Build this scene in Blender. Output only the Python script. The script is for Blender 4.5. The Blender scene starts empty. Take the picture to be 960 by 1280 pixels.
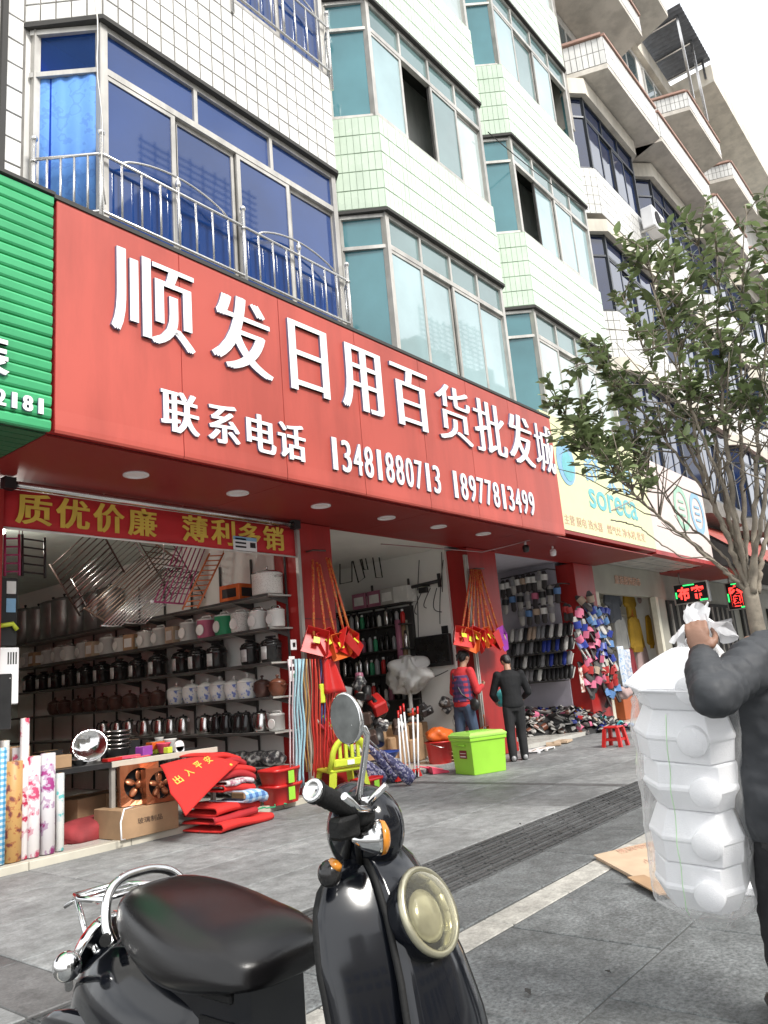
import bpy, bmesh, math, random
from math import radians, sin, cos, pi, sqrt
from mathutils import Vector, Matrix, Euler
random.seed(7)
S = bpy.context.scene
COL = S.collection
# ---------------------------------------------------------------- camera
EYE = Vector((0, 0, 1.2))
YAW, PITCH, ROLL = radians(51.43), radians(12.637), radians(-4.926)
FPX = 961.2
f_ = Vector((sin(YAW)*cos(PITCH), cos(YAW)*cos(PITCH), sin(PITCH)))
r_ = Vector((cos(YAW), -sin(YAW), 0))
u_ = r_.cross(f_)
R_ = cos(ROLL)*r_ + sin(ROLL)*u_
U_ = -sin(ROLL)*r_ + cos(ROLL)*u_
cam = bpy.data.objects.new('camera', bpy.data.cameras.new('camera'))
COL.objects.link(cam)
cam.data.sensor_fit = 'VERTICAL'; cam.data.sensor_height = 24; cam.data.sensor_width = 18
cam.data.lens = 24*FPX/1280
cam.data.clip_start = .05; cam.data.clip_end = 3000
mw = Matrix((R_, U_, -f_)).transposed().to_4x4(); mw.translation = EYE
cam.matrix_world = mw
S.camera = cam
# ---------------------------------------------------------------- daylight: bright thin overcast
SUN_EL, SUN_AZ = radians(47), radians(188)      # azimuth clockwise from +Y; the sun stands over the street
w = bpy.data.worlds.new('World'); S.world = w; w.use_nodes = True
nt = w.node_tree; nt.nodes.clear()
out = nt.nodes.new('ShaderNodeOutputWorld'); bg = nt.nodes.new('ShaderNodeBackground')
sky = nt.nodes.new('ShaderNodeTexSky'); sky.sky_type = 'NISHITA'; sky.sun_disc = False
sky.sun_elevation = SUN_EL; sky.sun_rotation = SUN_AZ
sky.air_density = 1.0; sky.dust_density = 3.0; sky.ozone_density = 1.0
tc = nt.nodes.new('ShaderNodeTexCoord'); ns = nt.nodes.new('ShaderNodeTexNoise')
ns.inputs['Scale'].default_value = 2.2; ns.inputs['Detail'].default_value = 6
rp = nt.nodes.new('ShaderNodeValToRGB')
rp.color_ramp.elements[0].position = .36; rp.color_ramp.elements[0].color = (.45,)*3+(1,)
rp.color_ramp.elements[1].position = .52; rp.color_ramp.elements[1].color = (.97,)*3+(1,)
mx = nt.nodes.new('ShaderNodeMixRGB')
mx.inputs['Color2'].default_value = (17.0, 17.3, 17.6, 1)        # the lit cloud sheet
nt.links.new(tc.outputs['Generated'], ns.inputs['Vector']); nt.links.new(ns.outputs['Fac'], rp.inputs['Fac'])
nt.links.new(rp.outputs['Color'], mx.inputs['Fac']); nt.links.new(sky.outputs['Color'], mx.inputs['Color1'])
nt.links.new(mx.outputs['Color'], bg.inputs['Color']); bg.inputs['Strength'].default_value = .07
nt.links.new(bg.outputs['Background'], out.inputs['Surface'])
sl = bpy.data.lights.new('sun', 'SUN'); sl.energy = 2.7; sl.angle = radians(14); sl.color = (1, .96, .9)
so = bpy.data.objects.new('sun', sl); COL.objects.link(so)
sd = Vector((sin(SUN_AZ)*cos(SUN_EL), cos(SUN_AZ)*cos(SUN_EL), sin(SUN_EL)))
so.rotation_euler = sd.to_track_quat('Z', 'Y').to_euler(); so.location = (0, 0, 40)
S.view_settings.view_transform = 'Standard'; S.view_settings.look = 'None'
S.view_settings.gamma = 1; S.view_settings.use_curve_mapping = False
S.view_settings.exposure = .72
S.render.engine = 'CYCLES'
S.cycles.max_bounces = 8

# ---------------------------------------------------------------- measuring helpers: a sight line from the eye meets a known plane of the street
def ray(px, py): return (px-480)/FPX*R_ - (py-640)/FPX*U_ + f_
def atY(px, py, Y): d = ray(px, py); return EYE + d*(Y/d.y)
def atX(px, py, X): d = ray(px, py); return EYE + d*(X/d.x)
def atZ(px, py, Z=0.0): d = ray(px, py); return EYE + d*((Z-EYE.z)/d.z)
def atD(px, py, k): d = ray(px, py); return EYE + d*(k/math.hypot(d.x, d.y))
# ---------------------------------------------------------------- mesh builder
def V(*a): return Vector(a)
def basis(d):
    d = Vector(d).normalized(); a = Vector((0, 0, 1)) if abs(d.z) < .9 else Vector((1, 0, 0))
    x = d.cross(a).normalized(); return x, d.cross(x).normalized(), d
class MB:
    def __init__(s): s.v = []; s.f = []; s.m = []; s.sm = []
    def add(s, vs, fs, mi=0, smooth=False):
        o = len(s.v); s.v += [Vector(p) for p in vs]
        for f in fs: s.f.append([i+o for i in f]); s.m.append(mi); s.sm.append(smooth)
        return s
    def face(s, *p, mi=0): return s.add(p, [range(len(p))], mi)
    def box(s, x0, x1, y0, y1, z0, z1, mi=0, mat=None, bev=0):
        vs = [(x, y, z) for x in (x0, x1) for y in (y0, y1) for z in (z0, z1)]
        fs = [(0, 1, 3, 2), (4, 6, 7, 5), (0, 4, 5, 1), (2, 3, 7, 6), (0, 2, 6, 4), (1, 5, 7, 3)]
        if bev:
            b = min(bev, abs(x1-x0)*.45, abs(y1-y0)*.45, abs(z1-z0)*.45)
            cx, cy, cz = (x0+x1)/2, (y0+y1)/2, (z0+z1)/2
            vs2 = []; idx = {}
            for k, (x, y, z) in enumerate(vs):
                sx, sy, sz = [1 if a > c else -1 for a, c in ((x, cx), (y, cy), (z, cz))]
                for ax, p in enumerate(((x, y-sy*b, z-sz*b), (x-sx*b, y, z-sz*b), (x-sx*b, y-sy*b, z))):
                    idx[(k, ax)] = len(vs2); vs2.append(p)
            F = []
            for fi, fc in enumerate(fs): F.append([idx[(k, fi//2)] for k in fc])
            for a in range(8):
                F.append([idx[(a, 0)], idx[(a, 1)], idx[(a, 2)]])
                for bit, ax in ((4, 0), (2, 1), (1, 2)):
                    c = a ^ bit
                    if c > a:
                        o1, o2 = [q for q in range(3) if q != ax]
                        F.append([idx[(a, o1)], idx[(c, o1)], idx[(c, o2)], idx[(a, o2)]])
            vs, fs = vs2, F
        if mat is not None: vs = [mat @ Vector(p) for p in vs]
        return s.add(vs, fs, mi)
    def obox(s, p0, p1, w, h, mi=0, up=(0, 0, 1)):
        p0, p1 = Vector(p0), Vector(p1); d = (p1-p0).normalized(); up = Vector(up)
        if abs(d.dot(up)) > .98: up = Vector((0, 1, 0))
        x = d.cross(up).normalized(); z = x.cross(d)
        vs = [p+x*a*w/2+z*b*h/2 for p in (p0, p1) for a, b in ((-1, -1), (1, -1), (1, 1), (-1, 1))]
        return s.add(vs, [(3, 2, 1, 0), (4, 5, 6, 7), (0, 1, 5, 4), (1, 2, 6, 5), (2, 3, 7, 6), (3, 0, 4, 7)], mi)
    def tube(s, pts, r, n=8, mi=0, cap=True, flat=1.0, smooth=True):
        pts = [Vector(p) for p in pts]; k = len(pts)
        rs = r if isinstance(r, (list, tuple)) else [r]*k
        x = None; o = []
        for i, p in enumerate(pts):
            d = (pts[min(i+1, k-1)]-pts[max(i-1, 0)])
            if d.length < 1e-9: d = Vector((0, 0, 1))
            d.normalize()
            if x is None: x, y, _ = basis(d)
            else:
                x = (x-d*x.dot(d))
                x = x.normalized() if x.length > 1e-6 else basis(d)[0]
                y = d.cross(x)
            for j in range(n):
                a = 2*pi*j/n; o.append(p+x*cos(a)*rs[i]+y*sin(a)*rs[i]*flat)
        fs = [(i*n+j, i*n+(j+1) % n, (i+1)*n+(j+1) % n, (i+1)*n+j) for i in range(k-1) for j in range(n)]
        b = len(s.v); s.add(o, fs, mi, smooth)
        if cap: s.add([], [], mi); s.f += [[b+j for j in reversed(range(n))], [b+(k-1)*n+j for j in range(n)]]; s.m += [mi]*2; s.sm += [False]*2
        return s
    def lathe(s, prof, n=16, o=(0, 0, 0), axis=(0, 0, 1), mi=0, smooth=True, sx=1, sy=1, cap=True):
        x, y, d = basis(axis); o = Vector(o)
        if Vector(axis) == Vector((0, 0, 1)): x, y = Vector((1, 0, 0)), Vector((0, 1, 0))
        vs = [o+x*cos(2*pi*j/n)*r*sx+y*sin(2*pi*j/n)*r*sy+d*z for r, z in prof for j in range(n)]
        k = len(prof)
        fs = [(i*n+j, i*n+(j+1) % n, (i+1)*n+(j+1) % n, (i+1)*n+j) for i in range(k-1) for j in range(n)]
        b = len(s.v); s.add(vs, fs, mi, smooth)
        if cap and prof[0][0] > 1e-4: s.f.append([b+j for j in reversed(range(n))]); s.m.append(mi); s.sm.append(False)
        if cap and prof[-1][0] > 1e-4: s.f.append([b+(k-1)*n+j for j in range(n)]); s.m.append(mi); s.sm.append(False)
        return s
    def ell(s, c, r, nu=12, nv=8, mi=0, mat=None):
        vs = []
        for i in range(nv+1):
            t = pi*i/nv
            for j in range(nu):
                a = 2*pi*j/nu; p = Vector((r[0]*sin(t)*cos(a), r[1]*sin(t)*sin(a), r[2]*cos(t)))
                if mat: p = mat @ p
                vs.append(p+Vector(c))
        return s.add(vs, [(i*nu+j, (i+1)*nu+j, (i+1)*nu+(j+1) % nu, i*nu+(j+1) % nu) for i in range(nv) for j in range(nu)], mi, True)
    def grid(s, fn, nu, nv, mi=0, smooth=True):
        vs = [fn(i/nu, j/nv) for i in range(nu+1) for j in range(nv+1)]
        return s.add(vs, [(i*(nv+1)+j, (i+1)*(nv+1)+j, (i+1)*(nv+1)+j+1, i*(nv+1)+j+1) for i in range(nu) for j in range(nv)], mi, smooth)
    def prism(s, poly, d, mi=0):
        poly = [Vector(p) for p in poly]; n = len(poly); d = Vector(d)
        return s.add(poly+[p+d for p in poly], [list(range(n)), list(reversed(range(n, 2*n)))]+[(i, i+n, (i+1) % n+n, (i+1) % n) for i in range(n)], mi)
    def build(s, name, mats, parent=None, kind=None, label=None, fix=True, bevel=0, subsurf=0, solid=0):
        me = bpy.data.meshes.new(name); off = wloc(parent)
        me.from_pydata([p-off for p in s.v], [], s.f)
        for m in (mats if isinstance(mats, (list, tuple)) else [mats]): me.materials.append(m)
        me.polygons.foreach_set('material_index', s.m); me.polygons.foreach_set('use_smooth', s.sm)
        if fix:
            bm = bmesh.new(); bm.from_mesh(me); bmesh.ops.remove_doubles(bm, verts=bm.verts, dist=1e-6)
            bmesh.ops.recalc_face_normals(bm, faces=bm.faces); bm.to_mesh(me); bm.free()
        me.update()
        o = link(name, me, parent)
        if solid: md = o.modifiers.new('thick', 'SOLIDIFY'); md.thickness = solid; md.offset = 0
        if bevel: md = o.modifiers.new('edge', 'BEVEL'); md.width = bevel; md.segments = 2; md.limit_method = 'ANGLE'
        if subsurf: md = o.modifiers.new('smooth', 'SUBSURF'); md.levels = md.render_levels = subsurf
        if kind: o['kind'] = kind
        if label: o['label'] = label
        return o
def wloc(p):
    v = Vector((0, 0, 0))
    while p is not None: v += p.location; p = p.parent
    return v
def link(name, data, parent=None):
    o = bpy.data.objects.new(name, data); COL.objects.link(o)
    if parent is not None: o.parent = parent
    return o
def tag(o, label, cat, group=None, kind=None):
    o['label'] = label; o['category'] = cat
    if group: o['group'] = group
    if kind: o['kind'] = kind
    return o
def thing(name, label, cat, loc=(0, 0, 0), group=None):
    o = link(name, None); o.location = loc; o.empty_display_size = .1
    return tag(o, label, cat, group)
def struct(o): o['kind'] = 'structure'; return o
KIDS = {}
def kids(o):
    return [c for c in COL.objects if c.parent is o]
def index_kids():
    KIDS.clear()
    for c in COL.objects:
        if c.parent is not None: KIDS.setdefault(c.parent.name, []).append(c)
def dup(root, loc=None, rot=None, label=None, group=None, scale=None, parent=None, remat=None, tree=None):
    t = tree if tree is not None else subtree(root)
    def rec(node, par):
        o, ch = node; c = o.copy(); COL.objects.link(c); c.parent = par
        if remat and c.type == 'MESH':
            for i, sl_ in enumerate(c.material_slots):
                if sl_.material in remat: sl_.link = 'OBJECT'; sl_.material = remat[o.data.materials[i]]
        for k in ch: rec(k, c)
        return c
    if remat: remat = dict(remat)
    c = rec(t, parent)
    if loc is not None: c.location = loc
    if rot is not None: c.rotation_euler = rot
    if scale is not None: c.scale = scale if hasattr(scale, '__len__') else (scale,)*3
    if label: c['label'] = label
    if group: c['group'] = group
    return c
def subtree(o): return (o, [subtree(c) for c in kids(o)])
ORD = 'first second third fourth fifth sixth seventh eighth ninth tenth eleventh twelfth thirteenth fourteenth fifteenth sixteenth seventeenth eighteenth nineteenth twentieth'.split()
# ---------------------------------------------------------------- materials
def mat(name, col, rough=.5, metal=0, var=.12, scale=6, rnd=0, bump=0, bscale=80, spec=.5, coat=0, col2=None, c2pos=.6, emit=0, sss=0):
    m = bpy.data.materials.new(name); m.use_nodes = True; t = m.node_tree; b = t.nodes['Principled BSDF']
    N = t.nodes.new; L = t.links.new
    b.inputs['Roughness'].default_value = rough; b.inputs['Metallic'].default_value = metal
    b.inputs['Specular IOR Level'].default_value = spec; b.inputs['Coat Weight'].default_value = coat
    b.inputs['Coat Roughness'].default_value = .06
    tcn = N('ShaderNodeTexCoord'); n1 = N('ShaderNodeTexNoise'); n1.inputs['Scale'].default_value = scale; n1.inputs['Detail'].default_value = 5
    L(tcn.outputs['Object'], n1.inputs['Vector'])
    r1 = N('ShaderNodeValToRGB'); e = r1.color_ramp.elements
    e[0].position = .3; e[1].position = .7
    lo = [max(0, c*(1-var)) for c in col]; hi = [min(1, c*(1+var)) for c in col]
    e[0].color = (*lo, 1); e[1].color = (*hi, 1)
    if col2:
        e[0].position = c2pos-.06; e[1].position = c2pos+.06; e[0].color = (*col, 1); e[1].color = (*col2, 1)
    L(n1.outputs['Fac'], r1.inputs['Fac']); src = r1.outputs['Color']
    if rnd:
        oi = N('ShaderNodeObjectInfo'); mr = N('ShaderNodeMapRange')
        mr.inputs['To Min'].default_value = 1-rnd; mr.inputs['To Max'].default_value = 1+rnd
        L(oi.outputs['Random'], mr.inputs['Value'])
        hs = N('ShaderNodeHueSaturation'); L(src, hs.inputs['Color']); L(mr.outputs['Result'], hs.inputs['Value']); src = hs.outputs['Color']
    L(src, b.inputs['Base Color'])
    r2 = N('ShaderNodeMapRange'); r2.inputs['To Min'].default_value = max(.02, rough-.1); r2.inputs['To Max'].default_value = min(1, rough+.12)
    L(n1.outputs['Fac'], r2.inputs['Value']); L(r2.outputs['Result'], b.inputs['Roughness'])
    if bump:
        n2 = N('ShaderNodeTexNoise'); n2.inputs['Scale'].default_value = bscale; n2.inputs['Detail'].default_value = 4
        L(tcn.outputs['Object'], n2.inputs['Vector'])
        bp = N('ShaderNodeBump'); bp.inputs['Strength'].default_value = bump; bp.inputs['Distance'].default_value = .01
        L(n2.outputs['Fac'], bp.inputs['Height']); L(bp.outputs['Normal'], b.inputs['Normal'])
    if emit:
        b.inputs['Emission Color'].default_value = (*col, 1); b.inputs['Emission Strength'].default_value = emit
    return m
def pattern_mat(name, kind, cols, scale=10, rough=.5):
    """printed cloth, paper and plastic: checks, dots or blotches of flat print"""
    m = bpy.data.materials.new(name); m.use_nodes = True; t = m.node_tree; b = t.nodes['Principled BSDF']; N = t.nodes.new; L = t.links.new
    b.inputs['Roughness'].default_value = rough
    tcn = N('ShaderNodeTexCoord'); mp = N('ShaderNodeMapping'); mp.inputs['Scale'].default_value = (scale,)*3; L(tcn.outputs['Object'], mp.inputs['Vector'])
    rp_ = N('ShaderNodeValToRGB'); rp_.color_ramp.interpolation = 'CONSTANT'
    e = rp_.color_ramp.elements
    if kind == 'check':
        sx = N('ShaderNodeSeparateXYZ'); L(mp.outputs['Vector'], sx.inputs[0])
        fr = []
        for ax in ('X', 'Y', 'Z'):
            a = N('ShaderNodeMath'); a.operation = 'PINGPONG'; a.inputs[1].default_value = 1; L(sx.outputs[ax], a.inputs[0])
            g = N('ShaderNodeMath'); g.operation = 'GREATER_THAN'; g.inputs[1].default_value = .5; L(a.outputs[0], g.inputs[0]); fr.append(g)
        a1 = N('ShaderNodeMath'); L(fr[0].outputs[0], a1.inputs[0]); L(fr[2].outputs[0], a1.inputs[1])
        a2 = N('ShaderNodeMath'); a2.operation = 'MULTIPLY'; a2.inputs[1].default_value = .45; L(a1.outputs[0], a2.inputs[0])
        L(a2.outputs[0], rp_.inputs['Fac']); pos = [0, .3, .8]
    elif kind == 'dots':
        vo = N('ShaderNodeTexVoronoi'); vo.inputs['Randomness'].default_value = .7; L(mp.outputs['Vector'], vo.inputs['Vector'])
        L(vo.outputs['Distance'], rp_.inputs['Fac']); pos = [0, .22, .4]
    else:
        n1 = N('ShaderNodeTexNoise'); n1.inputs['Scale'].default_value = 1; n1.inputs['Detail'].default_value = 3; L(mp.outputs['Vector'], n1.inputs['Vector'])
        L(n1.outputs['Fac'], rp_.inputs['Fac']); pos = [0, .47, .54, .60]
    e[0].position = 0; e[0].color = (*cols[0], 1)
    e[1].position = pos[1]; e[1].color = (*cols[1], 1)
    for k in range(2, min(len(cols), len(pos))):
        q = e.new(pos[k]); q.color = (*cols[k], 1)
    L(rp_.outputs['Color'], b.inputs['Base Color'])
    return m
def film_mat(name, tint, clear=.6, rough=.12, ior=1.45):
    """thin sheet (window pane, plastic film): part see-through, part glossy"""
    m = bpy.data.materials.new(name); m.use_nodes = True; t = m.node_tree; b = t.nodes['Principled BSDF']
    b.inputs['Base Color'].default_value = (*tint, 1); b.inputs['Roughness'].default_value = rough; b.inputs['IOR'].default_value = ior
    tr = t.nodes.new('ShaderNodeBsdfTransparent'); tr.inputs['Color'].default_value = (*tint, 1)
    fr = t.nodes.new('ShaderNodeMath'); fr.operation = 'POWER'; fr.inputs[1].default_value = 4; lw = t.nodes.new('ShaderNodeLayerWeight'); lw.inputs['Blend'].default_value = .5; t.links.new(lw.outputs['Facing'], fr.inputs[0])
    mr = t.nodes.new('ShaderNodeMapRange'); mr.inputs['To Min'].default_value = 1-clear; mr.inputs['To Max'].default_value = .85
    t.links.new(fr.outputs[0], mr.inputs['Value'])
    mx_ = t.nodes.new('ShaderNodeMixShader'); t.links.new(mr.outputs[0], mx_.inputs[0])
    t.links.new(tr.outputs[0], mx_.inputs[1]); t.links.new(b.outputs[0], mx_.inputs[2])
    t.links.new(mx_.outputs[0], t.nodes['Material Output'].inputs['Surface'])
    return m
TEXT = {}
def text_shape(body, bold=0, xbold=0, serif=False):
    """flat outline of a word as (verts, faces) in a unit box; Blender's own font"""
    key = (body, bold)
    if key not in TEXT:
        cu = bpy.data.curves.new('lettering', 'FONT'); cu.body = body; cu.size = 1; cu.offset = bold; cu.resolution_u = 4
        o = bpy.data.objects.new('lettering', cu); COL.objects.link(o)
        me = bpy.data.meshes.new_from_object(o.evaluated_get(bpy.context.evaluated_depsgraph_get()))
        bpy.data.objects.remove(o)
        bm = bmesh.new(); bm.from_mesh(me); bmesh.ops.remove_doubles(bm, verts=bm.verts, dist=1e-4); bm.to_mesh(me); bm.free()
        vs = [v.co.copy() for v in me.vertices]; fs = [list(p.vertices) for p in me.polygons]
        x0 = min(v.x for v in vs); x1 = max(v.x for v in vs); y0 = min(v.y for v in vs); y1 = max(v.y for v in vs)
        TEXT[key] = ([((v.x-x0)/(x1-x0), (v.y-y0)/(y1-y0)) for v in vs], fs); bpy.data.meshes.remove(me)
    return TEXT[key]
def lettering(name, body, org, ux, uz, depth, m, parent, bold=.0, xbold=0, label=None):
    """raised letters: org lower-left corner, ux / uz the box edges, depth vector out of the face"""
    vs, fs = text_shape(body, bold); mb = MB(); org, ux, uz, depth = map(Vector, (org, ux, uz, depth))
    shifts = [0] if not xbold else [-xbold, 0, xbold]
    for k, sh in enumerate(shifts):
        d = depth*(1+.03*k)
        P = [org+ux*(x*(1-2*xbold)+xbold+sh)+uz*y for x, y in vs]; n = len(P)
        ed = {}
        for f in fs:
            for a, b in zip(f, f[1:]+f[:1]): ed[(a, b)] = 1
        F = [[i+n for i in f] for f in fs]+[(a, b, b+n, a+n) for (a, b) in ed if (b, a) not in ed]
        nf = len(fs); mb.add(P+[p+d for p in P], F)
        if isinstance(m, (list, tuple)) and len(m) > 1:
            for i in range(len(mb.m)-len(F)+nf, len(mb.m)): mb.m[i] = 1
    return mb.build(name, m, parent, fix=False, label=label)
# ================================================================ MATERIALS (shared)
m_ground = mat('ground_stone', (.20, .20, .195), .75, var=.25, scale=3, bump=.15, bscale=120)
m_joint = mat('joint', (.07, .07, .068), .9, var=.3)
def stone_mat(name, col, speck, var=.18, rough=.62):
    m = mat(name, col, rough, var=var, scale=1.7, rnd=.10, bump=.12, bscale=200)
    t = m.node_tree; b = t.nodes['Principled BSDF']; src = b.inputs['Base Color'].links[0].from_socket
    tcn = t.nodes.new('ShaderNodeTexCoord'); n = t.nodes.new('ShaderNodeTexNoise'); n.inputs['Scale'].default_value = 55; n.inputs['Detail'].default_value = 6; n.inputs['Roughness'].default_value = .75
    t.links.new(tcn.outputs['Object'], n.inputs['Vector'])
    n3 = t.nodes.new('ShaderNodeTexNoise'); n3.inputs['Scale'].default_value = 9; n3.inputs['Detail'].default_value = 7; n3.inputs['Roughness'].default_value = .7
    geo = t.nodes.new('ShaderNodeNewGeometry'); t.links.new(geo.outputs['Position'], n3.inputs['Vector']); t.links.new(geo.outputs['Position'], n.inputs['Vector'])
    r = t.nodes.new('ShaderNodeMapRange'); r.inputs['From Min'].default_value = .38; r.inputs['From Max'].default_value = .62
    r.inputs['To Min'].default_value = 1-speck; r.inputs['To Max'].default_value = 1+speck
    t.links.new(n.outputs['Fac'], r.inputs['Value'])
    r3 = t.nodes.new('ShaderNodeMapRange'); r3.inputs['From Min'].default_value = .35; r3.inputs['From Max'].default_value = .65
    r3.inputs['To Min'].default_value = .72; r3.inputs['To Max'].default_value = 1.28; t.links.new(n3.outputs['Fac'], r3.inputs['Value'])
    n4 = t.nodes.new('ShaderNodeTexNoise'); n4.inputs['Scale'].default_value = .8; n4.inputs['Detail'].default_value = 8; n4.inputs['Roughness'].default_value = .65; t.links.new(geo.outputs['Position'], n4.inputs['Vector'])
    r4 = t.nodes.new('ShaderNodeMapRange'); r4.inputs['From Min'].default_value = .36; r4.inputs['From Max'].default_value = .64; r4.inputs['To Min'].default_value = .74; r4.inputs['To Max'].default_value = 1.24; t.links.new(n4.outputs['Fac'], r4.inputs['Value'])
    m0 = t.nodes.new('ShaderNodeMath'); m0.operation = 'MULTIPLY'; t.links.new(r4.outputs[0], m0.inputs[0]); t.links.new(r3.outputs[0], m0.inputs[1])
    mm = t.nodes.new('ShaderNodeMath'); mm.operation = 'MULTIPLY'; t.links.new(r.outputs[0], mm.inputs[0]); t.links.new(m0.outputs[0], mm.inputs[1])
    hs = t.nodes.new('ShaderNodeHueSaturation'); t.links.new(src, hs.inputs['Color']); t.links.new(mm.outputs[0], hs.inputs['Value'])
    t.links.new(hs.outputs[0], b.inputs['Base Color']); return m
m_slab = stone_mat('pale_slab', (.205, .212, .212), .18)
m_slabdark = stone_mat('dark_slab', (.10, .10, .10), .2)
m_granite = stone_mat('speckled_granite', (.112, .120, .122), .45)
m_band = stone_mat('tactile_brick', (.06, .062, .063), .35)
m_stripe = stone_mat('stripe_slab', (.36, .35, .32), .2)
m_wtile = mat('white_wall_tile', (.74, .735, .71), .22, var=.05, scale=3, rnd=.05, spec=.5)
m_gtile = mat('pale_green_wall_tile', (.57, .68, .555), .25, var=.06, scale=3, rnd=.05)
m_ctile = mat('cream_wall_tile', (.66, .62, .54), .3, var=.08, scale=3, rnd=.05)
m_grout = mat('grout', (.20, .19, .175), .9, var=.25, scale=5)
m_ggrout = mat('green_grout', (.28, .36, .27), .9, var=.25, scale=5)
m_wall = mat('white_painted_wall', (.72, .71, .68), .7, var=.08, scale=2, bump=.1, bscale=40)
m_cream = mat('cream_render', (.70, .65, .56), .8, var=.12, scale=1.5, bump=.1, bscale=30)
m_soff = mat('stained_cream_soffit', (.62, .58, .52), .85, var=.15, scale=1.2, bump=.1, bscale=30)
m_concrete = mat('stained_concrete', (.33, .31, .28), .85, var=.35, scale=2.5, bump=.2, bscale=30)
m_alu = mat('aluminium_frame', (.56, .54, .50), .35, .35, var=.12, scale=5)
m_whiteframe = mat('white_frame', (.72, .71, .68), .35, .1, var=.06)
m_darkframe = mat('dark_frame', (.035, .04, .05), .35, .2)
m_dark = mat('dark_interior', (.02, .02, .022), .9)
m_black = mat('black_plastic', (.018, .018, .019), .4)
m_steel = mat('brushed_steel', (.62, .61, .60), .22, 1, var=.08, scale=12)
m_chrome = mat('chrome', (.72, .72, .72), .09, 1, var=.04)
m_lip = mat('dark_trim_and_shade', (.05, .048, .045), .8)
def pane_mat(name, col, rough=.04, ior=1.75, var=.2):
    m = mat(name, col, rough, var=var, scale=.9); b = m.node_tree.nodes['Principled BSDF']; b.inputs['IOR'].default_value = ior
    for l in list(b.inputs['Roughness'].links): m.node_tree.links.remove(l)
    b.inputs['Roughness'].default_value = rough; return m
m_blueglass = pane_mat('blue_glass', (.010, .042, .17), .03, 1.65)
m_tealglass = pane_mat('teal_glass', (.085, .22, .25), .07, 1.6)
m_paleglass = pane_mat('pale_glass', (.30, .43, .45), .03, 2.1)
m_paleglass2 = pane_mat('grey_green_glass', (.13, .21, .21), .03, 2.0)
m_paleglass3 = pane_mat('curtained_glass', (.46, .54, .53), .05, 1.9)
m_navyglass = pane_mat('navy_glass', (.010, .022, .07), .04, 1.9)
m_clearblue = film_mat('clear_blue_glass', (.10, .28, .72), clear=.9, rough=.03)
m_red = mat('red_panel', (.46, .083, .062), .42, var=.10, scale=.7, rnd=.02, bump=.04, bscale=2.0)
m_redpaint = mat('red_pillar_paint', (.38, .020, .018), .42, var=.12, scale=1.5)
m_white = mat('white_letter', (.82, .82, .83), .35, var=.02)
m_lettershade = mat('letter_edge_shade', (.16, .17, .28), .5)  # letter sides coloured dark blue for the shadow outline round the letters

def grime(m, lo=.7, sc=(2.2, 2.2, .35), f0=.38, f1=.56):
    """rain streaks and dirt: darker blotches drawn out downwards, fixed in the street"""
    t = m.node_tree; b = t.nodes['Principled BSDF']; src = b.inputs['Base Color'].links[0].from_socket
    geo = t.nodes.new('ShaderNodeNewGeometry'); mp = t.nodes.new('ShaderNodeMapping'); mp.inputs['Scale'].default_value = sc
    n = t.nodes.new('ShaderNodeTexNoise'); n.inputs['Scale'].default_value = 1; n.inputs['Detail'].default_value = 7; n.inputs['Roughness'].default_value = .65
    r = t.nodes.new('ShaderNodeMapRange'); r.inputs['From Min'].default_value = f0; r.inputs['From Max'].default_value = f1; r.inputs['To Min'].default_value = lo; r.inputs['To Max'].default_value = 1
    hs = t.nodes.new('ShaderNodeHueSaturation'); L = t.links.new
    L(geo.outputs['Position'], mp.inputs['Vector']); L(mp.outputs['Vector'], n.inputs['Vector']); L(n.outputs['Fac'], r.inputs['Value']); L(r.outputs[0], hs.inputs['Value']); L(src, hs.inputs['Color']); L(hs.outputs[0], b.inputs['Base Color'])
for m_, lo_ in ((m_wtile, .78), (m_gtile, .90), (m_ctile, .75), (m_wall, .72), (m_cream, .82), (m_soff, .8), (m_alu, .72), (m_redpaint, .72), (m_red, .84)): grime(m_, lo_)
# ================================================================ GROUND
g = MB(); g.face((-700, -700, -.012), (700, -700, -.012), (700, 700, -.012), (-700, 700, -.012))
struct(g.build('ground', m_ground))
p = MB(); p.box(-3, 46, -4.2, 6.56, -.3, -.006); pave = p.build('pavement', m_joint); struct(pave)
def slab_mesh(sx, sy, m, name, t=.012, bev=.004):
    b = MB(); b.box(0, sx, 0, sy, -.02, 0, bev=bev); o = b.build(name, m, pave); me = o.data; bpy.data.objects.remove(o); return me
def lay(me, x, y, name):
    o = link(name, me, pave); o.location = (x, y, random.uniform(-.001, .0015)); return o
cnt = 0
jg = .009
# shop-side slabs, dark cross strips on the pillar lines
xs = []; x = 1.0
dark = [(1.72, .34), (7.82, .14), (14.0, .3), (20.0, .3)]
edges = [-3.0]
for dx, dw in dark: edges += [dx, dx+dw]
edges.append(46)
mesh_cache = {}
def cached(sx, sy, m, name):
    k = (round(sx, 3), round(sy, 3), m.name)
    if k not in mesh_cache: mesh_cache[k] = slab_mesh(sx-jg, sy-jg, m, name)
    return mesh_cache[k]
for i in range(len(edges)-1):
    x0, x1 = edges[i], edges[i+1]
    isdark = i % 2 == 1
    if x0 > 22: continue
    n = 1 if isdark else max(1, round((min(x1, 24)-x0)/1.2)); wdt = (min(x1, 24)-x0)/n
    rows = 4; ry = (6.55-3.46)/rows
    for a in range(n):
        for r in range(rows):
            if x0+a*wdt < -1.5: continue
            lay(cached(wdt, ry, m_slabdark if isdark else m_slab, 'paving_slab'), x0+a*wdt, 3.46+r*ry, 'paving_slab')
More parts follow.
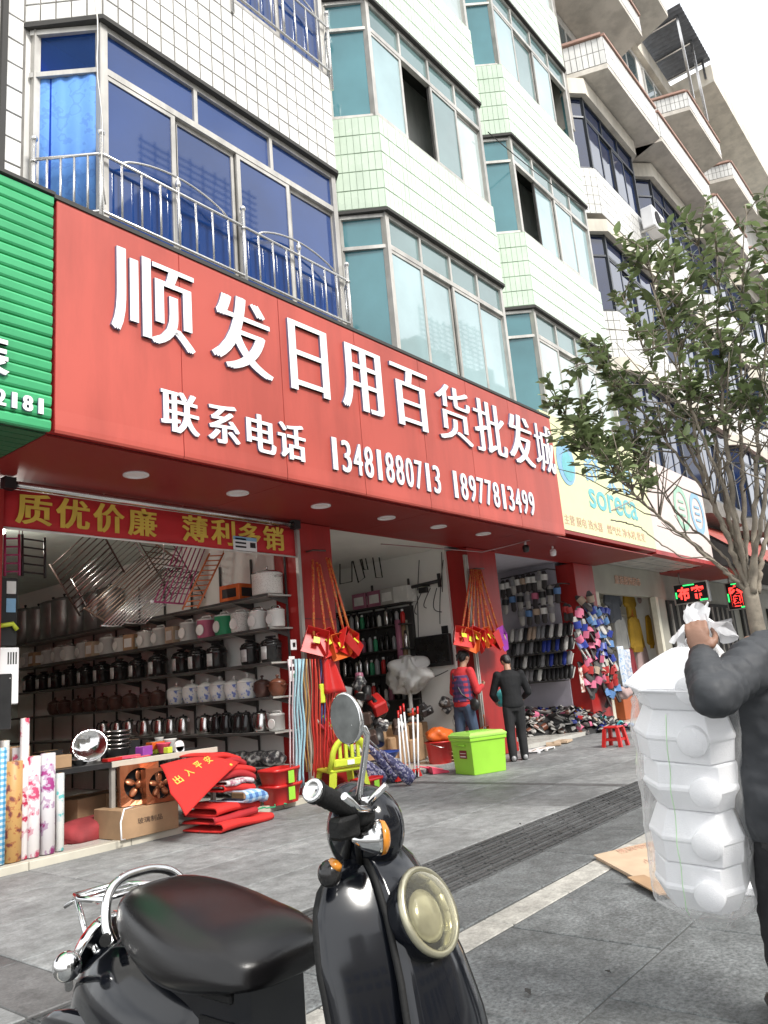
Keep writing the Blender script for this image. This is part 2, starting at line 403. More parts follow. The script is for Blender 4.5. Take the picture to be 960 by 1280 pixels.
# tactile strip of narrow dark bricks with a raised edge
bk = MB(); bk.box(0, .288, 0, .106, -.02, 0, bev=.004)
bk.box(.012, .276, .014, .034, 0, .007); bk.box(.012, .276, .062, .082, 0, .007)
ob = bk.build('tactile_brick', m_band, pave); bme = ob.data; bpy.data.objects.remove(ob)
for r in range(5):
    for c in range(40):
        x = 1.4+c*.3+(.15 if r % 2 else 0)
        lay(bme, x, 2.85+r*.12, 'tactile_brick')
bb = MB(); bb.box(13.4, 46, 2.85, 3.45, -.02, 0); bb.build('far_tactile_strip', m_band, pave)
for c in range(28): lay(cached(.8, .42, m_granite, 'paving_slab'), 1.0+c*.8, 2.425, 'paving_slab')
for c in range(24): lay(cached(.6, .185, m_stripe, 'paving_slab'), -.5+c*.6-.15, 2.23, 'stripe_slab')
for r in range(5):
    for c in range(17):
        lay(cached(.9, .75, m_granite, 'paving_slab'), -1.0+c*.9+(.33 if r % 2 else 0), 1.475-r*.75, 'paving_slab')
fs = MB(); fs.box(14.5, 46, -2.3, 2.2, -.02, 0); fs.box(24, 46, 3.46, 6.55, -.02, 0); fs.box(23.5, 46, 2.43, 2.84, -.02, 0)
fs.build('far_paving', m_slab, pave)

# ================================================================ TILED APARTMENT BUILDING
bld = thing('apartment_building', 'white and pale green tiled apartment block with bay windows above the red shop sign', 'building', (9, 6.1, 5.2))
wb = MB(); wb.box(-3, 15.3, 6.62, 14, 3.45, 20); wb.box(-3, 15.3, 6.1, 6.6, 3.62, 20, 1)
wb.build('wall', [m_dark, m_wall], bld)
tile_total = [0]
TM = {}
def tile_mesh(w_, h_, m):
    k = (round(w_, 4), round(h_, 4), m.name)
    if k not in TM:
        b = MB(); b.box(-w_/2, w_/2, -.008, .006, -h_/2, h_/2, bev=.003); o = b.build('wall_tile', m); TM[k] = o.data; bpy.data.objects.remove(o)
    return TM[k]
def tile_face(par, p0, p1, z0, z1, tw, th, m, single):
    gx_, gz_ = (.006, .018) if tw < .1 else (.015, .015)
    """clad the upright face p0-p1 (seen from outside p0 is on the left) with tiles"""
    a, b = Vector((*p0, 0)), Vector((*p1, 0)); L = (b-a).length; d = (b-a)/L; nrm = Vector((d.y, -d.x, 0))
    nx = max(1, round(L/tw)); nz = max(1, round((z1-z0)/th)); w_, h_ = L/nx, (z1-z0)/nz
    jm = None if single else MB()
    ang = math.atan2(d.y, d.x)
    off = wloc(par)
    for i in range(nx):
        for k in range(nz):
            c = a+d*(i+.5)*w_; c.z = z0+(k+.5)*h_
            c += nrm*random.uniform(-.0015, .0015)
            if single:
                o = link('wall_tile', tile_mesh(w_-gx_, h_-gz_, m), par); o.location = c-off; o.rotation_euler = (random.uniform(-.006, .006), 0, ang)
            else:
                hw, hh, tk = (w_-gx_)/2, (h_-gz_)/2, .006
                q = [c+d*sx*hw+Vector((0, 0, sz*hh)) for sx, sz in ((-1, -1), (1, -1), (1, 1), (-1, 1))]
                r = [p+nrm*tk for p in q]
                jm.add(q+r, [(4, 5, 6, 7), (0, 1, 5, 4), (1, 2, 6, 5), (2, 3, 7, 6), (3, 0, 4, 7)])
    if jm:
        o = jm.build('tile_cladding', m, par, kind='stuff', fix=False)
PM = []
def bay(par, xa, xb, yf, yw, side, zb0, zb1, zw1, tm, gm, tw, th, glass, sideglass, fm, ntop, nbot, single=False, missing=(), trans=.5, lip=True, sidetiles=True, right=True, back=True):
    """one storey of a bay: tile-clad parapet zb0-zb1 and the window band zb1-zw1 above it"""
    e = .05                                                       # the parapet stands proud of the glazing
    A, B, C, D = (xa-side, yw), (xa, yf), (xb, yf), (xb+side, yw)
    b = MB()
    poly = lambda z, o=0: [Vector((A[0]-o*.7, A[1], z)), Vector((B[0]-o*.4, B[1]-o, z)), Vector((C[0]+o*.4, C[1]-o, z)), Vector((D[0]+o*.7, D[1], z))]
    body = b.prism(poly(zb0), (0, 0, zb1-zb0), 0)
    if lip: b.prism(poly(zb0-.05, .03), (0, 0, .046), 1)  # dark trim strip, coloured for the shadow gap under the tile band
    o = b.build('bay_window', [gm, m_lip], par)
    if zb1-zb0 > .4:
        eps = .001
        tile_face(o, (A[0], A[1]), (B[0], B[1]), zb0+.01, zb1-.005, tw, th, tm, single)
        tile_face(o, (B[0], B[1]), (C[0], C[1]), zb0+.01, zb1-.005, tw, th, tm, single)
        tile_face(o, (C[0], C[1]), (D[0], D[1]), zb0+.01, zb1-.005, tw, th, tm, False)
    # glazing line
    i = .07
    A2, B2, C2, D2 = Vector((A[0]+i*.9, A[1]-.005, 0)), Vector((B[0]+i*.4, B[1]+i, 0)), Vector((C[0]-i*.4, C[1]+i, 0)), Vector((D[0]-i*.9, D[1]-.005, 0))
    fr = MB(); z0, z1 = zb1+.004, zw1-.055; zt = z1-trans
    def post(p, t=.055, za=z0, zb=z1, dep=.07): fr.box(p.x-t/2, p.x+t/2, p.y-dep/2, p.y+dep/2, za, zb)
    def rail(p, q, z, t=.05, dep=.06): fr.obox(p+Vector((0, 0, z)), q+Vector((0, 0, z)), dep, t)
    for q in (B2, C2): post(q, .075, dep=.085)
    post(A2+Vector((.03, -.03, 0)), .06); post(D2+Vector((-.03, -.03, 0)), .06)
    for z in (z0+.03, zt, z1-.03):
        rail(A2, B2, z, .055 if z != zt else .05); rail(B2, C2, z, .06 if z != zt else .07, .075); rail(C2, D2, z, .055)
    W = C2-B2
    for k in range(1, ntop): post(B2+W*(k/ntop), .045, zt, z1)
    panes = MB()
    def pane(p, q, za, zb, m, off=0, name='window_pane'):
        d = (q-p).normalized(); n = Vector((d.y, -d.x, 0))*off
        m_ = MB(); t_ = Vector((-d.y, d.x, 0))*.006
        a_ = [p+n+Vector((0, 0, za)), q+n+Vector((0, 0, za)), q+n+Vector((0, 0, zb)), p+n+Vector((0, 0, zb))]
        jit = [Vector((0, random.uniform(-.004, .004), 0)) for _ in a_]
        m_.prism([x_+y_ for x_, y_ in zip(a_, jit)], t_)
        return m_.build(name, m, o)
    for k in range(ntop): pane(B2+W*(k/ntop+.02/W.length), B2+W*((k+1)/ntop-.02/W.length), zt+.02, z1-.05, m_paleglass2 if glass is m_paleglass else glass)
    for k in range(nbot):
        off = .016 if k % 2 == 0 else -.022
        p_, q_ = B2+W*(k/nbot), B2+W*((k+1)/nbot)
        nn = Vector((0, -off, 0)); s = .05
        if k in missing: continue
        if k: fr.box(p_.x-.012, p_.x+.034, p_.y-.004, p_.y+.030, z0+.07, zt-.045, 1)  # dark strip added as the shade where two sashes overlap
        for q in (p_+nn+W.normalized()*s/2, q_+nn-W.normalized()*s/2): fr.box(q.x-s/2, q.x+s/2, q.y-.015, q.y+.015, z0+.06, zt-.036)
        for z in (z0+.085, zt-.06): fr.obox(p_+nn+W.normalized()*s+V(0, 0, z), q_+nn-W.normalized()*s+V(0, 0, z), .03, .045)
        pane(p_+nn+W.normalized()*s, q_+nn-W.normalized()*s, z0+.105, zt-.08, random.choice([glass, glass, m_paleglass2, m_paleglass3]) if glass is m_paleglass else glass)
    pane(A2+V(.05, -.04, 0), B2, zt+.02, z1-.05, sideglass); pane(A2+V(.05, -.04, 0), B2, z0+.05, zt-.02, sideglass)
    pane(C2, D2+V(-.05, -.04, 0), zt+.02, z1-.05, sideglass); pane(C2, D2+V(-.05, -.04, 0), z0+.05, zt-.02, sideglass)
    fr.build('window_frame', [fm, m_lip], o)
    return o, A2, B2, C2, D2
YF, YW = 5.5, 6.095
# bay over the left shops: white tiles, blue glass
b10 = bay(bld, 3.3, 6.52, YF, YW, .45, 5.0, 5.32, 7.56, m_wtile, m_grout, .16, .2, m_blueglass, m_clearblue, m_alu, 3, 4, trans=.5)
b11 = bay(bld, 3.3, 6.52, YF, YW, .45, 7.56, 8.96, 11.05, m_wtile, m_grout, .16, .2, m_blueglass, m_blueglass, m_alu, 3, 4, single=True)
bay(bld, 3.3, 6.52, YF, YW, .45, 11.05, 12.5, 14.6, m_wtile, m_grout, .16, .2, m_blueglass, m_blueglass, m_alu, 3, 4)
# second and third bays: pale green tiles
for bi, (xa, xb) in enumerate(((7.52, 10.58), (11.66, 14.92))):
    z_ = [(5.0, 5.2, 7.52), (7.52, 8.98, 11.05), (11.05, 12.58, 14.6), (14.6, 16.05, 18.2)]
    for fl, (a_, b_, c_) in enumerate(z_):
        bay(bld, xa, xb, YF, YW, .45, a_, b_, c_, m_gtile, m_ggrout, .095, .28, m_paleglass, m_tealglass, m_alu, 4, 4,
            single=(bi == 0 and fl == 1 and False), missing={(0, 1): (1,), (1, 1): (0,), (1, 2): (3,)}.get((bi, fl), ()))
cap = MB()
for xa, xb in ((7.52, 10.58), (11.66, 14.92)): cap.prism([V(xa-.45, YW, 18.2), V(xa, YF, 18.2), V(xb, YF, 18.2), V(xb+.45, YW, 18.2)], (0, 0, 1.6))
cap.prism([V(2.85, YW, 14.6), V(3.3, YF, 14.6), V(6.52, YF, 14.6), V(6.97, YW, 14.6)], (0, 0, 2))
cap.build('upper_storey', m_wtile, bld)
# flat wall left of the first bay: tiles beside a dark drain gap
wt = link('tiled_wall', bpy.data.meshes.new('tiled_wall'), bld)
tile_face(wt, (2.1, 6.085), (2.62, 6.085), 5.2, 9.4, .26, .26, m_wtile, True)
tile_face(wt, (2.68, 6.085), (2.84, 6.085), 5.2, 9.4, .16, .26, m_wtile, True)
gp = MB(); gp.box(2.625, 2.675, 6.04, 6.09, 5.0, 10); gp.box(2.0, 2.86, 6.088, 6.094, 5.0, 9.5, 1); gp.build('drain_pipe', [m_lip, m_grout], bld)
wbk = MB(); wbk.grid(lambda u, v: V(2.93+.36*u, 6.09-.49*u+.010*sin(u*26), 5.34+1.68*v), 40, 2); wbk.build('curtain', pattern_mat('blue_curtain_cloth', 'blotch', [(.10, .26, .62), (.105, .27, .63), (.085, .22, .56), (.10, .26, .62)], 7, .8), b10[0], solid=.004)
pi_ = MB(); pi_.box(15.0, 15.25, 5.6, 6.1, 13.2, 22); pi_.build('drain_shaft', m_concrete, bld)
# railing hung in front of the blue bay
def railing(par, A, B, C, D, z0, zt, name='balcony_railing', arch=True):
    m_r = m_rail
    o = None; rm = MB()
    of = .09
    P = [A+V(-.02, -.13, 0), B+V(-.06, -of, 0), C+V(.06, -of, 0), D+V(.02, -.13, 0)]
    rm.tube([P[0]+V(0, 0, zt), P[1]+V(0, 0, zt), P[2]+V(0, 0, zt), P[3]+V(0, 0, zt)], .016, 8)
    rm.tube([P[0]+V(0, 0, z0), P[1]+V(0, 0, z0), P[2]+V(0, 0, z0), P[3]+V(0, 0, z0)], .016, 8)
    o = rm.build(name, m_r, par)
    def balusters(p, q, n, skip=()):
        for k in range(1, n):
            if k in skip: continue
            c = p+(q-p)*(k/n); b = MB(); b.tube([c+V(0, 0, z0), c+V(0, 0, zt)], .011, 6); b.build('baluster', m_r, o)
    balusters(P[0], P[1], 5)
    W = P[2]-P[1]; posts = [0, .5, 1]
    balusters(P[1], P[2], 16, (8,)); balusters(P[2], P[3], 6)
    for c in [P[0], P[3]]+[P[1]+W*t for t in posts]:
        b = MB(); b.tube([c+V(0, 0, z0-.28), c+V(0, 0, zt+.2)], .022, 8); b.ell(c+V(0, 0, zt+.215), (.034, .034, .034), 10, 7)
        b.lathe([(.03, 0), (.03, .02)], 10, c+V(0, 0, zt-.03)); b.build('railing_post', m_r, o)
    if arch:
        for k in range(2):
            p, q = P[1]+W*(k/2+.06), P[1]+W*((k+1)/2-.06)
            b = MB(); b.tube([p+(q-p)*t+V(0, 0, zt+.17*sin(pi*t)**.7) for t in [i/16 for i in range(17)]], .012, 6); b.build('railing_arch', m_r, o)
            c = (p+q)/2; c.z = zt+.17; d = MB(); d.tube([c, V(c.x, c.y, z0)], .017, 6); d.ell(V(c.x, c.y, zt+.1), (.03, .03, .045), 8, 6); d.build('railing_post', m_r, o)
m_rail = mat('stainless_railing', (.66, .65, .63), .25, .75, var=.08, scale=9)
_, A_, B_, C_, D_ = b10
railing(b10[0], A_, B_, C_, D_, atY(134, 259, 5.4).z, atY(134, 187, 5.4).z)
_, A_, B_, C_, D_ = b11
railing(b11[0], A_, B_, C_, D_, 9.05, 9.75)

# ================================================================ CREAM BUILDING FURTHER ALONG
b2 = thing('balcony_building', 'cream and white apartment block with projecting balconies and dark blue windows beyond the green bays', 'building', (26, 6.5, 0))
wb = MB(); wb.box(15.3, 46, 6.5, 16, 3.4, 22.3); wb.box(46, 47, 6.5, 16, 0, 22.3); wb.build('wall', m_wall, b2)
def balcony(par, xa, xb, yf, yw, z0, h):
    b = MB(); s = .55
    b.prism([V(xa-s, yw, z0-.14), V(xa, yf, z0-.14), V(xb, yf, z0-.14), V(xb+s, yw, z0-.14)], (0, 0, .14), 1)
    o = b.build('balcony', [m_wall, m_soff], par)
    P = [V(xa-s, yw, z0), V(xa, yf, z0), V(xb, yf, z0), V(xb+s, yw, z0)]
    q = MB()
    for i in range(3):
        d_ = (P[i+1]-P[i]).normalized(); inn = V(-d_.y, d_.x, 0)*.055+V(0, 0, h/2+.003); q.obox(P[i]+inn, P[i+1]+inn, .1, h)
    q.build('parapet', m_grout, o)
    for i in range(3): tile_face(o, P[i].xy, P[i+1].xy, z0+.01, z0+h, .14, h/2, m_wtile, False)
    c = MB()
    for i in range(3): c.obox(P[i]+V(0, .04, h+.05), P[i+1]+V(0, .04, h+.05), .18, .07)
    c.build('coping', mat('brick_red_coping', (.40, .25, .20), .8) if 'brick_red_coping' not in bpy.data.materials else bpy.data.materials['brick_red_coping'], o)
cols = [16.45, 21.0, 25.6, 30.2, 34.8]
fl2 = [(4.9, 5.3, 7.7), (7.95, 9.15, 11.2), (11.68, 12.92, 15.0)]
for ci, xa in enumerate(cols):
    for fi, (a_, b_, c_) in enumerate(fl2):
        if ci > 3: continue
        bay(b2, xa, xa+3.15, 5.72, 6.49, .9, a_, b_, c_, m_wtile, m_grout, .14, .26, m_navyglass, m_navyglass, m_darkframe, 3, 4, lip=False, trans=.55)
        tr = MB(); tr.prism([V(xa-1.0, 6.48, c_-.05), V(xa-.05, 5.62, c_-.05), V(xa+3.2, 5.62, c_-.05), V(xa+4.1, 6.48, c_-.05)], (0, 0, .32 if fi < 2 else .44)); tr.build('cornice', m_cream, b2)
for xa, xb, z in ((16.6, 20.15, 15.6), (20.3, 25.0, 15.6), (16.6, 20.3, 19.1), (24.5, 28.1, 19.15), (20.6, 24.0, 22.5), (29.5, 33, 19.1), (25.8, 29.5, 15.6), (30.5, 34, 15.6)):
    balcony(b2, xa, xb, 5.05, 6.49, z, .78 if z < 17 else .55)
wn = MB(); wf = MB()
def flat_window(par, x0, x1, z0, z1, y=6.49, n=3):
    f = MB(); f.box(x0-.05, x1+.05, y-.05, y-.002, z0-.05, z0); f.box(x0-.05, x1+.05, y-.05, y-.002, z1, z1+.05)
    for k in range(n+1): xx = x0+(x1-x0)*k/n; f.box(xx-.025, xx+.025, y-.05, y-.002, z0+.001, z1-.001)
    o = f.build('window', m_whiteframe, par)
    for k in range(n):
        q = MB(); a, b = x0+(x1-x0)*k/n+.03, x0+(x1-x0)*(k+1)/n-.03; q.box(a, b, y-.03, y-.02, z0+.01, z1-.01); q.build('window_pane', m_grayglass, o)
m_grayglass = pane_mat('grey_glass', (.10, .14, .15), .05, 1.7)
for x0, z0 in ((17.0, 16.6), (21.2, 16.5), (17.0, 20.0), (25.2, 16.6), (21.4, 20.0), (25.2, 20.1), (29.8, 16.6), (29.8, 20.1), (34, 16.6)):
    flat_window(b2, x0, x0+3, z0, z0+1.9)
ev = MB(); ev.box(28.2, 46, 4.8, 6.49, 22.35, 23.1); ev.box(20.0, 28.2, 6.3, 6.5, 22.3, 23.0); ev.box(28.2, 46, 6.49, 16, 22.5, 22.9); ev.build('roof', m_cream, b2)
# rooftop shed of corrugated sheet
shed = thing('roof_shed', 'grey corrugated sheet canopy over the rooftop terrace against the sky', 'canopy', (26.5, 5.6, 22.5))
m_sheet = mat('grey_sheet', (.16, .17, .19), .5, .4, var=.2)
sh = MB(); sh.grid(lambda u, v: V(24.9+3.5*u, 4.8+1.9*v, 23.42+.035*sin(u*2*pi*16)+.05*v), 160, 1, smooth=False); sh.build('roof_sheet', m_sheet, shed, solid=.01)
sp = MB()
for x in (25.3, 26.8, 28.1):
    sp.box(x-.04, x+.04, 5.0, 5.08, 19.9 if x < 28 else 22.5, 23.36); sp.box(x-.03, x+.03, 5.0, 6.6, 23.27, 23.35)
sp.build('shed_frame', m_steel, shed)
# air conditioner on a bracket
ac = thing('air_conditioner', 'white air conditioner unit on a wall bracket between the dark blue bay windows', 'air conditioner', atY(815, 280, 5.5))
c_ = ac.location
q = MB(); q.box(c_.x-.45, c_.x+.45, c_.y-.2, c_.y+.12, c_.z-.3, c_.z+.3, bev=.02); q.build('body', m_white, ac)
q = MB(); q.lathe([(.21, 0), (.21, .02), (.19, .02)], 20, (c_.x-.12, c_.y-.2, c_.z), (0, -1, 0)); q.build('fan_grille', m_dark, ac)
for k in range(5):
    q = MB(); q.box(c_.x+.15, c_.x+.42, c_.y-.212, c_.y-.201, c_.z-.2+k*.09, c_.z-.17+k*.09); q.build('vent_slat', m_alu, ac)
q = MB(); q.box(c_.x-.4, c_.x-.36, c_.y-.2, c_.y+.7, c_.z-.36, c_.z-.31); q.box(c_.x+.36, c_.x+.4, c_.y-.2, c_.y+.7, c_.z-.36, c_.z-.31); q.build('bracket', m_alu, ac)

wr_ = MB(); A_, B_ = atY(119, 0, 5.40), atY(131, 255, 5.40); wr_.tube([A_+V(0, 0, 1.5)]+[A_.lerp(B_, i/10)+V(.015*sin(i*1.3), 0, 0) for i in range(11)], .007, 5)
tag(wr_.build('cable', m_alu), 'thin grey wire hanging down the corner of the blue glazed bay', 'cable')

rl_ = random.Random(31)
for k, (px, py, kind) in enumerate(((250, 1040, 'leaf'), (455, 1015, 'leaf'), (650, 1030, 'leaf'), (700, 1040, 'leaf'), (660, 1240, 'leaf'), (760, 1215, 'leaf'))):
    c = atZ(px, py, .014); q = MB(); a = rl_.uniform(0, 6.3); s_ = rl_.uniform(.02, .035); d_ = V(cos(a), sin(a), 0); e_ = V(-sin(a), cos(a), 0)
    if kind == 'leaf': q.add([c-d_*s_, c+e_*s_*.4+V(0, 0, .006), c+d_*s_+V(0, 0, .004), c-e_*s_*.4+V(0, 0, .008)], [(0, 1, 2, 3)])
    else: q.add([c-d_*s_, c+e_*s_*.7, c+d_*s_*.8+V(0, 0, .006), c-e_*s_*.6+V(0, 0, .003)], [(0, 1, 2, 3)])
    tag(q.build('fallen_leaf' if kind == 'leaf' else 'paper_scrap', m_cream if kind == 'scrap' else m_lip, solid=.002), f'{"dry dark leaf" if kind == "leaf" else "small pale paper scrap"} lying on the pavement, {ORD[k]} bit of litter from the left shop', 'leaf' if kind == 'leaf' else 'litter', 'litter on the pavement')
for k, (a, b, Y_, sag, lab) in enumerate((((610, 165), (735, 262), 5.42, .08, 'thin dark cable running across the third green bay'),)):
    A_, B_ = atY(*a, Y_), atY(*b, Y_); q = MB(); q.tube([A_.lerp(B_, i/16)-V(0, 0, sag*4*(i/16)*(1-i/16)) for i in range(17)], .009, 5); tag(q.build('cable', m_lip), lab, 'cable')
# ================================================================ OTHER SIDE OF THE STREET (seen only in reflections)
m_opp = mat('beige_facade', (.36, .33, .28), .8, var=.15, scale=.6)
for k, (x0, x1, h, lab) in enumerate(((-16, -1, 12, 'beige four storey block across the street behind the viewer'), (0, 13, 14.5, 'five storey block with a stepped roof across the street'), (14, 30, 11, 'low grey block across the street to the right'))):
    t = thing('street_building', lab, 'building', ((x0+x1)/2, -26, 0)); q = MB(); q.box(x0, x1, -34, -26, 0, h); q.box(x0+3, x0+7, -32, -28, h+.001, h+2.4); q.build('wall', m_opp, t)
    for fl in range(int(h/3.2)):
        q = MB()
        for c in range(int((x1-x0)/2.6)): q.box(x0+.6+c*2.6, x0+2.2+c*2.6, -25.99, -25.9, 1+fl*3.2, 2.6+fl*3.2)
        q.build('window_row', m_navyglass, t)['kind'] = 'stuff'
for x0, x1, h, lab in ((24, 43, 30.5, 'tall block with a stepped roof and a roof lattice across the street'), (52, 66, 29, 'tall block with a flat roof farther along across the street')):
    t = thing('street_building', lab, 'building', ((x0+x1)/2, -24, 0))
    q = MB(); q.box(x0, x1, -40, -24, 0, h); q.box(x0+2, x0+7.5, -38, -26, h+.001, h+3.2); q.box(x0+10, x0+13, -36, -25, h+.001, h+1.8); q.build('wall', m_opp, t)
    q = MB()
    for k in range(9): q.box(x0+.3+k*1.0, x0+.42+k*1.0, -24.4, -24.3, h, h+5); q.box(x0+.2, x0+9, -24.4, -24.3, h+.6+k*.5, h+.7+k*.5)
    q.build('roof_lattice', m_alu, t)['kind'] = 'stuff'
    for fl in range(8):
        q = MB()
        for c in range(int((x1-x0)/2.8)): q.box(x0+.6+c*2.8, x0+2.4+c*2.8, -23.99, -23.9, 1.2+fl*3.4, 2.9+fl*3.4)
        q.build('window_row', m_navyglass, t)['kind'] = 'stuff'
# ================================================================ RED SHOP SIGN
YS = 5.25
sg = thing('shop_sign', 'long red shop sign with big white Chinese characters and two phone numbers', 'sign', (7, 5.6, 3.24))
seams = [2.74, 3.9, 5.12, 6.3, 7.52, 8.61, 9.75, 11.1]
for a, b in zip(seams, seams[1:]):
    q = MB(); z_s = [3.24, 3.26, 3.30, 3.36, 3.42, 3.8, 4.3, 4.8, 5.1, 5.17, 5.2]; y_s = [.006, -.003, -.004, -.002, 0, .0, 0, .0, 0, .0, .004]; rn = random.uniform(-1, 1)
    q.grid(lambda u, v: V(a+.004+(b-a-.008)*u, YS+.002+y_s[int(round(v*10))]+.0008*sin(pi*u)*sin(3*v+rn), z_s[int(round(v*10))]), 10, 10, smooth=False); o = q.build('sign_panel', m_red, sg, solid=.004)
    o.rotation_euler = (random.uniform(-.0, .0), 0, 0)
q = MB(); q.box(2.74, 11.1, YS+.006, YS+.12, 3.262, 5.19); q.box(2.72, 11.12, YS-.01, YS+.16, 5.202, 5.24, 1); q.box(11.06, 11.1, YS+.121, 5.9, 3.262, 5.2)
q.build('sign_frame', [m_redpaint, m_lip], sg)
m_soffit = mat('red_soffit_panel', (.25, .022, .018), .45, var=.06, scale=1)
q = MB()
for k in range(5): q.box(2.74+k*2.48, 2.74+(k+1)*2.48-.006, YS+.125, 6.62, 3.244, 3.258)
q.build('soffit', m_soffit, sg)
def word(par, body, x0, x1, z0, z1, y=YS, depth=.045, m=None, bold=0, xb=0):
    m = m or [m_white, m_lettershade]
    o = lettering('character', body, (x0, y, z0), (x1-x0, 0, 0), (0, 0, z1-z0), (0, -depth, 0), m, par, bold, xb)
    return o
row1 = [('顺', 3.2, 4.04), ('发', 4.22, 4.98), ('日', 5.22, 5.8), ('用', 6.0, 6.72), ('百', 6.9, 7.66), ('货', 7.82, 8.62), ('批', 8.7, 9.54), ('发', 9.6, 10.36), ('城', 10.42, 11.04)]
for c, a, b in row1: word(sg, c, a, b, 4.22, 5.0, depth=.028, bold=-.008, xb=(.026 if c in '顺货批城' else .044))
for c, a, b in (('联', 3.66, 4.06), ('系', 4.15, 4.52), ('电', 4.6, 4.97), ('话', 5.0, 5.38)): word(sg, c, a, b, 3.45, 3.83, depth=.022, bold=.004, xb=.03)
def digits(par, s, x0, x1, z0, z1, y=YS, depth=.02, bold=.0, xb=.0):
    n = len(s); p = (x1-x0)/n
    for k, c in enumerate(s):
        w_ = p*(.40 if c == '1' else .80); cx = x0+(k+.5)*p
        word(par, c, cx-w_/2, cx+w_/2, z0, z1, y, depth, bold=bold, xb=.055 if c != '1' else .07)
digits(sg, '13481880713', 5.72, 7.76, 3.45, 3.81)
digits(sg, '18977813499', 7.98, 10.18, 3.45, 3.81)
for px, py in ((170, 593), (297, 616), (401, 632), (483, 647), (548, 658), (604, 667)):
    c = atZ(px, py, 3.244); q = MB()
    q.lathe([(.085, 0), (.115, 0), (.115, -.012), (.085, -.012), (.085, 0)], 20, c); o = q.build('downlight', m_white, sg)
    q = MB(); q.lathe([(.084, 0), (.084, -.006)], 20, c); q.build('diffuser', m_white, o)
# ================================================================ GREEN SIGN NEXT DOOR
gs = thing('shop_sign', 'green corrugated metal shop sign with white lettering at the left edge', 'sign', (1.6, 5.4, 3.24))
m_green = mat('green_sheet', (.06, .40, .17), .38, .15, var=.12, scale=2, rnd=.04, bump=.15, bscale=6)
for k in range(21):
    z = 3.245+k*.0945; q = MB(); f = .0945
    zt = min(z+f, 5.2)
    prof = [(0, .03), (.006, .008), (.02, 0), (f*.72, -.004), (f*.9, .006), (f-.004, .03)]
    q.grid(lambda u, v: V(.2+2.52*u, YS+.012+prof[int(round(v*5))][1]+.004*sin(u*9+k), z+prof[int(round(v*5))][0]), 14, 5, smooth=False)
    q.build('sheet_rib', m_green, gs, solid=.0)
q = MB(); q.box(.2, 2.72, YS+.045, YS+.11, 3.26, 5.2); q.box(.2, 2.73, YS-.004, YS+.14, 5.232, 5.262, 1)
for k in range(13): q.box(.2, 2.725, YS+.115+k*.105, YS+.21+k*.105, 3.25, 3.256+.008*(k % 2))
q.build('sign_frame', [mat('dark_green_sheet', (.02, .13, .055), .5), m_lip], gs)
digits(gs, '2181', 2.29, 2.68, 3.355, 3.475, YS+.01, .02, .02)
word(gs, '装', 2.02, 2.39, 3.58, 3.9, YS+.01, .03, bold=.02, xb=.02)
# ================================================================ YELLOW SIGN
YY = 5.42
ys = thing('shop_sign', 'pale yellow shop sign with a blue drop emblem and lettering behind the tree', 'sign', (13, 5.6, 3.3))
m_yel = mat('pale_yellow_vinyl', (.70, .72, .42), .45, var=.04)
m_pink = mat('pale_pink_vinyl', (.68, .57, .54), .45, var=.05)
q = MB(); q.box(11.12, 15.55, YY, YY+.1, 3.42, 5.42, bev=.004); q.build('sign_panel', m_yel, ys)
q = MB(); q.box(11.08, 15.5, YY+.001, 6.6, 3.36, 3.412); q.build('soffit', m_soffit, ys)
m_blueprint = mat('blue_print', (.24, .44, .64), .45); m_tealprint = mat('teal_print', (.16, .48, .52), .45); m_redprint = mat('faded_red_print', (.58, .36, .26), .5)
for c, a, b in (('舒', 12.55, 13.3), ('莱', 13.4, 14.05), ('佳', 14.15, 14.85)):
    lettering('character', c, (a, YY-.002, 4.42), (b-a, 0, 0), (0, 0, .58), (0, -.006, 0), m_blueprint, ys, .012)
lettering('lettering', 'soreca', (12.6, YY-.002, 3.93), (2.2, 0, 0), (0, 0, .36), (0, -.006, 0), m_tealprint, ys, .012)
lettering('lettering', '主营 厨电 热水器', (11.5, YY-.002, 3.52), (1.5, 0, 0), (0, 0, .17), (0, -.003, 0), m_redprint, ys)
lettering('lettering', '燃气灶 净水机 批发', (13.2, YY-.002, 3.52), (1.8, 0, 0), (0, 0, .17), (0, -.003, 0), m_redprint, ys)
em = MB()
for (cx, cz, r, mi, dy) in ((11.85, 4.62, .42, 0, 0), (11.9, 4.55, .27, 1, .004)):
    pts = [V(cx+r*sin(t)*(.8 if cos(t) < 0 else .8*(1-cos(t)**3*.6)), YY-.004-dy, cz+r*cos(t)*(1.15 if cos(t) > 0 else .95)) for t in [2*pi*i/28 for i in range(28)]]
    em.prism(pts, (0, -.004, 0), mi)
em.build('emblem', [m_blueprint, m_tealprint], ys)
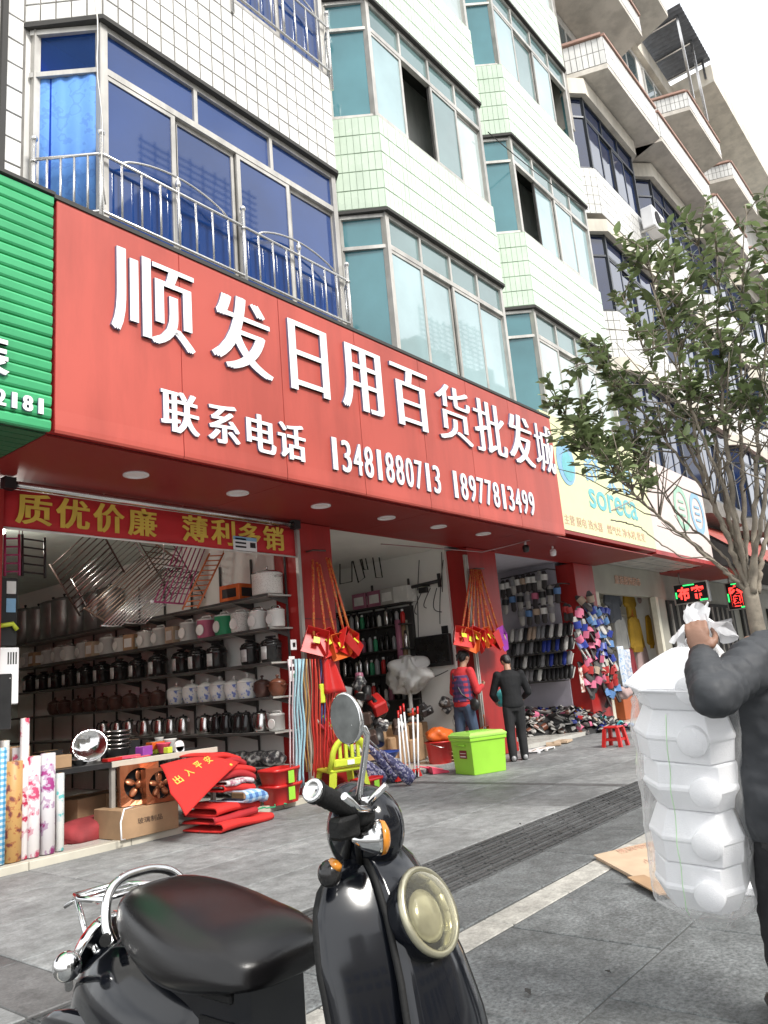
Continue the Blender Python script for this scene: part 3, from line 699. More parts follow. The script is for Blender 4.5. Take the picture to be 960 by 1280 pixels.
# ================================================================ PINK SIGN
ks = thing('shop_sign', 'pale pink shop sign with two round green and blue emblems behind the tree', 'sign', (17.5, 5.6, 3.3))
q = MB(); q.box(15.57, 19.4, YY+.015, YY+.1, 3.42, 5.4, bev=.004); q.build('sign_panel', m_pink, ks)
q = MB(); q.box(15.52, 19.45, YY+.001, YY+.2, 3.33, 3.412); q.build('lower_trim', m_redpaint, ks)
q = MB()
for k in range(9): q.box(15.5, 19.45, YY+.205+k*.16, YY+.355+k*.16, 3.37+.012*(k % 2), 3.40)
q.build('soffit', mat('grey_ceiling_strip', (.40, .39, .36), .5, var=.25, scale=3), ks)
m_greenprint = mat('green_print', (.33, .55, .42), .5)
for cx, m in ((17.65, m_greenprint), (18.75, m_blueprint)):
    e = MB(); n = 26
    e.add([V(cx+r*sin(t), YY+.004, 4.55+r*cos(t)*1.05) for r in (.5, .36) for t in [2*pi*i/n for i in range(n)]], [(i, (i+1) % n, n+(i+1) % n, n+i) for i in range(n)])
    for k in range(3): e.box(cx-.18, cx+.18, YY+.001, YY+.004, 4.35+k*.16, 4.41+k*.16)
    e.build('emblem', m, ks)
# ================================================================ PILLARS, SHOP WALLS, CEILINGS, FLOORS
m_shopwall = mat('shop_wall_paint', (.80, .79, .75), .75, var=.06, scale=1.2, bump=.06, bscale=20)
m_greenwall = mat('pale_green_shop_ceiling', (.58, .66, .60), .8, var=.08)
m_lilac = mat('lilac_grey_wall', (.46, .44, .50), .75, var=.06)
m_floor = mat('shop_floor_tile', (.52, .51, .47), .25, var=.1, scale=2)
m_ledge = mat('pale_step_stone', (.52, .49, .41), .5, var=.12, scale=4)
PIL = []
for k, (x0, x1, lab) in enumerate(((6.5, 7.14, 'red painted pillar behind the yellow chair, hung with straps and dustpans'), (10.3, 11.18, 'red painted pillar behind the man in black, hung with orange handled dustpans'), (14.12, 15.0, 'red painted pillar hung with columns of colourful slippers'))):
    t = thing('shop_pillar', lab, 'pillar', ((x0+x1)/2, 6.8, 0), 'red pillars between the shop openings')
    q = MB(); q.box(x0, x1, 6.6, 7.0, .0, 3.24, bev=.008); q.build('shaft', m_redpaint, t)
    q = MB(); q.box(x0-.012, x1+.012, 6.588, 6.999, .001, .14); q.build('plinth', m_redpaint, t)
    if k == 0:
        q = MB(); q.box(x0+.003, x1-.003, 6.594, 6.6, 2.05, 2.056); q.build('joint_line', m_lip, t)
    PIL.append(t)
def wall(name, x0, x1, y0, y1, z0, z1, m, label):
    q = MB(); q.box(x0, x1, y0, y1, z0, z1); o = q.build(name, m); tag(o, label, 'wall'); return o
wall('partition_wall', 6.5, 7.1, 7.002, 13.6, 0, 3.5, m_shopwall, 'white partition wall carrying the cookware shelves')
wall('partition_wall', 10.25, 10.95, 7.002, 13.6, 0, 3.5, m_shopwall, 'white partition wall carrying the black television')
wall('partition_wall', 14.1, 14.95, 7.002, 13.6, 0, 3.5, m_lilac, 'lilac grey partition wall carrying the shoe racks')
wall('partition_wall', 2.45, 2.93, 6.61, 13.6, 0, 3.5, m_redpaint, 'red end wall at the left side of the cookware shop')
wall('back_wall', 2.4, 15, 13.602, 13.8, 0, 3.5, m_greenwall, 'dim back wall at the far end of the shops')
for n, (x0, x1, m) in enumerate(((2.93, 6.5, m_greenwall), (7.1, 10.25, m_shopwall), (10.95, 14.1, m_lilac))):
    q = MB(); q.box(x0, x1, 6.622, 13.6, 3.3, 3.4); o = q.build('shop_ceiling', m); struct(o)
    q = MB(); q.box(x0, x1, 6.6, 13.6, -.3, .055); o = q.build('shop_floor', m_floor); struct(o)
q = MB()
lg = link('threshold_step', bpy.data.meshes.new('threshold_step')); struct(lg)
x = 2.3
while x < 6.4:
    q = MB(); q.box(x+.002, min(x+.92, 6.47), 6.5, 6.598, -.02, .062, bev=.006); q.build('step_stone', m_ledge, lg); x += .924
x = 7.16
while x < 10.2:
    q = MB(); q.box(x+.002, min(x+.77, 10.27), 6.55, 6.598, -.02, .058, bev=.005); q.build('step_stone', m_slab, lg); x += .774
# lintel above the doors
q = MB(); q.box(2.4, 15.02, 6.625, 6.72, 3.245, 3.6); o = q.build('door_lintel', m_redpaint); struct(o)
# ================================================================ ROLLER SHUTTER, BANNER
rs = thing('roller_shutter', 'steel roller shutter housing and guide rail above the cookware shop door', 'shutter', (4.7, 6.56, 3.2))
q = MB(); q.tube([(2.98, 6.56, 3.185), (6.5, 6.56, 3.185)], .035, 10); q.build('roller_tube', m_steel, rs)
for xa_ in (2.96, 6.42): q = MB(); q.box(xa_, xa_+.1, 6.51, 6.598, 3.135, 3.238); q.build('end_bracket', m_black, rs)
q = MB(); q.box(6.485, 6.535, 6.555, 6.598, .06, 3.13); q.build('guide_rail', m_alu, rs)
q = MB(); q.box(2.93, 2.975, 6.555, 6.605, .06, 3.13); q.build('guide_rail', m_redpaint, rs)
m_gold = mat('yellow_print', (.72, .50, .08), .5)
bn = thing('banner', 'red cloth banner with yellow characters stretched across the cookware shop door', 'banner', (4.75, 6.6, 2.82))
q = MB(); q.grid(lambda u, v: V(2.98+3.53*u, 6.60+.008*sin(u*17)*(1-v), 2.80+.352*v), 40, 3); q.build('cloth', mat('red_banner_cloth', (.52, .02, .025), .7, var=.05), bn, solid=.004)
q = MB(); q.tube([(2.98, 6.6, 2.8), (6.53, 6.6, 2.8)], .012, 6); q.build('bottom_rod', m_whiteframe, bn)
for c, x0 in (('质', 3.09), ('优', 3.46), ('价', 3.83), ('廉', 4.20), ('薄', 4.84), ('利', 5.22), ('多', 5.6), ('销', 5.97)):
    lettering('character', c, (x0, 6.588, 2.85), (.335, 0, 0), (0, 0, .285), (0, -.003, 0), m_gold, bn, .012, .02)
q = MB(); a, b = atY(291, 673, 6.58), atY(321, 690, 6.58)
q.box(a.x, b.x, 6.575, 6.578, b.z, a.z+.03, 0); q.box(a.x, b.x, 6.572, 6.5745, a.z-.01, a.z+.03, 1); q.box(b.x-.1, b.x-.02, 6.572, 6.5745, b.z+.04, b.z+.1, 2)
for k in range(3): q.box(a.x+.03, b.x-.16, 6.572, 6.5745, b.z+.03+k*.045, b.z+.05+k*.045, 2)
q.build('sticker', [m_white, m_blueprint, m_black], bn)
# ================================================================ CLOTHES SHOP FRONT AND BEYOND
cs = thing('clothes_shop', 'narrow clothes shop front with a grey header board and pale door posts', 'shop front', (16.8, 6.9, 0))
m_header = mat('grey_header_board', (.34, .33, .28), .7, var=.12, scale=2)
q = MB(); q.box(15.02, 19.3, 6.75, 6.9, 2.72, 3.37); q.build('header_board', m_header, cs)
lettering('lettering', '童装服饰超市', (16.4, 6.745, 2.95), (1.5, 0, 0), (0, 0, .2), (0, -.012, 0), m_redprint, cs, .01)
m_post = mat('pale_door_post', (.60, .57, .46), .5, var=.1)
for a, b in ((15.05, 15.25), (18.45, 18.62)):
    q = MB(); q.box(a, b, 6.65, 6.78, .0, 2.715); q.build('door_post', m_post, cs)
q = MB(); q.box(18.63, 19.3, 6.74, 6.9, 0, 2.715); q.build('side_wall', m_header, cs)
q = MB(); q.box(15.0, 19.3, 9.5, 9.6, 0, 3.3); q.box(19.2, 19.3, 6.92, 9.5, 0, 3.3); q.build('inner_wall', m_shopwall, cs)
q = MB(); q.box(15.0, 19.2, 6.91, 9.5, 2.9, 3.0); q.build('ceiling', m_header, cs)
q = MB(); q.box(15.0, 19.2, 6.6, 9.5, -.02, .05); q.build('floor', m_floor, cs)
fr_ = thing('far_shop_row', 'dim shop row with dark doorways and a small red tiled roof past the clothes shop', 'building', (24, 7, 0))
q = MB(); q.box(19.35, 46, 6.9, 7.1, 0, 3.38); q.build('wall', m_header, fr_)
m_door = mat('dark_doorway', (.03, .028, .027), .8)
for x in (19.8, 23.2, 26.4, 29.8):
    q = MB(); q.box(x, x+2.4, 6.84, 6.895, 0, 2.7); o = q.build('doorway', m_door, fr_)
    for k in range(5): z = MB(); z.box(x+.1+k*.48, x+.16+k*.48, 6.8, 6.838, 0, 2.6); z.build('door_bar', m_concrete, o)
q = MB(); q.box(19.4, 23.5, 5.5, 6.9, 3.36, 3.42); q.build('soffit', m_soffit, fr_)
m_rooftile = mat('red_roof_tile', (.36, .07, .05), .5, var=.2, rnd=.12)
rr = MB()
for r in range(5):
    for c in range(34):
        x = 20.2+c*.3; y = 4.7+r*.32; z = 3.45+r*.26
        rr.grid(lambda u, v: V(x+.28*u, y+.36*v, z+.29*v+.05*sin(u*pi)), 3, 1)
rr.build('tiled_roof', m_rooftile, fr_)['kind'] = 'stuff'
q = MB()
q.prism([V(20.2, 4.75, 3.4), V(20.2, 6.4, 4.74), V(20.2, 6.4, 3.4)], (10.2, 0, 0)); q.build('roof_base', m_lip, fr_)
q = MB()
for k in range(3): q = MB(); q.box(21.2+k*1.7, 21.5+k*1.7, 4.66, 4.72, 3.75, 4.05); q.build('roof_lamp', m_white, fr_)
# LED signs
m_led = mat('red_led', (1.0, .05, .04), .4, emit=1.6, var=0); m_ledg = mat('green_led', (.05, .9, .2), .4, emit=1.0, var=0)
def led_sign(body, X, y0, y1, z0, z1, label):
    """blade sign square to the facade, read from the left: y0 is the wall end, y1 the street end"""
    t = thing('led_sign', label, 'sign', (X, (y0+y1)/2, (z0+z1)/2)); W_ = y0-y1
    q = MB(); q.box(X, X+.14, y1, y0, z0, z1, bev=.01); q.build('case', m_black, t)
    q = MB()
    for u in ((y1, y0, z0, z0+.03), (y1, y0, z1-.03, z1), (y1, y1+.03, z0+.031, z1-.031), (y0-.03, y0, z0+.031, z1-.031)): q.box(X-.02, X-.001, u[0], u[1], u[2], u[3])
    q.build('rim', m_alu, t)
    n = len(body); w_ = (W_-.16)/n
    for k, ch in enumerate(body): lettering('character', ch, (X-.002, y0-.1-k*w_, z0+.09), (0, -w_*.84, 0), (0, 0, z1-z0-.18), (-.008, 0, 0), m_led, t, .03)
    q = MB(); q.box(X-.008, X-.002, y0-.62*W_, y0-.3*W_, z1-.075, z1-.045); q.box(X-.008, X-.002, y1+.05, y1+.24, z0+.045, z0+.085); q.box(X-.008, X-.002, y0-.08, y0-.045, z0+.3*(z1-z0), z0+.6*(z1-z0)); q.build('border_lights', m_ledg, t)
    q = MB(); q.tube([(X+.07, y0-.2*W_, z1-.01), (X+.07, y0-.2*W_, 3.4)], .02, 6); q.build('hanger', m_alu, t)
led_sign('布帘', 20.0, 6.72, 5.85, 2.55, 3.08, 'wide LED sign glowing with two red characters left of the tree trunk')
led_sign('窗', 23.6, 6.45, 5.85, 2.45, 3.25, 'small LED sign glowing with one red character under the tree fork')
# overhead cable and small cameras under the soffit
cb = MB(); A_, B_ = atY(603, 690, 5.9), atY(815, 612, 5.2)
pts = []
for i in range(25):
    t = i/24; pp = A_.lerp(B_, t); pp.z -= .35*4*t*(1-t)*.35; pts.append(pp)
cb.tube(pts, .008, 5); cb.tube([A_, V(A_.x-1.5, 6.59, 3.1)], .008, 5)
tag(cb.build('cable', mat('pale_cable', (.35, .22, .22), .6)), 'thin pale cable strung from the shop soffit up past the yellow sign', 'cable')
for px, py, lab in ((657, 683, 'dark'), (691, 688, 'white')):
    c = atZ(px, py, 3.17); t = thing('security_camera', ('small dark box camera under the soffit right of the second pillar' if lab == 'dark' else 'small white camera hanging from the soffit beside the red pillar with slippers'), 'camera', c)
    q = MB(); q.tube([c, c+V(0, 0, .08)], .02, 8); q.build('mount', m_white, t)
    q = MB(); q.lathe([(.03, .02), (.05, .01), (.055, -.03), (.045, -.09), (.0, -.1)], 12, c); q.build('body', m_white if lab == 'white' else m_black, t)

lp = thing('led_bulb', 'small lit white LED bulb at the left end under the red banner', 'lamp', atY(3, 664, 8.2)); c = Vector(lp.location)
q = MB(); q.ell(c, (.03, .03, .035), 12, 8); q.build('bulb', mat('lit_bulb', (1, .97, .9), .4, emit=14, var=0), lp)
q = MB(); q.tube([c+V(0, 0, .034), c+V(0, 0, .09)], .016, 8); q.build('socket', m_white, lp)
ll = bpy.data.lights.new('bulb_light', 'POINT'); ll.energy = 24; ll.color = (1, .95, .86); ll.shadow_soft_size = .05
lo_ = link('bulb_light', ll, lp); lo_.location = (.10, .12, -.06)
# ================================================================ COOKWARE SHOP
def proj(p):
    d = Vector(p)-EYE; return (480+FPX*d.dot(R_)/d.dot(f_), 640-FPX*d.dot(U_)/d.dot(f_))
def yline(px, X, Z):
    lo, hi = 5.0, 18.0
    for _ in range(40):
        m = (lo+hi)/2
        if proj((X, m, Z))[0] > px: lo = m
        else: hi = m
    return lo
class Proto:
    """a built thing that is placed once itself and afterwards as copies with copied parts"""
    def __init__(s, root): s.r = root; s.used = False; s.t = subtree(root)
    def put(s, loc, rz=0, label=None, group=None, scale=None, remat=None, rot=None):
        ro = rot if rot is not None else (0, 0, rz)
        if not s.used and not remat:
            s.used = True; o = s.r; o.location = loc; o.rotation_euler = ro
            if scale is not None: o.scale = scale if hasattr(scale, '__len__') else (scale,)*3
            if label: o['label'] = label
            if group: o['group'] = group
            return o
        return dup(s.r, loc, ro, label, group, scale, None, remat, s.t)
    def done(s):
        if not s.used:
            def rm(n):
                for c in n[1]: rm(c)
                bpy.data.objects.remove(n[0])
            rm(s.t)
m_enamel = mat('white_enamel', (.66, .66, .63), .25, var=.05)
m_blueflower = pattern_mat('blue_flower_enamel', 'blotch', [(.66, .66, .64), (.66, .66, .64), (.60, .62, .66), (.16, .22, .5)], 22, .25)
m_potprint = pattern_mat('patterned_white_pot', 'dots', [(.22, .17, .15), (.60, .57, .53), (.66, .64, .6)], 16, .3)
m_dkgloss = mat('black_gloss', (.016, .015, .015), .18)
m_clay = mat('brown_clay', (.16, .055, .03), .35, var=.3)
m_dkclay = mat('dark_brown_clay', (.075, .035, .028), .3, var=.3)
m_redplastic = mat('red_plastic', (.52, .02, .018), .35, var=.05)
m_orange = mat('orange_plastic', (.62, .12, .02), .4, var=.08)
m_limeplastic = mat('lime_plastic', (.30, .62, .05), .38, var=.04)
m_yellowlime = mat('yellow_green_plastic', (.58, .66, .05), .35, var=.05)
m_pinkplastic = mat('pink_plastic', (.70, .08, .14), .35, var=.06)
m_purple = mat('purple_plastic', (.30, .06, .36), .35)
m_blueplastic = mat('blue_plastic', (.03, .07, .32), .35)
m_teal = mat('turquoise_plastic', (.08, .42, .44), .35)
m_card = mat('cardboard', (.36, .23, .13), .85, var=.12, scale=7, bump=.08, bscale=30)
m_card2 = mat('pale_cardboard', (.48, .36, .25), .85, var=.1, scale=7)
m_shelf = mat('grey_shelf_board', (.42, .41, .38), .5, var=.1)
m_shelfedge = mat('shelf_edge', (.06, .058, .055), .5)
m_paperwhite = mat('white_label', (.74, .73, .70), .6)
m_copper = mat('copper_lacquer', (.36, .13, .06), .28, .6, var=.2)
# shelving along the right-hand wall
SX0, SX1 = 6.12, 6.495
LV = [.40, .79, 1.18, 1.57, 1.97, 2.36]
LN = ['bottom', 'second lowest', 'third lowest', 'third highest', 'second highest', 'top']
sh = thing('wall_shelving', 'six tier dark edged wall shelving full of pots and kettles in the cookware shop', 'shelving', (6.3, 9.8, 0))
for z in LV:
    q = MB(); q.box(SX0+.004, SX1, 6.72, 13.3, z-.022, z-.002); q.box(SX0-.006, SX0, 6.72, 13.3, z-.03, z, 1); q.build('shelf_board', [m_shelf, m_shelfedge], sh)
for k in range(11):
    y = 6.78+k*.62; q = MB(); q.box(SX1-.03, SX1-.012, y-.012, y+.012, .06, 2.9); 
    q.build('upright', m_shelfedge, sh)
for z in LV:
    for k in range(6):
        y = 6.78+k*.62; q = MB(); q.prism([V(SX0+.03, y, z-.031), V(SX1-.031, y, z-.031), V(SX1-.031, y, z-.11)], (0, .008, 0)); q.build('bracket', m_shelfedge, sh)
# ---- prototypes
def pot_proto(name, label, cat, r, h, m, lidm, knobm, belly=1.0, taper=.92):
    t = thing(name, label, cat); q = MB()
    q.lathe([(r*taper*.93, 0), (r*taper, .006), (r*belly, h*.55), (r, h*.96), (r*1.04, h), (r*.97, h)], 18); q.build('body', m, t)
    q = MB(); q.lathe([(r*1.0, h+.002), (r*1.02, h+.01), (r*.6, h+.04), (.02, h+.052)], 18); q.build('lid', lidm, t)
    q = MB(); q.lathe([(.012, h+.05), (.012, h+.07), (.022, h+.08), (.02, h+.092), (.004, h+.098)], 10); q.build('knob', knobm, t)
    for s in (-1, 1):
        q = MB(); q.tube([V(-.045, s*r*.98, h*.8), V(-.03, s*(r+.035), h*.83), V(.03, s*(r+.035), h*.83), V(.045, s*r*.98, h*.8)], .008, 6); q.build('handle', knobm, t)
    return Proto(t)
P_white = pot_proto('stew_pot', 'white lidded stew pot', 'pot', .118, .165, m_blueflower, m_enamel, m_enamel, 1.0, .8)
P_clay = pot_proto('clay_pot', 'brown clay pot', 'pot', .10, .15, m_clay, m_clay, m_clay, 1.12, .75)
P_dark = pot_proto('clay_pot', 'dark brown clay pot', 'pot', .105, .16, m_dkclay, m_dkclay, m_dkclay, 1.12, .75)
m_dullsteel = mat('dull_steel', (.26, .26, .255), .42, .7, var=.15)
P_steel = pot_proto('steel_bucket', 'tall steel soup bucket', 'bucket', .17, .50, m_dullsteel, m_dullsteel, m_black, 1.0, 1.0)
m_panel = mat('silver_panel', (.60, .60, .59), .3, .2)
def cooker():
    t = thing('pressure_cooker', 'black electric pressure cooker', 'cooker'); q = MB(); r = .125
    q.lathe([(r*.86, 0), (r*.95, .01), (r, .05), (r, .18), (r*1.06, .19), (r*1.06, .215), (r*.98, .225)], 20); q.build('body', m_dkgloss, t)
    q = MB(); q.lathe([(r*.98, .226), (r*.9, .25), (r*.5, .275), (.0, .28)], 20); q.build('lid', m_dkgloss, t)
    q = MB(); q.box(-.03, .03, -.075, .075, .285, .31, bev=.01); q.box(-.025, .025, -.02, .02, .262, .2845); q.build('lid_handle', m_black, t)
    q = MB(); q.grid(lambda u, v: V(-(r+.003)*cos((u-.5)*.75), (r+.003)*sin((u-.5)*.75), .035+.15*v), 6, 1); q.build('control_panel', m_panel, t, solid=.003)
    q = MB()
    q.lathe([(.018, .278), (.02, .3), (.012, .305)], 8, (.05, .05, 0)); q.build('valve', m_black, t)
    for s in (-1, 1):
        q = MB(); q.box(-.03, .03, s*r*1.03-.02, s*r*1.03+.02, .16, .185, bev=.005); q.build('handle', m_black, t)
    return Proto(t)
P_cook = cooker()
def kettle(m):
    t = thing('kettle', 'electric kettle', 'kettle'); q = MB()
    q.lathe([(.085, 0), (.09, .01), (.085, .1), (.065, .2), (.06, .215)], 16); q.build('body', m, t)
    q = MB(); q.lathe([(.06, .216), (.045, .235), (.012, .24), (.012, .255), (.0, .257)], 12); q.build('lid', m_black, t)
    q = MB(); q.tube([V(0, .058, .205), V(0, .10, .215), V(0, .125, .17), V(0, .118, .08), V(0, .088, .05)], .013, 8); q.build('handle', m_black, t)
    q = MB(); q.prism([V(-.02, -.055, .2), V(.02, -.055, .2), V(.0, -.1, .21)], (0, 0.005, -.05)); q.build('spout', m, t)
    q = MB(); q.lathe([(.09, -.018), (.092, -.001)], 16); q.build('base', m_black, t)
    return Proto(t)
P_ket = kettle(m_steel); P_ketb = kettle(m_dkgloss)
def tin(m, lidm, r=.09, h=.19):
    t = thing('rice_cooker', 'small rice cooker', 'cooker'); q = MB()
    q.lathe([(r*.92, 0), (r, .012), (r, h*.86), (r*1.03, h*.87), (r*1.03, h*.9)], 16); q.build('body', m, t)
    q = MB(); q.lathe([(r*1.03, h*.9+.001), (r, h*.97), (r*.7, h), (.0, h+.004)], 16); q.build('lid', lidm, t)
    q = MB(); q.lathe([(.055, -.001), (.05, .004)], 14, (-r, 0, h*.42), (-1, 0, 0)); q.build('badge', m_paperwhite, t)
    q = MB(); q.tube([V(0, -r*.8, h*.95), V(0, -r*.6, h*1.12), V(0, r*.6, h*1.12), V(0, r*.8, h*.95)], .008, 6); q.build('handle', lidm, t)
    return Proto(t)
m_pinkprint = mat('pink_carton', (.48, .12, .2), .45); m_greencan = mat('green_carton', (.04, .30, .14), .45); m_tin = mat('grey_white_carton', (.50, .50, .48), .45)
P_tin = {k: tin(*v) for k, v in dict(white=(m_enamel, m_steel), pink=(m_pinkprint, m_enamel), green=(m_greencan, m_enamel), grey=(m_tin, m_enamel), printed=(m_potprint, m_enamel)).items()}
def carton(name, label, x, y, z, sx, sy, sz, m, lm=None, rz=0, cat='box', words=None, face='-y'):
    t = thing(name, label, cat, (x, y, z)); t.rotation_euler = (0, 0, rz); R = Matrix.Identity(4)
    q = MB(); q.box(-sx/2, sx/2, -sy/2, sy/2, 0, sz, bev=.004); q.v = [v+t.location for v in q.v]; q.build('body', m, t)
    q = MB(); q.box(-sx/2+.003, sx/2-.003, -.012, .012, sz, sz+.0015); q.v = [v+t.location for v in q.v]; q.build('tape', mat('brown_tape', (.32, .2, .1), .3) if 'brown_tape' not in bpy.data.materials else bpy.data.materials['brown_tape'], t)
    if lm:
        q = MB(); q.box(-sx/2-.002, -sx/2-.0005, -sy*.35, sy*.35, sz*.2, sz*.75); q.box(-sx*.35, sx*.35, -sy/2-.002, -sy/2-.0005, sz*.2, sz*.75); q.v = [v+t.location for v in q.v]; q.build('label', lm, t)
    return t
def shelf_row(proto, pxs, lv, desc, X=6.27, rz=0, sc=1, start=0, remat=None):
    for k, px in enumerate(pxs):
        y = yline(px, X-.1, LV[lv]+.1); pr = proto[k] if isinstance(proto, list) else proto
        d = desc[k] if isinstance(desc, list) else desc
        pr.put((X+random.uniform(-.02, .02), y, LV[lv]+.002), rz+random.uniform(-.12, .12), f'{d}, {ORD[k+start]} from doorway on {LN[lv]} cookware shelf', 'goods on the cookware shelves', sc*random.uniform(.96, 1.04), remat)
# top shelf: a big patterned pot, an orange box, tall steel buckets
t = pot_proto('stock_pot', 'large white brown-printed stock pot at the doorway end of the top shelf', 'pot', .185, .25, m_potprint, m_steel, m_steel, 1.0, 1.0)
t.put((6.27, yline(325, 6.15, 2.45), 2.365))
ob = carton('appliance_box', 'orange red appliance carton beside the large patterned stock pot', 6.27, yline(287, 6.15, 2.45), 2.365, .28, .34, .2, m_orange, m_black, .1)
shelf_row(P_steel, [130, 113, 92, 74, 58, 40, 24], 5, 'tall steel soup bucket', X=6.3, sc=1.12)
# second shelf: rice cookers and cartons
seq = [('white', 337), ('white', 316), ('printed', 294), ('green', 272), ('pink', 251), ('grey', 229), ('carton', 213), ('grey', 193), ('white', 175), ('carton', 160), ('white', 144), ('grey', 127), ('carton', 112), ('grey', 96), ('white', 80), ('grey', 66), ('grey', 52), ('carton', 40), ('grey', 28)]
names = dict(white='white lidded rice cooker', pink='pink banded rice cooker', green='green banded rice cooker', grey='grey white rice cooker', printed='brown patterned rice cooker')
for k, (a, b) in enumerate(seq):
    if a == 'carton':
        y = yline(b, 6.17, LV[4]+.1); carton('appliance_box', f'small brown appliance carton {ORD[k]} from doorway on the second highest cookware shelf', 6.27, y, LV[4]+.002, .24, .2, .22, [m_card2, m_card][k % 2], m_paperwhite, random.uniform(-.2, .2))
    else: shelf_row(P_tin[a], [b], 4, names[a], sc=random.uniform(1.15, 1.34), start=k)
shelf_row(P_cook, [332, 306, 263, 241, 218, 190, 166, 143, 120, 100, 80, 62, 46, 30], 3, 'black pressure cooker with a silver panel')
shelf_row(P_clay, [338], 2, 'glossy brown clay pot'); shelf_row(P_dark, [319], 2, 'black clay pot', start=1)
shelf_row(P_white, [301, 285, 267, 250, 232, 212], 2, 'white stew pot with blue flowers', sc=1.1, start=2)
shelf_row(P_dark, [190, 174, 155, 138, 120, 104, 90, 74, 60], 2, 'dark brown clay pot', start=8)
shelf_row(P_ketb, [301, 291, 276, 263], 1, 'black and steel electric kettle', start=1, rz=.4); shelf_row(P_ket, [318, 248, 222, 205, 190, 172, 155, 138, 122], 1, 'brushed steel electric kettle', start=5, rz=.4)
shelf_row(P_tin['grey'], [338], 1, 'small grey rice cooker')
# bottom shelf: jumbled bags of cutlery and racks
m_bag = film_mat('clear_bag', (.80, .80, .80), clear=.55, rough=.25)
m_greybits = pattern_mat('grey_packets', 'blotch', [(.04, .04, .045), (.12, .12, .12), (.30, .30, .29), (.45, .44, .42)], 18, .4)
def blob(name, label, cat, c, r, m, seed=0, parent=None, n=14, amp=.25):
    rd = random.Random(seed); ph = [rd.uniform(0, 6) for _ in range(9)]
    q = MB()
    def fn(u, v):
        th, a = pi*v, 2*pi*u
        k = (1 if amp < .3 else 1+.12*math.copysign(1, sin(6*a+ph[6])*sin(5*th+ph[7])))+amp*(.5*sin(3*a+ph[0]+2*th)+.35*sin(5*a+ph[1]-3*th)+.3*sin(4*th+ph[2])*sin(2*a+ph[3])+.25*sin(9*a+ph[4]+5*th))*sin(th)
        return V(c[0]+r[0]*k*sin(th)*cos(a), c[1]+r[1]*k*sin(th)*sin(a), c[2]+r[2]*k*cos(th))
    q.grid(fn, n*2, n); o = q.build(name, m, parent)
    if parent is None: tag(o, label, cat)
    return o
for k in range(9):
    o = blob('goods_packet', f'grey packet of small kitchen wares, {ORD[k]} from the doorway on the bottom cookware shelf', 'packet', (6.28, 6.95+k*.27, LV[0]+.085), (.13, .15, .09), m_greybits, k+20); o['group'] = 'packets on the bottom shelf'
for k in range(7):
    o = blob('goods_packet', f'dark bagged kitchen ware, {ORD[k]} from the doorway on the floor under the shelves', 'packet', (6.25, 6.95+k*.33, .16), (.14, .16, .10), m_greybits, k+40); o['group'] = 'packets under the shelves'
# ---- hanging folding racks
def rack(name, label, a, b, c, ya, yb, n, m, r=.008, ends=None):
    """a ladder-like rack: rails a-b and the opposite rail, n bars across towards c"""
    A, B, Cc = atY(*a, ya), atY(*b, ya), atY(*c, yb); t = thing(name, label, 'rack', (A+B+Cc)/3, 'drying racks hung from the shop ceiling')
    W = Cc-A
    for o_ in (V(0, 0, 0), W): q = MB(); q.tube([A+o_, B+o_], r*1.4, 6); q.build('rail', m, t)
    for k in range(n):
        p = A+(B-A)*(k+.5)/n; q = MB(); q.tube([p, p+W], r, 6); q.build('bar', m, t)
    if ends:
        for p in (A, B): q = MB(); q.ell(p, (.022,)*3, 8, 6); q.build('end_cap', ends, t)
    q = MB(); top = max((A, B, A+W, B+W), key=lambda p: p.z); q.tube([top, V(top.x, top.y, 3.3)], .004, 5); q.build('hanging_wire', m, t)
    return t
m_brown = mat('brown_coated_wire', (.09, .06, .05), .4, .3); m_magenta = mat('magenta_coated_wire', (.40, .05, .16), .4); m_owire = mat('orange_coated_wire', (.55, .16, .06), .4); m_rustwire = mat('bronze_wire', (.30, .22, .17), .35, .6)
rack('drying_rack', 'dark brown folding rack hanging leftmost of the slanted racks', (62, 705), (100, 770), (120, 652), 8.2, 8.0, 11, m_brown)
rack('drying_rack', 'grey steel folding rack hanging behind the bronze one', (88, 722), (118, 775), (160, 660), 8.5, 8.3, 10, m_steel, .007)
rack('drying_rack', 'bronze wire rack with close bars hanging at the middle', (105, 760), (140, 782), (195, 680), 7.8, 7.7, 9, m_rustwire)
rack('drying_rack', 'steel rack with long bright bars pointing at the rice cookers', (126, 782), (152, 783), (205, 708), 7.5, 7.4, 6, m_steel)
rack('drying_rack', 'dark rack hanging behind the magenta rack', (160, 655), (215, 745), (205, 662), 8.0, 8.1, 12, m_brown, .006)
rack('drying_rack', 'steel rack sloping below the dark rack', (152, 778), (182, 780), (228, 712), 7.7, 7.6, 7, m_steel, .006)
rack('drying_rack', 'magenta wire rack with white end caps', (190, 752), (232, 755), (225, 668), 7.5, 7.5, 7, m_magenta, .008, m_white)
rack('drying_rack', 'orange ladder shaped rack nearest the top shelf', (228, 762), (262, 692), (247, 760), 7.2, 7.2, 11, m_owire)
rack('drying_rack', 'black wire basket rack hanging at the far left', (28, 668), (28, 720), (56, 672), 7.2, 7.2, 5, m_black, .009)
rack('drying_rack', 'dusky magenta rack hanging beside the left door frame', (6, 668), (6, 720), (24, 668), 7.0, 7.0, 5, m_magenta, .009)
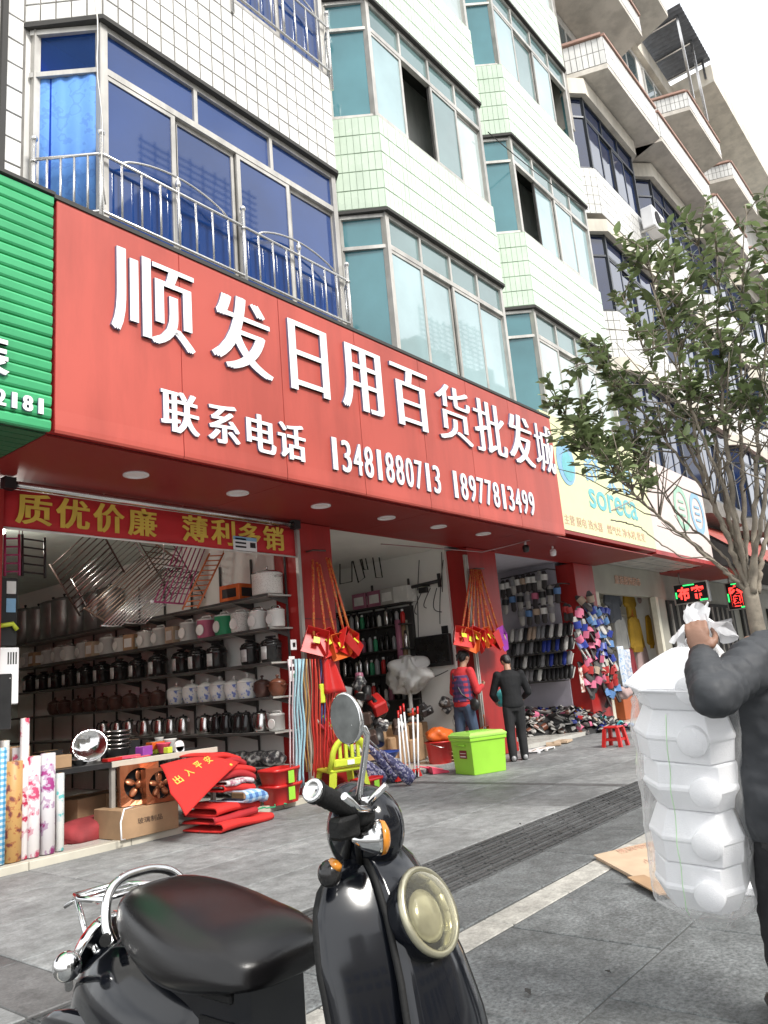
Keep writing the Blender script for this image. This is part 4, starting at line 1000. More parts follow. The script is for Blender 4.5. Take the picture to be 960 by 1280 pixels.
# ---- front table
tb = thing('display_table', 'dark topped display table with a pale edge inside the cookware shop door', 'table', (4.3, 7.1, .055))
q = MB(); q.box(3.05, 5.32, 6.75, 7.6, .69, .715); q.build('tabletop', m_black, tb)
q = MB(); q.box(4.1, 5.32, 6.73, 6.749, .665, .72, bev=.004); q.box(3.05, 4.095, 6.731, 6.748, .67, .715, 1); q.build('edge_strip', [m_ledge, m_black], tb)
for x, y in ((4.13, 6.78), (5.28, 6.78), (3.1, 6.78), (3.1, 7.55), (5.28, 7.55)):
    q = MB(); q.box(x-.02, x+.02, y-.02, y+.02, .056, .69); q.build('leg', m_concrete, tb)
def on_table(px, py, Y): p = atY(px, py, Y); return V(p.x, Y, .717)
# bright basin, colanders, boxes on it
def bowl(name, label, c, r, h, m, rot=(0, 0, 0), cat='bowl'):
    q = MB(); q.lathe([(r*.55, 0), (r*.6, .004), (r*.95, h*.9), (r*1.06, h), (r*1.06, h+.006), (r*.93, h*.88), (r*.57, .012), (0.0001, .01)], 20); o = q.build(name, m); o.location = c; o.rotation_euler = rot; tag(o, label, cat); return o
bowl('steel_basin', 'shiny steel basin tilted up to face the street on the display table', on_table(112, 930, 6.95)+V(0, 0, .14), .15, .07, m_chrome, (1.15, 0, -.5))
for k in range(5): bowl('colander', 'steel colander in the stack behind the tilted basin, '+['lowest', 'second from below', 'middle', 'second from top', 'topmost'][k]+' one', on_table(146, 930, 7.3)+V(0, 0, k*.042), .14, .09, m_steel)['group'] = 'stacked colanders'
bowl('steel_basin', 'small steel bowl left of the tilted basin', on_table(82, 930, 7.1), .10, .06, m_steel)
bowl('steel_basin', 'small steel bowl stacked under the tilted basin', on_table(100, 940, 6.95), .09, .05, m_steel)
for k, (px, Y, sx, sy, sz, m, lab) in enumerate(((180, 7.0, .14, .1, .09, m_purple, 'purple plastic box on the display table'), (200, 7.1, .26, .12, .07, m_orange, 'orange flat box on the display table'), (195, 7.2, .24, .12, .04, m_yellowlime, 'yellow green box under the orange box'), (160, 6.9, .22, .08, .03, m_pinkplastic, 'pink packet lying on the display table'), (210, 6.85, .07, .06, .06, m_yellowlime, 'small lime box at the front of the display table'), (140, 6.85, .16, .1, .03, m_redplastic, 'red packet lying at the front of the display table'), (176, 6.82, .2, .07, .012, m_pinkplastic, 'pink flat packet on the table edge'), (72, 6.95, .2, .14, .11, m_card, 'small cardboard box left on the dark table'), (60, 7.2, .22, .15, .15, m_dkgloss, 'black boxed pot at the left of the table'), (165, 7.35, .14, .1, .15, m_black, 'black coffee pot box behind the purple box'))):
    p = on_table(px, 935, Y); z0 = .717 if k != 1 else .758
    carton('packet', lab, p.x if k != 2 else on_table(200, 935, 7.1).x, Y if k != 2 else 7.1, z0, sx, sy, sz, m, None, random.uniform(-.3, .3), 'box')
rdt = random.Random(21)
for k in range(16):
    x, y = rdt.uniform(3.2, 5.2), rdt.uniform(6.95, 7.5); cm, cn = rdt.choice([(m_dkgloss, 'glossy black'), (m_enamel, 'white'), (m_pinkplastic, 'pink'), (m_steel, 'steel'), (m_card2, 'pale brown'), (m_yellowlime, 'lime'), (m_greybits, 'mottled grey'), (m_orange, 'orange'), (m_blueplastic, 'blue')])
    sx, sy, sz = rdt.uniform(.05, .2), rdt.uniform(.05, .14), rdt.uniform(.02, .13)
    if rdt.random() < .4: bowl('kitchen_tin', f'{cn} small tin, {ORD[k]} piece of the clutter on the display table', V(x, y, .717), sx*.4+.02, sz+.02, cm, cat='tin')['group'] = 'small wares on the display table'
    else: carton('packet', f'{cn} small packet, {ORD[k]} among the clutter on the display table', x, y, .717, sx, sy, sz, cm, m_paperwhite if k % 3 == 0 else None, rdt.uniform(-.6, .6))['group'] = 'small wares on the display table'
q = MB(); c = on_table(225, 930, 6.82); q.prism([c+V(.05*sin(t)*1, 0, .055+.055*cos(t)) for t in [2*pi*i/16 for i in range(16)]], (0, .03, 0)); q.box(c.x-.05, c.x+.05, c.y, c.y+.03, c.z, c.z+.05); tag(q.build('table_clock', m_white), 'small white round topped clock at the right end of the display table', 'clock')
for k in range(5):
    p = on_table(100+k*14, 905, 7.45); P_ket.put((p.x, 7.5, .735), .5*k, f'steel jug {["far left", "left", "in the middle", "right", "far right"][k]} in the row at the back of the display table', 'jugs at the back of the table', .9)
for k, (px, lab) in enumerate(((145, 'cardboard box with an open flap under the table'), (100, 'cardboard box deep under the dark table'))):
    p = atY(px, 985, 7.35); carton('cardboard_box', lab, p.x, 7.35, .057, .42, .35, .34, m_card, None, .3)
blob('cloth_heap', 'dark red crumpled cloth heap under the table behind the plastic rolls', 'cloth', (4.05, 7.05, .12), (.42, .22, .12), mat('dull_red_cloth', (.26, .03, .035), .8, var=.3), 5)
# ---- standing rolls of printed table cloth
m_roll = [pattern_mat('blue_gingham', 'check', [(.62, .68, .72), (.16, .42, .62), (.05, .25, .48)], 45), pattern_mat('tan_floral', 'blotch', [(.50, .29, .10), (.50, .29, .10), (.40, .16, .06), (.18, .05, .04)], 14), pattern_mat('red_floral_white', 'blotch', [(.72, .68, .68), (.72, .68, .68), (.62, .40, .44), (.48, .02, .07)], 11), pattern_mat('pink_floral_white', 'blotch', [(.72, .70, .70), (.70, .66, .68), (.62, .36, .42), (.50, .06, .14)], 10), pattern_mat('violet_floral_white', 'blotch', [(.62, .60, .62), (.62, .60, .62), (.42, .30, .42), (.30, .03, .18)], 9), pattern_mat('pale_teal_print', 'blotch', [(.60, .60, .58), (.60, .60, .58), (.50, .55, .55), (.12, .42, .42)], 8)]
rolls = [(3.05, .055, .90, 0, 'blue gingham plastic roll at the left edge'), (3.165, .072, .78, 1, 'tan roll printed with brown flowers, widest of the rolls'), (3.255, .036, 1.12, 2, 'tall thin white roll with red flowers'), (3.335, .055, .80, 3, 'white roll with pink hearts and flowers'), (3.46, .062, .81, 4, 'greyish white roll with violet flowers'), (3.57, .036, .63, 5, 'short pale roll with a teal print'), (3.16, .04, .95, 5, 'pale roll standing behind the tan roll'), (3.28, .05, .88, 3, 'pink flowered roll standing behind the tall thin roll')]
for k, (x, r, h, mi, lab) in enumerate(rolls):
    y = 6.68 if k < 6 else 6.84
    t = thing('plastic_roll', lab+' of table covering in the doorway', 'roll', (x, y, .062), 'rolls of table covering in the doorway')
    q = MB(); q.lathe([(r*.9, 0), (r, .004), (r, h-.004), (r*.9, h)], 18, (x, y, .062)); q.build('sheet', m_roll[mi], t)
    q = MB(); q.lathe([(r*.35, h-.001), (r*.35, h+.004)], 12, (x, y, .062)); q.build('core', m_card, t)
# packages at the left door frame
for k, (p0, p1, m, lm, lab) in enumerate((((-6, 722), (19, 808), m_black, m_white, 'black blister packs with a yellow tool hanging at the left door frame'), ((-6, 810), (21, 880), m_white, m_black, 'white vented appliance panel at the left door frame'), ((-6, 843), (12, 912), m_black, m_white, 'black glass panel leaning in front of the white vented panel'))):
    Y = 6.7-.05*k; a, b = atY(*p0, Y), atY(*p1, Y)
    t = thing('appliance_pack', lab, 'appliance', ((a.x+b.x)/2, Y, b.z)); q = MB(); q.box(a.x, b.x, Y-.03, Y+.03, b.z, a.z, bev=.008); q.build('panel', m, t)
    if k == 1:
        for j in range(4): q = MB(); q.box(b.x-.10+j*.022, b.x-.09+j*.022, Y-.034, Y-.0305, a.z-.14, a.z-.04); q.build('vent_slot', m_black, t)
    elif k == 0:
        q = MB(); q.box(b.x-.1, b.x-.02, Y-.036, Y-.0305, a.z-.14, a.z-.03); q.build('card', m_paperwhite, t)
        q = MB(); q.box(b.x-.1, b.x-.02, Y-.036, Y-.0305, a.z-.3, a.z-.18); q.build('card', m_blueprint, t)
        q = MB(); q.tube([V(b.x-.16, Y-.05, a.z-.42), V(b.x-.05, Y-.05, a.z-.4), V(b.x-.01, Y-.05, a.z-.45)], .02, 8); q.build('yellow_tool', m_yellowlime, t)
    else:
        q = MB(); q.ell((b.x-.02, Y-.032, a.z-.04), (.006, .004, .006), 8, 6); q.build('screw', m_steel, t)
cr = carton('cardboard_box', 'brown cardboard box behind the rolls at the left door frame', 3.2, 7.15, .72, .5, .35, .22, m_card)
tf = MB(); tf.box(3.0, 3.6, 6.9, 7.4, .055, .715); tag(tf.build('box_stack', m_card), 'stacked cartons hidden behind the plastic rolls', 'boxes')
# ---- box with two extractor fans
cb_ = carton('cardboard_box', 'closed brown cardboard carton on the door step carrying two copper fans', 4.33, 6.70, .06, .60, .46, .25, m_card, None, 0)
q = lettering('lettering', '玻璃制品', (4.19, 6.468, .17), (.26, 0, 0), (0, 0, .05), (0, -.001, 0), m_brown, cb_)
def fan(label, x, y, z, rz, s=.30):
    t = thing('extractor_fan', label, 'fan', (0, 0, 0), 'copper extractor fans')
    h = s/2; q = MB(); n = 24
    circ = [(h*.8*cos(2*pi*i/n+pi/4), h*.8*sin(2*pi*i/n+pi/4)) for i in range(n)]
    def sq(i):
        a = 2*pi*i/n+pi/4; k = h/max(abs(cos(a)), abs(sin(a))); return (k*cos(a), k*sin(a))
    for i in range(n):
        j = (i+1) % n
        for ya, yb in ((-.06, -.06),):
            o_, p_, c_, d_ = sq(i), sq(j), circ[j], circ[i]
            q.add([(o_[0], -.06, o_[1]+h), (p_[0], -.06, p_[1]+h), (c_[0], -.045, c_[1]+h), (d_[0], -.045, d_[1]+h)], [(0, 1, 2, 3)])
            q.add([(o_[0], -.06, o_[1]+h), (p_[0], -.06, p_[1]+h), (p_[0], .06, p_[1]+h), (o_[0], .06, o_[1]+h)], [(3, 2, 1, 0)])
            q.add([(c_[0], -.045, c_[1]+h), (d_[0], -.045, d_[1]+h), (d_[0], .05, d_[1]+h), (c_[0], .05, c_[1]+h)], [(3, 2, 1, 0)])
    q.build('housing', m_copper, t)
    q = MB(); q.lathe([(h*.78, .04), (h*.78, .045)], 20, (0, 0, h), (0, -1, 0)); q.v = [v+V(0, .09, 0) for v in q.v]; q.build('back_plate', m_dark, t)
    for k in range(5):
        a = 2*pi*k/5+.3; q = MB()
        q.ell((h*.45*cos(a), -.005, h+h*.45*sin(a)), (h*.30, .012, h*.19), 10, 6, mat=Matrix.Rotation(-a, 3, 'Y') @ Matrix.Rotation(.5, 3, 'X')); q.build('blade', m_copper, t)
    q = MB(); q.ell((0, -.03, h), (h*.22, .03, h*.22), 12, 8); q.build('hub', m_copper, t)
    t.location = (x, y, z); t.rotation_euler = (-.08, 0, rz)
fan('copper coloured extractor fan in front, standing on the cardboard carton', 4.47, 6.52, .312, -.22, .31)
fan('copper coloured extractor fan half hidden behind the other one on the carton', 4.33, 6.66, .312, -.3, .36)
cd_ = MB(); cd_.tube([V(4.2, 6.55, .315), V(4.05, 6.46, .32), V(3.99, 6.42, .22), V(3.99, 6.41, .08), V(4.05, 6.45, .07)], .008, 6); tag(cd_.build('power_cord', m_white), 'white power cord looping down from the fans over the carton edge', 'cord')
# ---- red door mats
m_mat = mat('red_door_mat', (.60, .022, .018), .85, var=.06, scale=3, bump=.3, bscale=300)
m_matback = mat('mat_backing', (.45, .44, .42), .7)
def fold(label, x0, x1, y0, y1, z, h, m, rz=0, name='folded_mat', droop=.0):
    """a mat folded double: two plies joined by a round fold at the front, open at the back"""
    q = MB(); n = 10; L_ = (y1-y0); t = h/2
    prof = [(L_/2, t), (0, t*1.02), (-L_/2+t, t), (-L_/2+t*.3, t*.7), (-L_/2, 0), (-L_/2+t*.3, -t*.7), (-L_/2+t, -t), (0, -t), (L_/2, -t*.9)]
    def fn(u, v):
        k = v*(len(prof)-1); i = min(int(k), len(prof)-2); a, b = prof[i], prof[i+1]; f = k-i
        y, zz = a[0]+(b[0]-a[0])*f, a[1]+(b[1]-a[1])*f
        s_ = 2*u-1; return V((x1-x0)/2*s_, y*(1+.02*sin(7*u+z*30)), zz*(.9+.1*cos(3*u+z*50))+.012*sin(5*u+z*40)-droop*max(0, s_)**2)
    q.grid(fn, 14, 24, smooth=True)
    o = q.build(name, m, solid=.014); o.location = ((x0+x1)/2, (y0+y1)/2, z+h/2); o.rotation_euler = (0, 0, rz); tag(o, label, 'door mat', 'door mats piled on the step'); return o
m_darkred = mat('dark_red_mat', (.36, .015, .02), .85); m_plaidb = pattern_mat('blue_plaid', 'check', [(.06, .14, .34), (.20, .36, .58), (.46, .56, .66)], 22, .8)
fold('folded red door mat at the bottom of the pile', 4.72, 5.42, 6.02, 6.55, .01, .07, m_mat, .12)
fold('dark red folded mat second from the bottom of the pile', 4.74, 5.25, 6.06, 6.55, .085, .06, m_darkred, -.04)
fold('red folded mat third from the bottom of the pile', 4.76, 5.30, 6.08, 6.6, .15, .07, m_mat, .03)
fold('blue plaid folded cloth sticking out of the red mat pile', 5.02, 5.32, 6.0, 6.5, .225, .10, m_plaidb, .10, 'folded_cloth', .05)
fold('red folded mat just above the blue plaid cloth', 4.9, 5.30, 6.14, 6.65, .33, .06, m_mat, .05, droop=.03)
fold('pale printed folded mat in the middle of the red pile', 4.9, 5.26, 6.12, 6.62, .395, .04, pattern_mat('pale_stripe_print', 'blotch', [(.55, .5, .5), (.4, .25, .28), (.3, .1, .15), (.6, .58, .56)], 18, .8), .09, droop=.03)
fold('dark red folded mat above the pale printed mat', 4.9, 5.36, 6.2, 6.7, .44, .06, m_darkred, -.03, droop=.05)
fold('red folded mat second from the top of the pile', 4.9, 5.38, 6.22, 6.74, .505, .06, m_mat, .06, droop=.06)
fold('dark red folded mat third from the top of the pile', 4.88, 5.30, 6.26, 6.76, .57, .05, m_darkred, .0, droop=.05)
fold('red folded mat uppermost at the back of the pile', 4.85, 5.26, 6.30, 6.78, .625, .05, m_mat, .05, droop=.04)
# big mat draped over the pile with its corner hanging to the front
P00, P10, P01, P11 = atY(200, 957, 6.36), atY(299, 953, 6.22), atY(213, 992, 6.08), atY(232, 1020, 5.93)
dm = thing('draped_mat', 'large red door mat with gold characters draped over the front of the mat pile', 'door mat', (P00+P11)/2, 'door mats piled on the step')
def bil(u, v): return (P00*(1-u)+P10*u)*(1-v)+(P01*(1-u)+P11*u)*v
nrm = (P10-P00).cross(P01-P00).normalized(); nrm = -nrm if nrm.y > 0 else nrm
def drape(u, v): return bil(u, v)+nrm*(.03*sin(pi*v)+.015*sin(pi*u))+V(0, 0, .05*sin(pi*u)*(1-v)**2)
q = MB(); q.grid(drape, 16, 16); q.build('mat', m_mat, dm, solid=.014)
def find_uv(px, py): return min(((a/50, b/50) for a in range(51) for b in range(51)), key=lambda t: (proj(drape(*t))[0]-px)**2+(proj(drape(*t))[1]-py)**2)
for ch, px, py in (('出', 219, 979), ('入', 233, 970), ('平', 245, 961), ('安', 257, 954)):
    u, v = find_uv(px, py); p = drape(u, v); p2 = drape(*find_uv(px+11, py-7)); du = (p2-p).normalized(); dn = (drape(min(1, u+.02), v)-drape(u, v)).cross(drape(u, max(0, v-.02))-drape(u, v)).normalized(); dn = -dn if dn.dot(EYE-p) < 0 else dn
    dv = dn.cross(du).normalized(); lettering('character', ch, p+dn*.009-dv*.03, du*.085, dv*.085, dn*.003, m_gold, dm, .012)
u, v = find_uv(289, 957); p = drape(u, v); q = MB(); q.lathe([(.016, 0), (.016, .004), (0, .005)], 10, p+nrm*.008, nrm); q.build('eyelet', m_gold, dm)
# ---- red tubs with a green card
def tub(label, c, sx, sy, h, rz):
    t = thing('plastic_tub', label, 'tub', (0, 0, 0), 'red plastic tubs by the pillar'); q = MB()
    def ring(k, z): return [V(k*sx/2*cos(a)*(abs(cos(a))**-.5 if abs(cos(a)) > .2 else 1)*.9, k*sy/2*sin(a)*(abs(sin(a))**-.5 if abs(sin(a)) > .2 else 1)*.9, z) for a in [2*pi*i/24 for i in range(24)]]
    rs_ = [ring(.82, 0), ring(.86, .01), ring(1.0, h), ring(1.06, h), ring(1.06, h-.025), ring(1.02, h-.027)]
    rs_ = [ring(.82, 0), ring(1.0, h-.03), ring(1.07, h-.029), ring(1.07, h), ring(.97, h), ring(.8, .012)]
    for a, b in zip(rs_, rs_[1:]): q.add(a+b, [(i, (i+1) % 24, 24+(i+1) % 24, 24+i) for i in range(24)], 0, True)
    q.add(rs_[-1], [list(range(24))]); q.build('body', m_redplastic, t)
    q = MB(); q.box(-.07, .03, -sy/2*1.02-.004, -sy/2*1.02, h*.2, h*.85); q.build('price_card', m_limeplastic, t)
    t.location = c; t.rotation_euler = (0, 0, rz); return t
tub('red plastic tub on the step with a lime price card, lower one of two', (5.98, 6.52, .06), .5, .34, .2, .1)
tub('red plastic tub stacked askew on top of the other tub', (5.95, 6.5, .235), .5, .34, .19, .18)
carton('cardboard_box', 'small cardboard box behind the red tubs', 5.7, 6.75, .06, .25, .2, .16, m_card)
q = MB(); rd = random.Random(4)
q.tube([V(5.3+k*.05, 6.42+.05*sin(k*1.9), .068+.012*sin(k*1.3)) for k in range(16)], .008, 6); tag(q.build('green_string', m_greencan), 'loose green plastic string on the step below the tubs', 'string')
for p_ in [P_white, P_clay, P_dark, P_steel, P_cook, P_ket, P_ketb]+list(P_tin.values()): p_.done()
# ================================================================ HARDWARE SHOP (between first and second pillar)
m_handle = pattern_mat('orange_red_handle_wrap', 'blotch', [(.55, .06, .03), (.58, .10, .04), (.62, .30, .06), (.60, .16, .05)], 40, .5)
# long-handled dustpans hung by their handles
def dustpan_hung(label, top, pan, m, rz, grp):
    t = thing('long_dustpan', label, 'dustpan', pan, grp)
    q = MB(); q.tube([top, pan+V(0, 0, .1)], .017, 7); q.build('handle', m_handle, t)
    R = Matrix.Rotation(rz, 3, 'Z') @ Matrix.Rotation(-.5+.25*sin(pan.x*37), 3, 'X') @ Matrix.Rotation(.5*sin(pan.x*53), 3, 'Y'); q = MB()
    sh_ = [V(-.16, 0, -.13), V(.16, 0, -.13), V(.13, -.02, .13), V(-.13, -.02, .13)]
    q.add([pan+R @ p for p in sh_]+[pan+R @ (p+V(0, -.07 if i < 2 else -.11, .02)) for i, p in enumerate(sh_)], [(0, 1, 2, 3), (0, 3, 7, 4), (1, 5, 6, 2), (3, 2, 6, 7)])
    q.build('pan', m, t, solid=.006)
    q = MB(); q.box(-.04, .035, -.094, -.09, -.03, .05); q.v = [pan+R @ v for v in q.v]; q.build('sticker', m_yellowlime, t)
g1 = 'long dustpans hung on the first pillar'
cols_ = [m_redplastic, m_redplastic, m_orange, m_redplastic, m_redplastic]
for k, (tx, ty, bx, by) in enumerate(((391, 700, 393, 806), (396, 703, 408, 808), (399, 705, 421, 812), (408, 697, 432, 806), (411, 698, 440, 808))):
    dustpan_hung(f'red long handled dustpan hung on the first pillar, {ORD[k]} from its left edge', atY(tx, ty, 6.5), atY(bx, by, 6.42-.02*k), cols_[k], .2*(k-2), g1)
g2 = 'long dustpans hung on the second pillar'
for k, (tx, bx, m) in enumerate(((589, 578, m_redplastic), (591, 585, m_orange), (593, 592, m_redplastic), (595, 600, m_redplastic), (596, 607, m_orange), (598, 614, m_redplastic), (600, 625, m_purple), (594, 620, m_redplastic))):
    dustpan_hung(('purple long handled dustpan hung rightmost on the second pillar' if m is m_purple else f'{"orange" if m is m_orange else "red"} long handled dustpan hung on the second pillar, {ORD[k]} from its left'), atY(tx, 712, 6.5), atY(bx, 800+(3 if k % 2 else 0), 6.4-.01*k), m, .15*(k-3), g2)
for px, py, Y, lab in ((392, 690, 6.56, 'small bracket hook at the top of the first pillar'), (594, 712, 6.56, 'small bracket hook on the second pillar')):
    c = atY(px, py, Y); q = MB(); q.tube([V(c.x-.1, 6.59, c.z), V(c.x-.1, 6.47, c.z), V(c.x+.12, 6.47, c.z+.01)], .012, 6); tag(q.build('hook', m_brown), lab, 'hook')
# switch plates on the first pillar
for px, py, lab, m in ((367, 806, 'white switch plate on the first pillar', m_white), (365, 827, 'white socket plate below the switch on the first pillar', m_white), (366, 845, 'green and white notice plate lowest on the first pillar', m_greencan)):
    c = atY(px, py, 6.59); t = thing('wall_plate', lab, 'switch', c); q = MB(); q.box(c.x-.045, c.x+.045, 6.585, 6.599, c.z-.06, c.z+.06, bev=.004); q.build('plate', m_white, t)
    q = MB(); q.box(c.x-.02, c.x+.02, 6.58, 6.584, c.z-.025, c.z+.025); q.build('button', m if m is not m_white else m_black, t)
# hanging straps and hoses
strap_cols = [((.55, .46, .48), 'pale pink'), ((.34, .52, .58), 'pale blue'), ((.30, .48, .55), 'light blue'), ((.42, .24, .08), 'brown'), ((.20, .14, .10), 'dark brown'), ((.50, .03, .02), 'red'), ((.55, .06, .03), 'orange red'), ((.06, .08, .22), 'navy'), ((.52, .025, .02), 'bright red'), ((.48, .03, .025), 'scarlet'), ((.55, .10, .04), 'orange')]
for k, (px, y1) in enumerate(((361, 960), (368, 990), (374, 985), (380, 965), (384, 955), (390, 970), (395, 960), (400, 905), (404, 960), (409, 935), (413, 925))):
    a = atY(px, 824, 6.45-.01*(k % 3)); b = atY(px+2, y1, 6.45); m = mat('strap_'+strap_cols[k][1].replace(' ', '_'), strap_cols[k][0], .45)
    q = MB(); pts = [a.lerp(b, i/10)+V(.012*sin(i*1.1+k), .012*cos(i*.9+k*2), 0) for i in range(11)]
    q.tube(pts, .020 if k in (1, 2) else .013, 7, flat=.5); q.tube([p+V(.025, -.025, 0) for p in pts], .018 if k in (1, 2) else .011, 7, flat=.5)
    tag(q.build('hanging_strap', m), f'{strap_cols[k][1]} strap loop hanging on the first pillar, {ORD[k]} from the left', 'strap', 'straps hung on the first pillar')
c = atY(410, 845, 6.4); q = MB(); q.grid(lambda u, v: c+V((u-.5)*(.14+.22*v)+.1*v, -.03*sin(u*pi)-.02*sin(u*9), .22-.42*v), 10, 8); tag(q.build('red_bag', m_redplastic, solid=.03), 'red cloth bag hung below the dustpans on the first pillar', 'bag')
c = atY(404, 870, 6.42); q = MB(); q.box(c.x-.05, c.x+.02, 6.4, 6.44, c.z-.08, c.z+.14, bev=.01); tag(q.build('yellow_pack', m_yellowlime), 'small yellow pack under the red hanging bag', 'pack')
# wall hung wire frame rail, cables and television
rl = thing('hanging_rail', 'black hanging rail with wire frames high in the hardware shop', 'rail', (9.6, 8.5, 2.8))
A_, B_ = atX(420, 702, 9.8), atX(487, 688, 9.8); q = MB(); q.tube([A_, B_], .025, 8); q.build('rail', m_black, rl)
for p0, p1, p2 in (((425, 705), (425, 730), (440, 727)), ((441, 700), (448, 728), (456, 722)), ((466, 697), (470, 722), (478, 722)), ((452, 698), (455, 712), (460, 712))):
    a, b, d = atX(*p0, 9.75), atX(*p1, 9.75), atX(*p2, 9.75); q = MB(); q.tube([a, b, d, d+(a-b)], .012, 5); q.build('wire_frame', m_dkgloss, rl)
tv = thing('television', 'black flat television mounted on the white wall beside the woman in red', 'television', atX(543, 814, 10.18))
a, b = atX(519, 797, 10.16), atX(566, 831, 10.16)
q = MB(); q.box(10.12, 10.2, b.y, a.y, b.z, a.z, bev=.008); q.build('case', m_black, tv)
q = MB(); q.box(10.112, 10.119, b.y+.025, a.y-.025, b.z+.06, a.z-.025); q.build('screen', m_dkgloss, tv)
q = MB(); q.box(10.113, 10.119, b.y+.03, b.y+.1, b.z+.15, a.z-.04); q.build('paper_note', m_shelf, tv)
q = MB(); q.box(10.2, 10.25, (a.y+b.y)/2-.1, (a.y+b.y)/2+.1, (a.z+b.z)/2-.1, (a.z+b.z)/2+.1); q.build('bracket', m_black, tv)
ft = thing('wall_bracket', 'black wall mounted bracket trailing wires above the television', 'bracket', atX(530, 735, 10.2))
a, b = atX(510, 735, 10.1), atX(549, 726, 10.1); q = MB(); q.tube([a, b], .03, 8); q.obox((a+b)/2, (a+b)/2+V(.14, 0, 0), .05, .06); q.obox(b+V(0, 0, -.1), b+V(0, 0, .12), .03, .05); q.build('arm', m_black, ft)
q = MB(); q.box(10.1, 10.16, (a.y+b.y)/2-.05, (a.y+b.y)/2+.12, a.z-.12, a.z-.03, bev=.01); q.build('motor', m_black, ft)
for k, (x0, y0, x1, y1, sag) in enumerate(((522, 745, 523, 798, .0), (527, 740, 521, 768, .2), (546, 735, 552, 765, .25), (552, 690, 553, 740, .0), (538, 735, 533, 760, .2), (524, 700, 522, 738, 0), (560, 838, 530, 835, .3), (554, 700, 550, 780, .06))):
    a, b = atX(x0, y0, 10.235), atX(x1, y1, 10.235); q = MB(); q.tube([a.lerp(b, i/12)+V(0, sag*.5*sin(pi*i/12), -sag*.4*sin(pi*i/12)) for i in range(13)], .007, 5); q.build('wire', m_shelfedge, ft)
c = atX(556, 787, 10.24); q = MB(); q.box(10.23, 10.249, c.y-.06, c.y+.06, c.z-.06, c.z+.06); tag(q.build('wall_socket', m_black), 'small black wall box above the television corner', 'socket')
# shelving with bottles and flasks
s2 = thing('wall_shelving', 'dark wall shelving packed with bottles deeper in the hardware shop', 'shelving', (10.1, 8.6, 0))
L2 = [.95, 1.38, 1.76, 2.16, 2.5]
for z in L2: q = MB(); q.box(9.98, 10.24, 7.72, 12.5, z-.02, z); q.build('shelf_board', m_shelfedge, s2)
for k in range(6): q = MB(); q.box(10.2, 10.23, 7.74+k*.8, 7.77+k*.8, .06, 2.9); q.build('upright', m_shelfedge, s2)
bk_ = MB(); bk_.box(10.236, 10.248, 7.72, 12.5, .6, 2.45); bk_.build('back_panel', m_shelfedge, s2)
def bottle(m, capm, r=.04, h=.24):
    t = thing('bottle', 'bottle', 'bottle'); q = MB(); q.lathe([(r*.9, 0), (r, .008), (r, h*.7), (r*.5, h*.82), (r*.45, h*.86)], 10); q.build('body', m, t)
    q = MB(); q.lathe([(r*.55, h*.86+.001), (r*.55, h), (r*.4, h+.004)], 10); q.build('cap', capm, t); return Proto(t)
m_pinkb = mat('dusky_pink_bottle', (.36, .13, .2), .35); m_greyb = mat('grey_bottle', (.34, .34, .35), .3)
PB = [('black', bottle(m_dkgloss, m_black)), ('silver', bottle(m_steel, m_black, .038, .27)), ('dusky pink', bottle(m_pinkb, m_enamel)), ('grey', bottle(m_greyb, m_black, .035, .25)), ('red', bottle(m_redplastic, m_white)), ('white', bottle(m_enamel, m_black, .036, .22)), ('green', bottle(m_greencan, m_white))]
wts = [0, 0, 1, 1, 2, 3, 3, 5, 0, 1, 4, 6, 0, 1]
for li, z in enumerate(L2[:4]):
    for k in range(15):
        nm, pr = PB[random.choice(wts)]
        pr.put((10.07+random.uniform(-.02, .02), 7.82+k*.125+random.uniform(-.02, .02), z+.001), random.uniform(0, 6), f'{nm} bottle on the {["lowest", "lower middle", "upper middle", "upper"][li]} hardware shelf, {ORD[k]} from the door', 'bottles on the hardware shelves', random.uniform(.95, 1.25))
for nm, pr in PB: pr.done()
for k, (px, m, lab) in enumerate(((448, m_pinkb, 'dusky pink'), (467, m_pinkb, 'pink lidded'), (483, m_shelf, 'grey'), (500, m_enamel, 'white'))):
    y = yline(px, 9.95, 2.6); carton('storage_box', f'{lab} storage box on top of the hardware shelving', 10.08, y, 2.502, .24, .30, .26, m, m_paperwhite if k != 3 else None)
# fan wrapped in a plastic bag, striped post, packed goods
wf_ = thing('wrapped_fan', 'pedestal fan wrapped in cloudy plastic film in the hardware shop', 'fan', atZ(510, 925, 0))
c = atY(510, 840, 7.6); wf_.location = (c.x, 7.6, .055)
m_cloudy = film_mat('cloudy_film', (.80, .80, .78), clear=.25, rough=.35)
blob('plastic_cover', '', '', (c.x, 7.6, c.z-.05), (.30, .30, .26), m_cloudy, 9, wf_, n=22, amp=.42)
q = MB(); q.lathe([(.26, -.05), (.27, 0), (.26, .05)], 20, (c.x, 7.6, c.z), (0, -1, 0)); q.build('fan_head', m_shelf, wf_)
q = MB(); q.lathe([(.2, .056), (.2, .08), (.04, .1), (.03, c.z-.2), (.06, c.z-.1)], 14, (c.x, 7.6, 0)); q.build('stand', m_enamel, wf_)
for k in range(4): q = MB(); q.lathe([(.065, 0), (.07, .02), (.065, .045)], 12, (c.x, 7.6, .56+k*.07)); q.build('ring', m_enamel if k % 2 else m_orange, wf_)
for k, (px, m, lab) in enumerate(((502, m_pinkb, 'dusky pink patterned'), (508, m_card, 'brown'), (514, m_post, 'pale'))):
    a = atY(px, 775, 7.9); b = atY(px, 835, 7.9); q = MB(); q.lathe([(.05, 0), (.05, a.z-b.z)], 12, b); tag(q.build('paper_roll', m), f'{lab} upright roll behind the wrapped fan', 'roll', 'upright rolls behind the wrapped fan')
